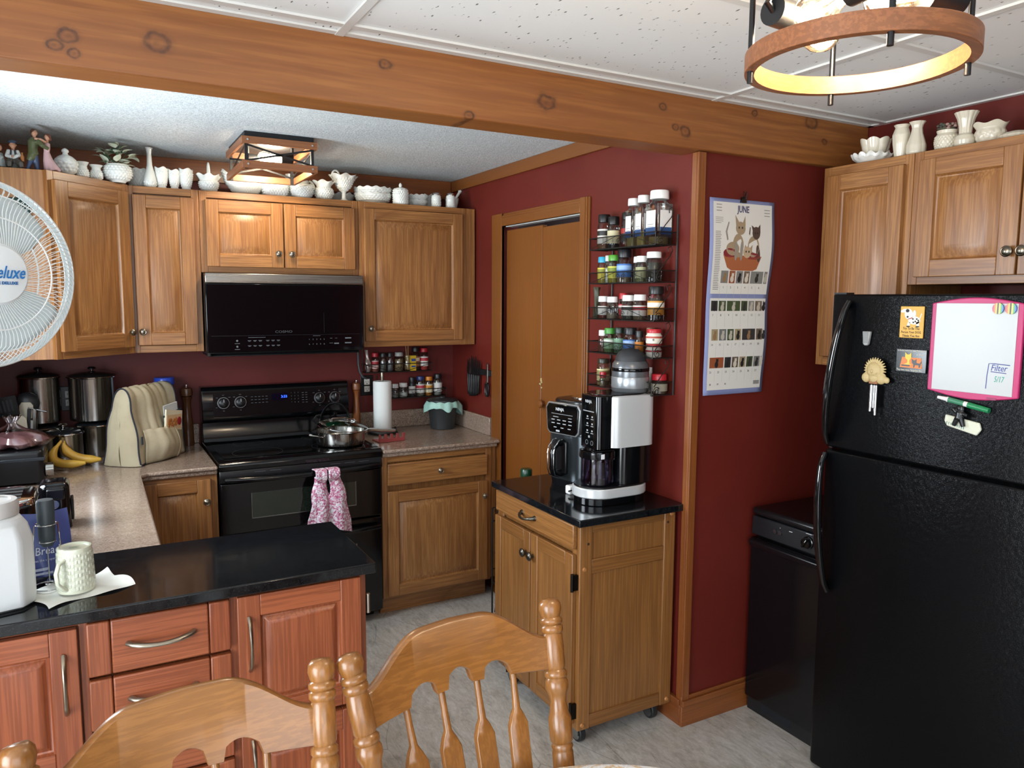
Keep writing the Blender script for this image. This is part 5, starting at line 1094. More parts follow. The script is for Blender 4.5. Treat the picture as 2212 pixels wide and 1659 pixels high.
MB().tube([(0,0,0),(.02,0,.04),(.04,.01,.07)], .0014, 6).tube([(0,0,0),(-.02,0,.04),(-.045,.0,.06)], .0014, 6).tube([(0,0,0),(0,-.02,.03),(.01,-.04,.05)], .0014, 6).tube([(0,0,0),(.0,.0,.06),(.018,.0,.1)], .0014, 6).build('stems', P('#3c6a40',.5), iv)
glassware('hobnail_bowl', 'scalloped white hobnail bowl behind the slim bud vase', 'bowl', -.243, -.20, shell([(.030,0),(.04,.02),(.052,.06),(.055,.088)]), ruffle(hob(24,6,.003,.01,.08),10,.03,.075))
glassware('bud_vase', 'tall slim white bud vase almost touching the ceiling', 'vase', -.199, -.28, shell([(.022,0),(.026,.012),(.0275,.03),(.022,.06),(.012,.10),(.0095,.15),(.013,.172),(.017,.178)], .002), hob(14,2,.002,.006,.03))
for nm, lb, x, h, r in (('footed_tumbler','white hobnail tumbler immediately right of the bud vase',-.150,.094,.029),('footed_tumbler','narrowest white hobnail tumbler, middle of the three',-.096,.088,.026),('footed_tumbler','white hobnail tumbler at the right end of the three',-.046,.096,.031)):
    glassware(nm, lb, 'tumbler', x, -.27, shell([(r*.66,0),(r*.68,.004),(r*.62,.012),(r*.78,.03),(r*.95,.06),(r,h*.85),(r*.98,h)]), ruffle(hob(16,7,.0022,.014,h*.82),4,.05,h*.8))
b = glassware('hobnail_basket', 'white hobnail basket with a ruffled rim and upright looped handle', 'basket', .056, -.25, shell([(.028,0),(.030,.004),(.042,.025),(.045,.042),(.040,.055),(.056,.080)]), ruffle(hob(22,5,.003,.008,.052),7,.10,.055))
handle(b, arc((0,.06),.036,.078,0,PI,18,'y'), [.0055-.0018*math.sin(PI*i/18) for i in range(19)])
b = glassware('hobnail_bowl', 'largest white hobnail bowl, boat-shaped with a flared left end', 'bowl', .225, -.23, shell([(.045,0),(.055,.006),(.082,.035),(.088,.060),(.085,.074)]), lambda t, r, z, k: (hob(36,7,.0032,.008,.07)(t,r,z,k)[0]*(1+.25*max(0,-math.cos(t))**5*(z/.074)), z+.046*max(0,-math.cos(t))**5*(z/.074)), n=216, sy=.72)
glassware('hobnail_bowl', 'oval white hobnail dish tucked behind the boat-shaped bowl', 'bowl', .372, -.105, shell([(.05,0),(.065,.03),(.085,.075),(.088,.086)]), ruffle(hob(30,6,.003,.01,.07),9,.03,.07), sy=.7)
glassware('hobnail_planter', 'low rectangular white hobnail planter in front, under the cage light', 'planter', .360, -.27, shell([(.050,0),(.054,.006),(.062,.03),(.062,.062),(.060,.068)]), lambda t, r, z, k: (hob(30,5,.003,.006,.064)(t,r,z,k)[0]*(1/(abs(math.cos(t))**4+abs(math.sin(t))**4)**.25), z), n=208, sy=.55)
glassware('tall_vase', 'plain white vase standing at the back behind the planter', 'vase', .476, -.085, shell([(.026,0),(.030,.03),(.028,.09),(.022,.13),(.024,.142)]))
t = glassware('hobnail_pitcher', 'white hobnail pitcher at the back with its looped handle showing', 'pitcher', .535, -.105, shell([(.026,0),(.036,.03),(.034,.07),(.028,.09),(.036,.108)]), ruffle(hob(18,5,.0025,.01,.08),5,.06,.095)); handle(t, arc((.034,.075),.028,.036,-PI/2,PI/2,14), .0055)
b = glassware('hobnail_basket', 'low white hobnail basket with a cut-away front, before the pitcher', 'basket', .490, -.265, shell([(.042,0),(.046,.006),(.058,.03),(.058,.055),(.052,.078)]), lambda t, r, z, k: (hob(26,6,.003,.008,.072)(t,r,z,k)[0], z*(1-.30*max(0,-math.sin(t))**3)), n=176)
glassware('ruffled_vase', 'squat white hobnail vase with a crimped rim, left of the goblet', 'vase', .607, -.25, shell([(.030,0),(.034,.006),(.048,.03),(.047,.05),(.036,.066),(.038,.074),(.052,.094)]), ruffle(hob(24,6,.003,.008,.062),6,.14,.072))
t = glassware('hobnail_compote', 'tall footed white hobnail compote with ruffled bowl and loop handle', 'compote', .717, -.23, shell([(.030,0),(.028,.006),(.012,.018),(.010,.045),(.016,.056),(.036,.075),(.050,.105),(.070,.135)]), ruffle(hob(24,6,.003,.055,.118),7,.13,.110)); handle(t, arc((-.042,.128),.020,.030,0,PI,14), .005)
glassware('ruffled_plate', 'white ruffled dish at the back behind the compote stem', 'dish', .752, -.075, shell([(.03,0),(.05,.02),(.072,.05),(.075,.060)]), ruffle(None,9,.06,.035))
for i, (lb, z0, r) in enumerate((('lower white scalloped shallow dish in the stack left of the lidded jar',0,.100),('upper white scalloped shallow dish in the stack left of the lidded jar',.0300,.102))):
    glassware('scalloped_dish', lb, 'dish', .886, -.195, shell([(.055,0),(.062,.004),(.085,.020),(r-.004,.044),(r,.056)]), ruffle(hob(30,3,.0025,.014,.045),14,.025,.040), n=208, z=UT+z0)
c = glassware('lidded_jar', 'white hobnail jar with a pointed finial lid', 'jar', 1.012, -.275, shell([(.036,0),(.040,.006),(.0405,.05),(.041,.070),(.043,.076)]), ruffle(hob(22,6,.0028,.008,.068),12,.03,.068))
MB().lathe([(.040,.0765),(.036,.084),(.018,.091),(.007,.094),(.009,.101),(.008,.108),(.002,.116)], 48, sub=3, mod=lambda t, r, z, k: (r*(1+.03*math.cos(10*t)), z)).build('jar_lid', MILK, c, smooth=60)
for lb, z0, r in (('lower ruffled white dish in the small stack right of the lidded jar',0,.058),('upper ruffled white dish in the small stack right of the lidded jar',.027,.060)):
    glassware('ruffled_dish', lb, 'dish', 1.137, -.20, shell([(.034,0),(.04,.006),(.052,.024),(r,.040)]), ruffle(hob(24,3,.002,.01,.034),12,.05,.026), z=UT+z0)
glassware('ruffled_bowl', 'ruffled white bowl at the back between the dish stack and shakers', 'bowl', 1.245, -.115, shell([(.022,0),(.03,.02),(.036,.05),(.046,.084)]), ruffle(None,7,.08,.06))
for lb, x, h in (('white hobnail shaker with a metal top, left of the pair',1.220,.072),('white hobnail shaker with a metal top, right of the pair',1.306,.076)):
    s_ = glassware('shaker', lb, 'shaker', x, -.27, [(.022,0),(.0245,.004),(.0255,.02),(.0245,h-.010),(.021,h-.006),(.002,h-.006)], hob(16,7,.0022,.006,h-.014)); MB().lathe([(.0215,h-.0055),(.022,h-.001),(.019,h+.005),(.010,h+.008),(.002,h+.0085)], 28).build('shaker_top', CHROME, s_)
t = glassware('handled_bowl', 'white bowl with a straight raised handle at the far right end', 'bowl', 1.385, -.115, shell([(.020,0),(.028,.02),(.036,.05),(.040,.074)]), ruffle(None,6,.06,.055)); handle(t, [(.012,0,.060),(.028,0,.085),(.046,0,.112),(.052,0,.124)], [.006,.007,.008,.013])
# porcelain figurines on the corner cabinet
def fig(t, nm, blobs, m, vox=.0022):
    """several overlapping forms fused into one continuous surface by a voxel remesh"""
    b = MB()
    for q in blobs:
        if q[0] == 'b': b.ball(q[1], q[2], *(q[3] if len(q) > 3 else (1,1,1)), n=14)
        else: b.tube(q[1], q[2], 10)
    o = b.build(nm, m, t, smooth=0); r = o.modifiers.new('fuse','REMESH'); r.mode = 'VOXEL'; r.voxel_size = vox; r.use_smooth_shade = True
    s_ = o.modifiers.new('soft','SMOOTH'); s_.factor = .5; s_.iterations = 3; return o
SKIN, HAIR = P('#b5866a', .35), P('#4b2c1c', .4)
f1 = thing('dancing_couple_figurine', 'porcelain couple figurine, man in green coat embracing woman in pink gown', 'figurine', (-.612,-.555,UT))
fig(f1, 'coat', [('t',[(-.022,0,.062),(-.024,0,.085),(-.021,0,.112),(-.018,0,.128)],[.020,.017,.020,.012]),('t',[(-.006,-.012,.118),(.010,-.020,.098),(.030,-.012,.088)],[.010,.009,.007]),('t',[(-.024,0,.065),(-.032,-.004,.048),(-.040,-.006,.036)],[.018,.016,.010])], P('#4f5536',.4))
fig(f1, 'trousers', [('t',[(-.020,0,.06),(-.014,0,.03),(-.012,0,.004)],[.014,.010,.009]),('t',[(-.030,-.004,.045),(-.038,-.010,.022),(-.046,-.012,.003)],[.011,.008,.008])], P('#3c4a66',.4))
fig(f1, 'man_head', [('b',(-.016,0,.147),.0125,(.9,1,1.15)),('t',[(-.017,0,.125),(-.016,0,.14)],[.006,.006]),('b',(-.006,-.004,.146),.003)], SKIN, .0016)
fig(f1, 'man_hair', [('b',(-.019,.001,.152),.0125,(.9,1,1.0))], HAIR, .0016)
fig(f1, 'gown', [('t',[(.026,0,.112),(.024,0,.092),(.022,0,.074)],[.011,.012,.010]),('t',[(.022,0,.076),(.026,-.002,.045),(.034,-.004,.018),(.038,-.004,.002)],[.011,.018,.026,.032]),('t',[(.034,-.01,.03),(.055,-.014,.010),(.066,-.016,.002)],[.016,.012,.006])], P('#c4a0a0',.35))
fig(f1, 'woman_head', [('b',(.027,0,.134),.011,(.9,1,1.15)),('t',[(.026,0,.112),(.027,0,.126)],[.005,.005]),('t',[(.022,-.008,.112),(.006,-.016,.122),(-.016,-.014,.124)],[.006,.005,.005])], SKIN, .0016)
fig(f1, 'woman_hair', [('b',(.031,.001,.139),.0115,(.95,1,1.0)),('b',(.036,.002,.128),.007)], P('#5a2f20',.4), .0016)
f2 = thing('seated_man_figurine', 'porcelain figurine of a seated man in a blue cap holding a bottle', 'figurine', (-.702,-.560,UT))
fig(f2, 'shirt', [('t',[(0,0,.030),(-.002,0,.055),(0,0,.072)],[.018,.019,.014]),('t',[(-.012,-.006,.070),(-.020,-.014,.048),(-.004,-.024,.044)],[.010,.009,.007]),('t',[(.012,-.004,.070),(.020,-.012,.052),(.010,-.022,.048)],[.009,.008,.007])], P('#b9bbb6',.4))
fig(f2, 'vest', [('t',[(-.006,-.014,.072),(-.008,-.018,.05)],[.004,.004]),('t',[(.006,-.014,.072),(.009,-.018,.05)],[.004,.004]),('t',[(0,.006,.03),(0,.008,.07)],[.013,.013])], P('#2d2f33',.4))
fig(f2, 'trousers', [('t',[(0,0,.026),(-.012,-.018,.028),(-.014,-.034,.020),(-.014,-.034,.004)],[.018,.013,.010,.008]),('t',[(.0,0,.026),(.014,-.016,.028),(.024,-.030,.020),(.026,-.030,.004)],[.018,.013,.010,.008])], P('#3d3a34',.4))
fig(f2, 'head', [('b',(0,-.002,.093),.0125,(.9,1,1.15)),('t',[(0,0,.07),(0,0,.086)],[.006,.006]),('b',(.002,-.0145,.091),.003),('b',(-.002,-.026,.046),.005),('b',(-.0115,-.002,.092),.003),('b',(.0115,-.002,.092),.003)], SKIN, .0016)
fig(f2, 'cap', [('b',(0,.0,.104),.0155,(1,1,.45)),('b',(.003,-.013,.101),.010,(1,.9,.28))], P('#33465c',.4), .0016)
MB().lathe([(.006,0),(.0065,.018),(.003,.026),(.003,.034)], 12, (.030,-.016,.030)).build('bottle', P('#9a6232',.3), f2)
MB().lathe([(.030,0),(.032,.004),(.028,.016),(.024,.022),(.002,.022)], 20, sy=.8, c=(0,.002,0)).build('figurine_base', P('#44463f',.5), f2)
f3 = thing('kneeling_figurine', 'small grey and white porcelain figurine half cut off at the left edge', 'figurine', (-.752,-.560,UT))
fig(f3, 'robe', [('t',[(0,0,.004),(0,0,.03),(.004,0,.06)],[.028,.024,.012]),('t',[(.0,-.01,.05),(.016,-.018,.036)],[.009,.007])], P('#8f938f',.4)); fig(f3, 'head', [('b',(.005,0,.078),.011,(.9,1,1.15))], SKIN, .0016)
# ---------------------------------------------------------------- cream pottery over the fridge
def leafy(n, a, z0=.004): return lambda t, r, z, k: (r*(1+a*abs(math.cos(n*t/2))*(z > z0)), z+(.008*abs(math.cos(n*t/2)) if z > .045 else 0))
g_ = 'cream pottery over the fridge'
glassware('ruffled_plate', 'white ruffled plate lying lowest, under the leafy cream bowl', 'plate', 2.065, -2.330, shell([(.03,0),(.05,.006),(.068,.022),(.072,.034)]), ruffle(None,14,.06,.010), m=P('#dcdad2',.2,0,.4))
glassware('leaf_bowl', 'cream leaf-shaped bowl standing in the white ruffled plate', 'bowl', 2.065, -2.338, shell([(.025,0),(.035,.02),(.046,.05),(.050,.068)]), leafy(7,.10), m=CREAM, z=UT+.013)
glassware('fluted_vase', 'cream vase with a ribbed barrel body, left of the pair', 'vase', 2.042, -2.455, shell([(.018,0),(.019,.004),(.026,.05),(.028,.080),(.022,.098),(.020,.104),(.025,.113)]), lambda t, r, z, k: (r*(1+.05*abs(math.cos(3*t))), z), m=CREAM); glassware('fluted_vase', 'cream vase with a slender neck and wide base, right of the pair', 'vase', 2.042, -2.512, shell([(.026,0),(.030,.010),(.030,.035),(.018,.075),(.016,.092),(.018,.102),(.025,.113)]), lambda t, r, z, k: (r*(1+.05*abs(math.cos(4*t))), z), m=CREAM)
fp = glassware('basketweave_pot', 'round cream embossed pot filled with small dried flowers', 'pot', 2.062, -2.607, shell([(.028,0),(.034,.010),(.038,.03),(.036,.05),(.030,.058),(.033,.068)]), hob(22,6,.0018,.008,.05), m=CREAM)
fl_ = thing('dried_flowers', 'small dusty pink dried flowers in the embossed cream pot', 'flowers', (2.062,-2.607,UT+.062))
m = MB(); m2 = MB(); random.seed(3)
for i in range(34):
    a, rr = random.uniform(0,2*PI), .033*math.sqrt(random.random()); p = (rr*math.cos(a), rr*math.sin(a), .010+.018*random.random()); (m if i%3 else m2).ball(p, .0055, sz=.8, n=8, mod=lambda t, r, z, k: (r*(1+.25*math.cos(5*t)), z))
m.build('blossoms', P('#9a7c72',.8), fl_); m2.build('foliage', P('#43473c',.8), fl_); MB().cyl((0,0,-.02),(0,0,.014),.012,.028,14).build('stems', P('#4b4a38',.8), fl_)
glassware('trumpet_vase', 'tallest cream vase with a fluted trumpet neck and round base', 'vase', 2.050, -2.675, shell([(.022,0),(.030,.010),(.032,.024),(.027,.038),(.018,.046),(.019,.065),(.025,.092),(.034,.112)]), lambda t, r, z, k: (r*(1+(.06*abs(math.cos(6*t)) if z > .045 else .0)), z), m=CREAM)
glassware('embossed_bowl', 'cream embossed bowl with a beaded wavy rim, right of the trumpet vase', 'bowl', 2.062, -2.748, shell([(.030,0),(.036,.008),(.043,.03),(.040,.048),(.049,.064)]), ruffle(hob(12,2,.002,.008,.045),5,.04,.045), m=CREAM)
glassware('covered_dish', 'low cream covered dish at the right edge of the photo', 'dish', 2.070, -2.825, [(.03,0),(.046,.006),(.050,.012),(.048,.016),(.035,.024),(.012,.030),(.002,.031)], lambda t, r, z, k: (r*(1+.015*math.cos(20*t)), z), m=CREAM)
# ---------------------------------------------------------------- spice racks and spice jars
CONT = {}
def spice(name, label, x, y, z, r, h, lid, cont, lab=None, fill=.75, cat='spice jar', lidh=None, tex=None, lab2=None, clear_=True, group=None, square=False, face=PI, neck=False):
    t = thing(name, label, cat, (x,y,z), 0, group); lh = lidh or .022
    bh = h-lh
    prof = [(r*.92,0),(r,.003),(r,bh-.012),(r*.86,bh-.004),(r*.80,bh)]
    if square: m = MB(); m.rbox(0,0,r,r,0,bh-.02,r*.3,4); m.lathe([(r*.95,bh-.02),(r*.62,bh)], 24); m.build('jar_body', GLASS if clear_ else P(cont,.4), t)
    else: MB().lathe(prof, 26).build('jar_body', GLASS if clear_ else P(cont,.4), t)
    if clear_: MB().lathe([(r*.88,.002),(r*.93,.005),(r*.93,(bh-.006)*fill)] , 22).build('contents', P(cont,.9), t)
    MB().lathe([(r*.90,bh-.001),(r*.92,bh+.002),(r*.90,h-.003),(r*.85,h),(r*.002,h)], 28).build('jar_lid', P(lid,.35), t)
    if lab:
        z0, z1 = bh*.22, bh*.74; rr = r*1.012 if not square else r*1.03
        if square: m = MB().box(-rr,-rr+.0006,-r*.7,r*.7,z0,z1).box(-r*.7,r*.7,-rr,-rr+.0006,z0,z1); l = m.build('jar_label', P(lab,.5), t)
        else: l = MB().lathe([(rr,z0),(rr+.0002,z0+.001),(rr+.0002,z1-.001),(rr,z1)], 26, caps=(False,False)).build('jar_label', P(lab,.5), t)
        if lab2:
            if square: MB().box(-rr-.0005,-rr,-r*.7,r*.7,z0,z0+(z1-z0)*.3).box(-r*.7,r*.7,-rr-.0005,-rr,z0,z0+(z1-z0)*.3).build('label_print', P(lab2,.5), l)
            else: MB().lathe([(rr+.0004,z0+(z1-z0)*.55),(rr+.0006,z0+(z1-z0)*.58),(rr+.0006,z0+(z1-z0)*.85),(rr+.0004,z0+(z1-z0)*.88)], 26, caps=(False,False)).build('label_print', P(lab2,.5), l)
        m = MB()
        for k in range(4):
            zz = z0+(z1-z0)*(.12+.10*k)
            if square: m.box(-rr-.0008,-rr-.0002,-r*.45,r*.45,zz,zz+.0012)
            else:
                for s_ in (face-.35, face+.75): m.box(*sorted(((rr+.0006)*math.cos(s_)-.0006,(rr+.0006)*math.cos(s_)+.0006)),*sorted(((rr+.0006)*math.sin(s_)-r*.22,(rr+.0006)*math.sin(s_)+r*.22)),zz,zz+.0012) if abs(math.cos(s_)) > .7 else m.box(*sorted(((rr+.0006)*math.cos(s_)-r*.22,(rr+.0006)*math.cos(s_)+r*.22)),*sorted(((rr+.0006)*math.sin(s_)-.0006,(rr+.0006)*math.sin(s_)+.0006)),zz,zz+.0012)
        m.build('label_lines', P('#3a3a3a',.5), l)
    return t
# tall five-tier wire rack on the red side wall
sr = thing('wall_spice_rack', 'tall five-tier black wire spice rack on the red wall', 'spice rack', (XR-.002,-1.79,1.24))
Y0, Y1, XF = .215, -.205, -.100                             # local: far end, near end, front face
def LZ_(z): return z-1.24
for y in (.18,-.215): MB().tube([(-.006,y,LZ_(1.265)),(-.006,y,LZ_(1.93 if y < 0 else 1.84))], .0038, 8).build('post', IRON, sr)
TIER = [(1.820,1.866),(1.684,1.727),(1.540,1.587),(1.403,1.449),(1.265,1.313)]
for zb_, zr_ in TIER:
    zb_, zr_ = LZ_(zb_), LZ_(zr_); m = MB()
    for z in (zb_,zr_): m.tube([(-.006,Y0,z),(XF,Y0,z),(XF,Y1,z),(-.006,Y1,z)], .0021, 6)
    for y in (Y0,Y1): m.cyl((XF,y,zb_),(XF,y,zr_),.0021,n=6)
    bk = m.build('basket_frame', IRON, sr)
    m = MB()
    for i in range(22): y = Y1+(Y0-Y1)*i/21; m.cyl((-.006,y,zb_),(XF,y,zb_),.0008,n=4)
    for i in range(5): x = -.006+(XF+.006)*i/4; m.cyl((x,Y1,zb_),(x,Y0,zb_),.0008,n=4)
    m.build('wire_floor', IRON, bk)
    m = MB().quad((XF,Y0,zb_),(XF,Y1,zb_),(XF,Y1,zr_),(XF,Y0,zr_)); m.quad((XF,Y1,zb_),(-.006,Y1,zb_),(-.006,Y1,zr_),(XF,Y1,zr_)); m.build('mesh_panel', MESHW, bk, smooth=0)
    m = MB().tube([(XF-.001,Y0,zb_),(XF-.001,.03,zr_)], .0012, 6).tube([(XF-.001,-.03,zr_),(XF-.001,Y1,zb_)], .0012, 6)
    for s_ in (-1,1): m.tube(spiral((XF-.001,s_*.016,(zb_+zr_)/2),.014,.003,PI/2-s_*PI/2,s_*1.4), .0012, 6)
    m.build('front_scroll', IRON, bk)
    m = MB().tube([(XF+.01,Y1,zr_-.016),(XF+.045,Y1,zr_+.026),(-.030,Y1,zr_+.052),(-.018,Y1,zr_+.074),(-.026,Y1,zr_+.088),(-.040,Y1,zr_+.082),(-.038,Y1,zr_+.068)], .0018, 6).tube(spiral((XF+.022,Y1,zb_+.016),.016,.004,.6,1.4,'xz'), .0016, 6); m.build('side_scroll', IRON, sr)
# (name, label bits, y, r, h, lid, contents, label colour, second print, extras)
T_ = ['top','second','third','fourth','lowest']
X_ = XR-.052
def row(ti, items):
    zb_ = TIER[ti][0]+.0012
    for (nm, lb, y, r, h, lid, cont, lab, lab2, kw) in items: spice(nm, lb, kw.pop('x', X_), y, zb_, r, h, lid, cont, lab, lab2=lab2, **kw)
row(0, [('spice_jar','black-capped jar with a white label, leftmost on the top rack tier',-1.607,.027,.142,'#121212','#8b5a3c','#d6d2c8','#23201d',dict(lidh=.030)),
 ('spice_jar','black-capped jar of peppercorns with a cream band on the top rack tier',-1.672,.025,.128,'#141414','#20242a','#c9c09a',None,dict(lidh=.03,fill=.6)),
 ('spice_jar','black-capped jar with a red and black label, tucked third on the top tier',-1.735,.022,.140,'#101010','#6d1d18','#1a1a1a','#a3231f',dict(lidh=.026,x=XR-.034)),
 ('spice_bottle','tall clear square bottle with a white cap, leftmost of the three on the top tier',-1.798,.024,.185,'#e8e8e4','#8f8155','#e4e2dc','#22406c',dict(square=True,lidh=.026,fill=.25,cat='spice bottle')),
 ('spice_bottle','tall clear square bottle with a white cap, middle of the three on the top tier',-1.860,.025,.190,'#e8e8e4','#a08a4e','#e4e2dc','#2a4c7c',dict(square=True,lidh=.026,fill=.35,cat='spice bottle')),
 ('spice_bottle','largest clear square bottle with a wide white cap on the top tier',-1.945,.038,.198,'#ecece8','#8a7448','#e6e4de','#274a78',dict(square=True,lidh=.030,fill=.18,cat='spice bottle',x=XR-.047))])
row(1, [('spice_jar','small jar with a bright blue lid and yellow label, leftmost on the second tier',-1.602,.021,.108,'#2f9fc4','#b9a23a','#d9c94a','#8a8a2a',{}),
 ('spice_jar','pale unlabelled jar squeezed between blue and green lids on the second tier',-1.640,.014,.112,'#c9cabf','#b9b79e',None,None,{}),
 ('spice_jar','green-lidded jar with a yellow label on the second tier',-1.680,.025,.112,'#4f9a2e','#a8982f','#d4cf4c','#7d8a2a',{}),
 ('spice_jar','tall black-lidded jar with a blue label on the second tier',-1.748,.030,.130,'#15151a','#8c6f4c','#3f6fb0','#8fb0dc',dict(lidh=.030,fill=.35)),
 ('spice_jar','slim white-capped jar behind the greenish one on the second tier',-1.812,.019,.100,'#e6e6e2','#5f6246',None,None,dict(x=XR-.035)),
 ('spice_jar','white-capped jar of pale green herbs on the second tier',-1.858,.024,.100,'#e9e9e5','#83855a','#a6a67c',None,{}),
 ('spice_jar','white-capped jar of dark leaves, last on the second tier',-1.928,.030,.112,'#e6e6e2','#33352c',None,None,dict(fill=.85)),
 ])
row(2, [('spice_jar','short white-capped jar with a white label, leftmost on the third tier',-1.612,.023,.092,'#ebebe7','#7b2f28','#dedcd6',None,{}),
 ('spice_jar','white-capped jar with clear glass and pale powder, second on the third tier',-1.674,.024,.090,'#ebebe7','#9a8a78',None,None,dict(fill=.4)),
 ('spice_jar','red-capped jar with red label peeking from behind on the third tier',-1.722,.019,.104,'#b3202a','#92302a','#b8262e','#e0c0b8',dict(x=XR-.033)),
 ('spice_jar','white-capped jar with a dark printed label in the middle of the third tier',-1.780,.027,.096,'#ebebe7','#3d4039','#d8d6ce','#4a4a46',{}),
 ('spice_jar','white-capped jar with a red round print, left of the tall orange-label jar',-1.852,.027,.098,'#ebebe7','#6d5a44','#dcd8d2','#a8262e',{}),
 ('spice_jar','slim red and orange container behind the tall orange-label jar on the third tier',-1.902,.012,.105,'#b0222a','#c06a2a','#c9642a',None,dict(clear_=False,x=XR-.028)),
 ('spice_jar','tall black-capped jar with an orange and white label on the third tier',-1.946,.031,.128,'#131313','#2b1a14','#cf9238','#e2ddd0',dict(lidh=.028,fill=.9))])
lf = thing('bay_leaf_bag', 'dark twisted bag of dried leaves at the left end of the third tier', 'bag', (XR-.060,-1.588+.012,TIER[2][0]+.002)); MB().lathe([(.010,0),(.014,.01),(.013,.05),(.010,.085),(.012,.115),(.015,.128)], 20, mod=lambda t, r, z, k: (r*(1+.22*math.sin(3*t+60*z)), z), sub=3).build('bag_body', P('#3a3a26',.5), lf, smooth=60)
row(3, [('spice_jar','white-capped jar of red flakes, leftmost on the fourth tier',-1.614,.020,.090,'#e4e4e0','#7d4a3c',None,None,dict(fill=.8)),
 ('spice_jar','bright green-lidded herb jar on the fourth tier',-1.662,.025,.100,'#3f8a34','#5d7a4a','#7fa079','#d6dcd2',{}),
 ('spice_jar','dark green-capped jar beside the bright green lid on the fourth tier',-1.726,.023,.104,'#19291f','#3c5a3a','#6f9478',None,{}),
 ('spice_jar','black-lidded jar with a blue label on the fourth tier',-1.796,.028,.106,'#15151a','#7a3f2a','#3a66a6','#9ab6dc',dict(lidh=.026)),
 ('spice_jar','black-capped small bottle with an orange label on the fourth tier',-1.852,.017,.096,'#191919','#6b3d1c','#c97a26',None,dict(lidh=.024)),
 ('spice_jar','pale yellow jar behind the stacked red-capped tins on the fourth tier',-1.894,.018,.108,'#8d8768','#a58d4a',None,None,dict(x=XR-.030,fill=.9)),
 ('spice_tin','lower red and white tin of the stacked pair on the fourth tier',-1.940,.030,.050,'#b3242c','#d9d4c8','#d9d4c8','#a02a2c',dict(clear_=False,lidh=.010,cat='spice tin'))])
spice('spice_tin', 'upper red-capped tin with a cream label, stacked at the near end of the fourth tier', X_, -1.940, TIER[3][0]+.0525, .030, .055, '#b8242e', '#ddd6c4', '#ddd6c4', lab2='#b04a3a', clear_=False, lidh=.014, cat='spice tin')
row(4, [('spice_jar','dark olive-lidded jar with a cream label, leftmost on the lowest tier',-1.620,.027,.110,'#2e2b1f','#a08a5a','#d0c490','#7d7848',dict(lidh=.018)),
 ('spice_jar','small red-capped jar in front on the lowest tier of the rack',-1.666,.015,.060,'#a8202a','#9a8468',None,None,dict(x=XR-.086)),
 ('spice_jar','taller red-capped jar behind on the lowest tier of the rack',-1.700,.018,.100,'#ad222b','#8d2f2a','#a92a30',None,dict(x=XR-.035)),
 ('spice_packet','white packet standing behind the grey canister on the lowest tier',-1.892,.013,.095,'#d9d9d5','#cfcfca',None,None,dict(clear_=False,cat='packet',x=XR-.032)),
 ('spice_jar','wide red-capped jar with a cream label at the near end of the lowest tier',-1.957,.031,.075,'#b01f2a','#94806a','#d6cdb6',None,dict(lidh=.022,x=XR-.036))])
# two short wire shelves on the back wall under the right cabinet
def short_rack(label, x0, x1, z):
    t = thing('wire_spice_shelf', label, 'spice rack', ((x0+x1)/2,-.003,z)); h = (x1-x0)/2; m = MB()
    for zz in (0,.045): m.tube([(-h,-.004,zz),(-h,-.078,zz),(h,-.078,zz),(h,-.004,zz)], .0024, 6)
    for x in (-h,h): m.cyl((x,-.078,0),(x,-.078,.045),.0024,n=6); m.tube([(x,-.004,0),(x,-.004,.13)], .0024, 6)
    m.cyl((-h,-.004,.045),(h,-.004,.045),.0024,n=6); m.build('rack_frame', IRON, t); m = MB()
    for i in range(7): y = -.004-.074*i/6; m.cyl((-h,y,0),(h,y,0),.001,n=4)
    m.build('wire_floor', IRON, t); m = MB().tube([(-h,-.0785,.043),(-.05,-.0785,.006),(-.02,-.0785,.022)], .0016, 6).tube([(h,-.0785,.043),(.05,-.0785,.006),(.02,-.0785,.022)], .0016, 6)
    for s_ in (-1,1): m.tube(spiral((s_*.012,-.0785,.018),.011,.003,PI/2,s_*1.3,'xz'), .0016, 6)
    m.build('front_scroll', IRON, t); return t
short_rack('upper short black wire spice shelf on the back wall under the right cabinet', .872, 1.268, 1.203); short_rack('lower short black wire spice shelf on the back wall behind the paper towels', .955, 1.360, 1.050)
F_ = dict(face=-PI/2)
ZA, ZBk = 1.2045, 1.0515
for nm, lb, x, r, h, lid, cont, lab, lab2, kw in [
 ('spice_jar','red-capped jar with a red and white label, left on the upper short shelf',.937,.020,.108,'#b0202c','#8d4a3a','#d9b0a8','#b02a34',{}),
 ('spice_jar','dark-lidded clear jar, left of two thin ones on the upper short shelf',.984,.019,.106,'#1a1c1e','#5f625c',None,None,{}),
 ('spice_jar','dark-lidded clear jar, right of two thin ones on the upper short shelf',1.026,.018,.106,'#1a1c1e','#6d7072',None,None,dict(fill=.6)),
 ('spice_jar','silver-lidded jar of tan spice in the middle of the upper short shelf',1.080,.026,.108,'#a8a8a4','#8c7654',None,None,dict(fill=.85)),
 ('spice_jar','tall black-capped jar with an orange-brown label on the upper short shelf',1.182,.024,.135,'#141414','#3d2a1c','#9a5a34','#d9c8a8',dict(lidh=.026)),
 ('spice_jar','red-capped shaker with a white and red label at the right of the upper short shelf',1.235,.025,.128,'#b5202b','#b03a34','#dcd8d0','#b8303a',{})]:
    spice(nm, lb, x, -.042, ZA, r, h, lid, cont, lab, lab2=lab2, **F_, **kw)
t = thing('spoon_bundle', 'bundle of small metal measuring spoons at the left of the upper short shelf', 'spoons', (.896,-.045,ZA+.002), rot=(0,R(-4),0)); MB().lathe([(.010,0),(.017,.02),(.016,.05),(.007,.085),(.010,.125)], 18, mod=lambda t, r, z, k: (r*(1+.2*math.sin(3*t+50*z)), z), sub=3).build('bundle', P('#a89c96',.25,.5), t, smooth=60)
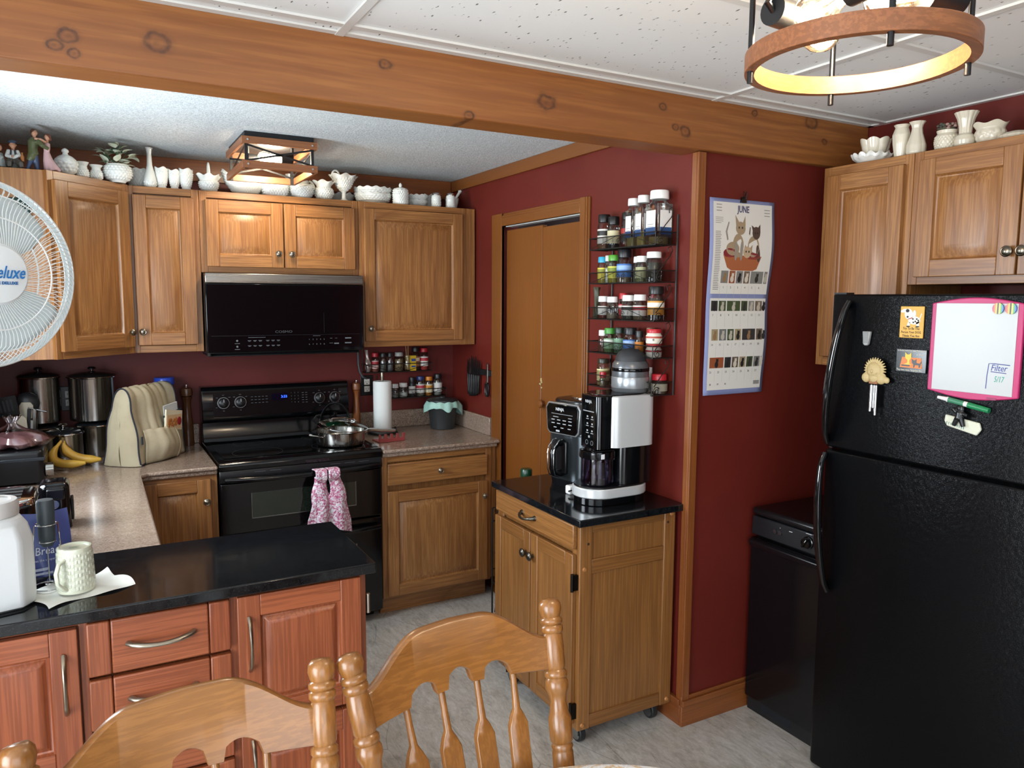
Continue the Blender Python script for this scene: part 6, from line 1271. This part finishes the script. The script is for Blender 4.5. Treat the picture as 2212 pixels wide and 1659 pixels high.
t = thing('toothpick_jar', 'small glass jar of toothpicks with tall skewers on the upper short shelf', 'toothpick jar', (1.130,-.045,ZA)); MB().lathe([(.019,0),(.020,.004),(.020,.070),(.017,.078),(.018,.088)], 24, caps=(True,False)).build('jar_body', GLASS, t); m = MB(); random.seed(2)
for i in range(22): a, b = random.uniform(0,6.28), random.uniform(0,.012); m.cyl((b*math.cos(a),b*math.sin(a),.004),(b*1.1*math.cos(a+.2),b*1.1*math.sin(a+.2),.088),.0012,n=5)
m.cyl((0,0,.004),(-.010,0,.158),.0016,n=6).cyl((.004,0,.004),(.006,0,.150),.0016,n=6).build('toothpicks', P('#c2a468',.7), t)
t = thing('spice_box', 'small yellow cardboard spice box standing in front on the upper short shelf', 'box', (1.157,-.064,ZA)); MB().box(-.016,.016,-.010,.010,0,.088).build('box_body', P('#d0ac22',.5), t); MB().box(-.013,.013,-.0105,-.0100,.055,.070).box(-.013,.013,-.0105,-.0100,.02,.03).build('box_print', P('#2f4a8a',.5), t)
for nm, lb, x, r, h, lid, cont, lab, lab2, kw in [
 ('spice_jar','white plain container half hidden behind the paper towel roll',1.018,.017,.078,'#cfcdc8','#c4c0ba',None,None,dict(clear_=False)),
 ('spice_jar','white-capped small clear jar on the lower short shelf',1.056,.020,.078,'#dcdcd8','#8d8a86',None,None,dict(fill=.5)),
 ('spice_jar','white-capped wide jar of white salt on the lower short shelf',1.105,.026,.082,'#dededa','#d6d6d4',None,None,dict(fill=.5)),
 ('spice_bottle','black spray-style bottle with a white label on the lower short shelf',1.159,.020,.112,'#17181a','#1d1e20','#c9c9c5',None,dict(clear_=False,cat='spice bottle',lidh=.03)),
 ('spice_jar','blue-capped jar with a white and red label on the lower short shelf',1.211,.026,.116,'#1d2c62','#8f8678','#dcdad4','#b83a44',{}),
 ('spice_jar','orange-capped jar with a cream label on the lower short shelf',1.264,.023,.112,'#cc7a20','#c07a2c','#d9cfae','#cf8a2e',{}),
 ('spice_jar','black-capped jar with a white label at the right end of the lower short shelf',1.322,.026,.125,'#151517','#8d8a84','#cfcdc6',None,dict(lidh=.026))]:
    o = spice(nm, lb, x, -.042, ZBk, r, h, lid, cont, lab, lab2=lab2, **F_, **kw)
    if 'orange-capped' in lb: MB().text('Badia', .014, MT(0,-.0242,.044), fit=.026).build('label_lettering', P('#1d1d1d',.5), o)
# ---------------------------------------------------------------- wall calendar
CX0, CX1, CYP = 1.494, 1.815, YC-.003
ca_ = thing('wall_calendar', 'June cat wall calendar with small photos hung on the red end wall', 'calendar', (1.652,YC-.001,1.63))
def cpt(u, v, d=0):                                          # u 0..1 left to right, v 0..1 top to bottom, on the slightly curled sheet
    w = .324+(.300-.324)*min(1,v); x = -.160+w*u-.006*v+.006*math.sin(PI*2*v)*.6; y = -.004-.010*math.sin(PI*2*min(1,v*1.02))**2*(.4+.6*u)-.004*v-d; return Vector((x, y, .356-.716*v))
def patch(mb, poly, d):                                      # poly in (u,v); a thin printed layer following the sheet
    vs = [mb.v(cpt(u,v,d)) for u, v in poly]; mb.face(vs)
def rect(u0, u1, v0, v1): n = 6; return [(u0+(u1-u0)*i/n, v0) for i in range(n+1)]+[(u1-(u1-u0)*i/n, v1) for i in range(n+1)]
m = MB().grid(lambda u, v: cpt(u, v, -.002), 10, 40); sd = m.build('backing_page', P('#7f86ad',.6), ca_, smooth=80).modifiers.new('thick','SOLIDIFY'); sd.thickness = .002; sd.offset = 0
m = MB().grid(lambda u, v: cpt(.045+.91*u, .018+.462*v, .0012), 10, 20); m.grid(lambda u, v: cpt(.05+.90*u, .502+.472*v, .0012), 10, 20); m.build('page', P('#d7d3ca',.6), ca_, smooth=80)
random.seed(8)
def el(u, v, ru, rv, n=18, rot=0): 
    k = .716/.318; return [(u+ru*math.cos(a)*math.cos(rot)-rv*k*math.sin(a)*math.sin(rot), v+(ru*math.cos(a)*math.sin(rot)/k+rv*math.sin(a)*math.cos(rot))) for a in [2*PI*i/n for i in range(n)]]
m = MB(); m.text('JUNE', .034, Matrix.Translation(cpt(.50,.050,.002)) @ Matrix.Rotation(PI/2,4,'X'), fit=.060, bold=.0006); m.build('month_lettering', P('#4a4766',.6), ca_)
K = [P('#9a8468',.7), P('#4d3a30',.7), P('#b39a7c',.7), P('#2a2320',.7), P('#a05a34',.7), P('#7a1f26',.7), P('#d9cbb8',.7), P('#8d857a',.7)]
m = MB(); m.m = 4; patch(m, [(.20,.28),(.80,.285),(.74,.350),(.68,.360),(.34,.360),(.27,.345)], .0014)               # basket
m.m = 5; patch(m, el(.30,.272,.10,.024), .0015); patch(m, el(.66,.285,.10,.018), .0015)
m.m = 0; patch(m, el(.42,.235,.085,.062), .0016); patch(m, el(.34,.25,.10,.035), .0016); patch(m, el(.455,.145,.075,.034), .0018); patch(m, [(.385,.135),(.375,.078),(.43,.112)], .0017); patch(m, [(.49,.115),(.53,.080),(.53,.135)], .0017)
m.m = 7; patch(m, el(.39,.26,.022,.05), .0019); patch(m, el(.475,.26,.022,.05), .0019); patch(m, [(.25,.21),(.225,.165),(.27,.115),(.285,.118),(.25,.165),(.27,.205)], .0016)
m.m = 0; patch(m, el(.66,.235,.090,.055), .0015); m.m = 1; patch(m, el(.70,.165,.062,.033), .0018); patch(m, [(.645,.158),(.625,.125),(.68,.14)], .0017); patch(m, [(.72,.140),(.765,.118),(.765,.165)], .0017); patch(m, el(.74,.27,.03,.045,18,-.2), .0017); patch(m, [(.585,.17),(.60,.135),(.612,.138),(.60,.18)], .0016)
m.m = 2; patch(m, el(.565,.265,.062,.030), .0020); m.m = 0; patch(m, [(.51,.255),(.53,.226),(.56,.248)], .0019); patch(m, [(.60,.245),(.645,.225),(.635,.262)], .0019)
m.m = 3
for u, v in ((.43,.142),(.48,.142),(.685,.165),(.72,.165),(.545,.262),(.59,.262)): patch(m, el(u,v,.010,.006,10), .0024)
m.m = 4
for i in range(8): patch(m, rect(.26+.006*i,.755-.008*i,.292+.008*i,.2945+.008*i), .0016)
m.build('kitten_picture', K, ca_, smooth=0)
PAL = ['#3a3634','#6b5a4a','#2c4a3c','#7a7872','#8a2f3c','#5a4a38','#8c4a2a','#3d4a2c','#6a6a68','#857258','#2f2d2c','#9a8a6a','#7c6a72']
ROWS = [(.362,.425,[.19,.32,.43,.55,.66,.88]),(.515,.567,[.07,.19,.32,.55,.67,.78,.91]),(.660,.718,[.09,.21,.34,.46,.58,.81,.93]),(.805,.860,[.08,.32,.44,.56,.68,.80,.92])]
for v0, v1, us in ROWS:
    m = MB(); ms = []
    for a, b in zip(us, us[1:]+[None]):
        if b is None: b = min(.95, a+.09)
        c0 = random.choice(PAL); ms.append(P(c0,.6)); m.m = len(ms)-1; patch(m, rect(a,b-.018,v0,v1), .0016)
        ms.append(P(random.choice(['#1d1b1a','#c9bfae','#8a6a48','#b0a898','#2a2826']),.6)); m.m = len(ms)-1; uc_, vc = (a+b-.018)/2, (v0+v1)/2
        patch(m, el(uc_,vc+.010,.028,.017), .0019); patch(m, el(uc_+.008,vc-.010,.020,.010), .0020); patch(m, [(uc_-.008,vc-.012),(uc_-.012,vc-.024),(uc_+.004,vc-.018)], .0020); patch(m, [(uc_+.012,vc-.018),(uc_+.026,vc-.024),(uc_+.026,vc-.012)], .0020)
    m.build('photo_strip', ms, ca_, smooth=0)
m = MB(); d_ = 1
for r_, (v0, v1, us) in enumerate(ROWS):
    for i in range(6 if r_ == 0 else 7):
        u = (.24+.115*i) if r_ == 0 else (.10+.125*i)
        if d_ <= 30: m.text(str(d_), .011, Matrix.Translation(cpt(u,v1+.022,.002)) @ Matrix.Rotation(PI/2,4,'X'), ext=.0001); d_ += 1
for k, u in ((28,.10),(29,.225),(30,.35)): m.text(str(k), .009, Matrix.Translation(cpt(u,.945,.002)) @ Matrix.Rotation(PI/2,4,'X'), ext=.0001)
m.build('date_numbers', P('#55524e',.6), ca_)
m = MB()
for i in range(34): patch(m, rect(.075,.165-.02*random.random(),.165+.0088*i,.1685+.0088*i), .0016)
for v0 in (.03,.045,.06): patch(m, rect(.09,.17,v0,v0+.004), .0016); patch(m, rect(.83,.92,v0+.012,v0+.016), .0016)
for v0 in (.095,.104,.113,.122): patch(m, rect(.075,.19-.03*(v0 > .12),v0,v0+.0025), .0016)
patch(m, rect(.83,.93,.935,.955), .0016)
m.build('page_text', P('#8b8782',.6), ca_, smooth=0)
m = MB()
for r_, (v0, v1, us) in enumerate(ROWS):
    for i in range(6): u = (.185+.115*(i)) if r_ == 0 else (.165+.125*i); patch(m, rect(u,u+.003,v1+.012,v1+(.085 if r_ < 3 else .07)), .0015)
m.build('grid_line', P('#b5b0a8',.6), ca_, smooth=0)
cl_ = thing('binder_clip', 'black binder clip with wire arms holding the top of the calendar', 'clip', (1.652,YC-.004,1.985)); MB().prism([(-.014,-.010),(.014,-.010),(.010,.010),(-.010,.010)], -.008, .0, 'y').build('clip_body', BLK, cl_, bev=.001)
for s_ in (-1,1): MB().tube([(-.006,-.009,.004),(-.004+s_*.006,-.012,.022),(s_*.008,-.011,.030),(.006+s_*.004,-.012,.022),(.006,-.009,.004)], .0011, 6).build('wire_arm', BLK, cl_)
# ---------------------------------------------------------------- things on the fridge door (local: x along the door, -y out)
FXs = FX-.0008
def on_fridge(name, label, cat, y, z): return thing(name, label, cat, (FXs,y,z), -PI/2)
t = on_fridge('photo_magnet', 'yellow dog magnet with motto lettering, upper one of the two picture magnets', 'magnet', -2.793, 1.557)
MB().box(-.037,.037,-.004,0,-.046,.047).build('magnet_card', P('#cf9f3f',.45), t, bev=.001)
def disc(mb, poly, d): mb.prism(poly, -d, -.0042, 'y')
m = MB(); disc(m, ell(.008,.006,.019,.012), .0046); disc(m, ell(-.010,.024,.013,.016,rot=.2), .0048); disc(m, ell(-.024,.034,.012,.005,rot=.25), .0050); disc(m, ell(.008,.024,.005,.012), .0050); disc(m, [(-.012,.0),(-.004,.0),(-.005,-.011),(-.014,-.011)], .0046); disc(m, [(.014,.0),(.024,.004),(.024,-.011),(.016,-.011)], .0046); disc(m, [(.024,.012),(.027,.012),(.031,.026),(.028,.026)], .0046); m.build('dog_drawing', P('#dcd8cc',.5), t, smooth=0)
m = MB(); disc(m, ell(-.014,.034,.0055,.005), .0054); disc(m, ell(-.013,.016,.003,.003), .0054)
for u, v in ((.004,.010),(.012,.003),(.016,.010),(.006,.0),(.021,.006)): disc(m, ell(u,v,.0025,.0025,10), .0054)
for u in (-.010,.019): disc(m, ell(u,-.012,.006,.002,10), .0052)
m.build('dog_spots', BLKM, t, smooth=0)
m = MB(); disc(m, [(-.012,.008),(.002,.012),(.003,.015),(-.010,.011)], .0056); m.build('collar', P('#a33a3a',.5), t, smooth=0)
m = MB()
for i, s_ in enumerate(('Try To Be The','Person Your DOG','Thinks You Are')): m.text(s_, .010, MT(0,-.0044,-.0185-.0108*i), fit=(.052,.062,.054)[i], ext=.0002, bold=.0001)
m.build('motto_lettering', P('#4d3310',.5), t)
t = on_fridge('photo_magnet', 'black magnet with two painted cats on an orange patch, lower picture magnet', 'magnet', -2.799, 1.444)
MB().box(-.048,.048,-.005,0,-.035,.034).build('magnet_card', P('#15171a',.15), t, bev=.0015)
m = MB(); disc(m, [(-.034,-.021),(.036,-.022),(.032,.009),(-.028,.010)], .0056); m.build('orange_patch', P('#c9702a',.4), t, smooth=0)
m = MB(); disc(m, [(-.018,.024),(-.014,.014),(-.014,.024-.002),(-.010,.017),(-.004,.017),(.0,.024),(.002,.010),(-.002,.002),(-.004,.0),(-.002,-.010),(.004,-.013),(-.022,-.013),(-.010,-.006),(-.010,.002),(-.016,.008)], .0062) if 0 else disc(m, [(-.018,.024),(-.012,.018),(-.005,.018),(.001,.024),(.001,.008),(-.004,.001),(-.003,-.009),(.004,-.012),(-.022,-.012),(-.011,-.007),(-.010,.001),(-.018,.008)], .0062); m.build('yellow_cat', P('#d6b43a',.4), t, smooth=0)
m = MB(); disc(m, [(.003,.006),(.008,.002),(.013,.002),(.018,.006),(.018,-.005),(.028,-.007),(.032,-.001),(.034,-.002),(.031,-.010),(.029,-.019),(.026,-.019),(.025,-.012),(.014,-.012),(.012,-.019),(.009,-.019),(.009,-.010),(.004,-.006)], .0062); disc(m, [(-.030,-.013),(-.002,-.013),(-.003,-.017),(-.028,-.017)], .0058); m.build('black_cat', P('#1a1c20',.3), t, smooth=0)
m = MB(); m.text('In Ancient times Cats were Worshipped', .0075, MT(0,-.0053,.0295), fit=.086, ext=.0002).text('as Gods', .007, MT(.028,-.0053,.019), ext=.0002).text('They have never forgotten this', .0085, MT(-.004,-.0053,-.028), fit=.080, ext=.0002); m.build('motto_lettering', P('#cfcabc',.5), t)
# sun-face chime magnet
t = on_fridge('sun_chime_magnet', 'cream ceramic sun magnet with hanging metal chime tubes', 'magnet', -2.690, 1.405)
t.location.x -= .008
m = MB()
for i in range(17): a = PI*(-.12+1.24*i/16); m.tube([(.022*math.cos(a),-.007,.004+.022*math.sin(a)),(.031*math.cos(a),-.009,.004+.031*math.sin(a)),(.038*math.cos(a),-.006,.004+.038*math.sin(a))], [.004,.0032,.0015], 8)
m.ball((0,-.008,.002), .026, sy=.55, n=20).ball((0,-.022,.0), .0045, sz=1.3, n=10)
for sx_ in (-1,1): m.ball((sx_*.009,-.0185,.008), .004, sy=.5, n=10); m.ball((sx_*.011,-.018,-.004), .006, sy=.6, n=10)
m.ball((-.028,-.006,-.022), .016, sy=.6, n=14).ball((.022,-.006,-.022), .018, sy=.6, n=14).ball((.040,-.005,-.026), .010, sy=.6, n=12).ball((0,-.008,-.020), .018, sy=.6, n=14).tube([(-.007,-.0215,-.010),(0,-.0235,-.0125),(.007,-.0215,-.010)], .0014, 6)
o = m.build('sun_face', P('#b5a070',.55), t, smooth=60); r = o.modifiers.new('fuse','REMESH'); r.mode = 'VOXEL'; r.voxel_size = .0011; r.use_smooth_shade = True
MB().box(-.014,.014,-.014,-.004,-.040,-.027).build('chime_bar', P('#8a5a34',.5), t, bev=.001)
for x, ln, d in ((-.008,.082,.009),(.002,.070,.0075),(.010,.092,.010)): MB().cyl((x,-d,-.044),(x,-d,-.044-ln),.0045,n=14).cyl((x,-d,-.036),(x,-d,-.044),.0008,n=6).build('chime_tube', CHROME, t)
# grey ribbed clip magnet (the character on it is left out)
t = on_fridge('clip_magnet', 'tapered grey ribbed clip magnet in the upper left of the freezer door', 'magnet', -2.648, 1.505)
MB().prism([(-.013,.020),(.015,.020),(.009,-.020),(.004,-.024),(-.004,-.024),(-.009,-.020)], -.010, 0, 'y').build('clip_body', P('#8f8f8d',.4), t, bev=.002); m = MB()
for i in range(9): m.box(-.009,.009,-.0112,-.0098,-.016+.004*i,-.0145+.004*i)
m.build('ribs', P('#5d5d5c',.4), t)
# whiteboard with magenta frame
t = on_fridge('whiteboard', 'magenta-framed magnetic whiteboard on the freezer door', 'whiteboard', -2.982, 1.490)
def board(w, h, bow, n=12): return [(-w+2*w*i/n, -h-bow*math.sin(PI*i/n)) for i in range(n+1)]+[(w-2*w*i/n, h+bow*math.sin(PI*i/n)) for i in range(n+1)]
MB().prism(board(.124,.124,.016), -.012, -.0005, 'y').build('board_frame', P('#b02a62',.4), t, bev=.003)
MB().box(-.110,.110,-.0135,-.0121,-.121,.124).build('board_surface', P('#aeb1b1',.3), t, bev=.001)
MB().box(.045,.070,-.0126,-.012,-.1345,-.128).build('frame_badge', P('#8a2550',.4), t)
m = MB().tube([(.042,-.0137,-.105),(.043,-.0137,-.07),(.046,-.0137,-.037),(.060,-.0137,-.036),(.1,-.0137,-.038)], .0011, 5).tube([(.052,-.0137,-.058),(.092,-.0137,-.060)], .0010, 5); m.text('Filter', .024, MT(.072,-.0139,-.048), shear=.2, ext=.0002, fit=.042); m.build('blue_writing', P('#2a3f8a',.5), t)
MB().text('5/17', .022, MT(.074,-.0139,-.078), shear=.2, ext=.0002, fit=.026).build('green_writing', P('#2a9a84',.5), t)
m = MB(); random.seed(4)
for i in range(26): m.ball((.02*random.gauss(0,1)-.01,-.0135,.03+.03*random.gauss(0,1)), .0012, sy=.15, n=6)
m.build('marker_smudge', P('#b4b8ba',.6), t)
for i, (y, lb) in enumerate(((-3.043,'left round rainbow-striped button magnet on the whiteboard corner'),(-3.075,'right round rainbow-striped button magnet on the whiteboard corner'))):
    t2 = thing('button_magnet', lb, 'magnet', (FXs-.0136,y,1.601), -PI/2, 'rainbow buttons on the whiteboard'); m = MB()
    cols = ['#b0304a','#d0683a','#d8a840','#1c1c20','#c9c24a','#4a9a5a','#3a66a8']
    for k in range(7):
        x0, x1 = -.0145+.029*k/7, -.0145+.029*(k+1)/7; m.m = k; pts = []
        for q in range(7): x = x0+(x1-x0)*q/6; pts.append((x, math.sqrt(max(1e-9,.0146**2-x*x))))
        m.prism(pts+[(x,-z) for x, z in reversed(pts)], -.005, 0, 'y')
    m.build('button_face', [P(c_,.3) for c_ in cols], t2, smooth=0)
t = on_fridge('dry_erase_marker', 'white and green dry-erase marker tucked under the whiteboard', 'marker', -2.965, 1.337)
MB().cyl((-.072,-.012,.010),(-.045,-.012,.007),.0045,.0065,14).cyl((-.045,-.012,.007),(.015,-.012,-.002),.0075,n=16).build('marker_body', P('#d9d9d5',.35), t); MB().cyl((.015,-.012,-.002),(.072,-.012,-.011),.0085,.0075,16).build('marker_cap', P('#1d7a4a',.3), t); MB().cyl((-.040,-.012,.0063),(.004,-.012,-.0003),.0078,n=16).build('marker_label', P('#3c7a5c',.4), t)
t = on_fridge('figure_clip', 'black figure-shaped magnetic clip holding a white notepad below the marker', 'magnet clip', -2.960, 1.303)
m = MB(); m.ball((0,-.014,.018), .012, sy=.6, n=16).tube([(0,-.014,.010),(0,-.015,-.010)], [.010,.012], 12).tube([(-.004,-.016,-.006),(-.014,-.017,-.030)], [.008,.006], 10).tube([(.004,-.016,-.006),(.013,-.017,-.030)], [.008,.006], 10).tube([(-.006,-.015,.006),(-.020,-.016,.018)], [.007,.005], 10).tube([(.006,-.015,.006),(.022,-.016,.002)], [.007,.005], 10)
o = m.build('clip_figure', BLKS, t, smooth=60); r = o.modifiers.new('fuse','REMESH'); r.mode = 'VOXEL'; r.voxel_size = .0015; r.use_smooth_shade = True
t = on_fridge('notepad', 'small curled white notepad held under the black figure clip', 'notepad', -2.965, 1.282)
MB().prism([(-.050,.018),(.046,.006),(.052,-.012),(.040,-.030),(-.044,-.014),(-.052,.0)], -.009, -.0005, 'y').build('pad', P('#c9cbb8',.6), t, bev=.003); m = MB()
for i in range(9): m.box(-.044+.006*i,-.0425+.006*i,-.0096,-.009,-.008-.0012*i,-.001-.0012*i)
m.build('pen_marks', P('#4a7a74',.6), t)
# small items: dark cloth hung on the corner cabinet side
hk = thing('pot_holder', 'dark green pot holder hanging on the oak cabinet side behind the fan', 'pot holder', (-.690,-.618,1.90)); MB().box(-.036,.036,-.010,-.001,-.10,.10).build('pad', P('#16302b',.9), hk, bev=.006); MB().tube([(-.004,-.004,.10),(-.006,-.004,.118),(.004,-.004,.118),(.004,-.004,.10)], .0016, 6).build('loop', P('#16302b',.9), hk)
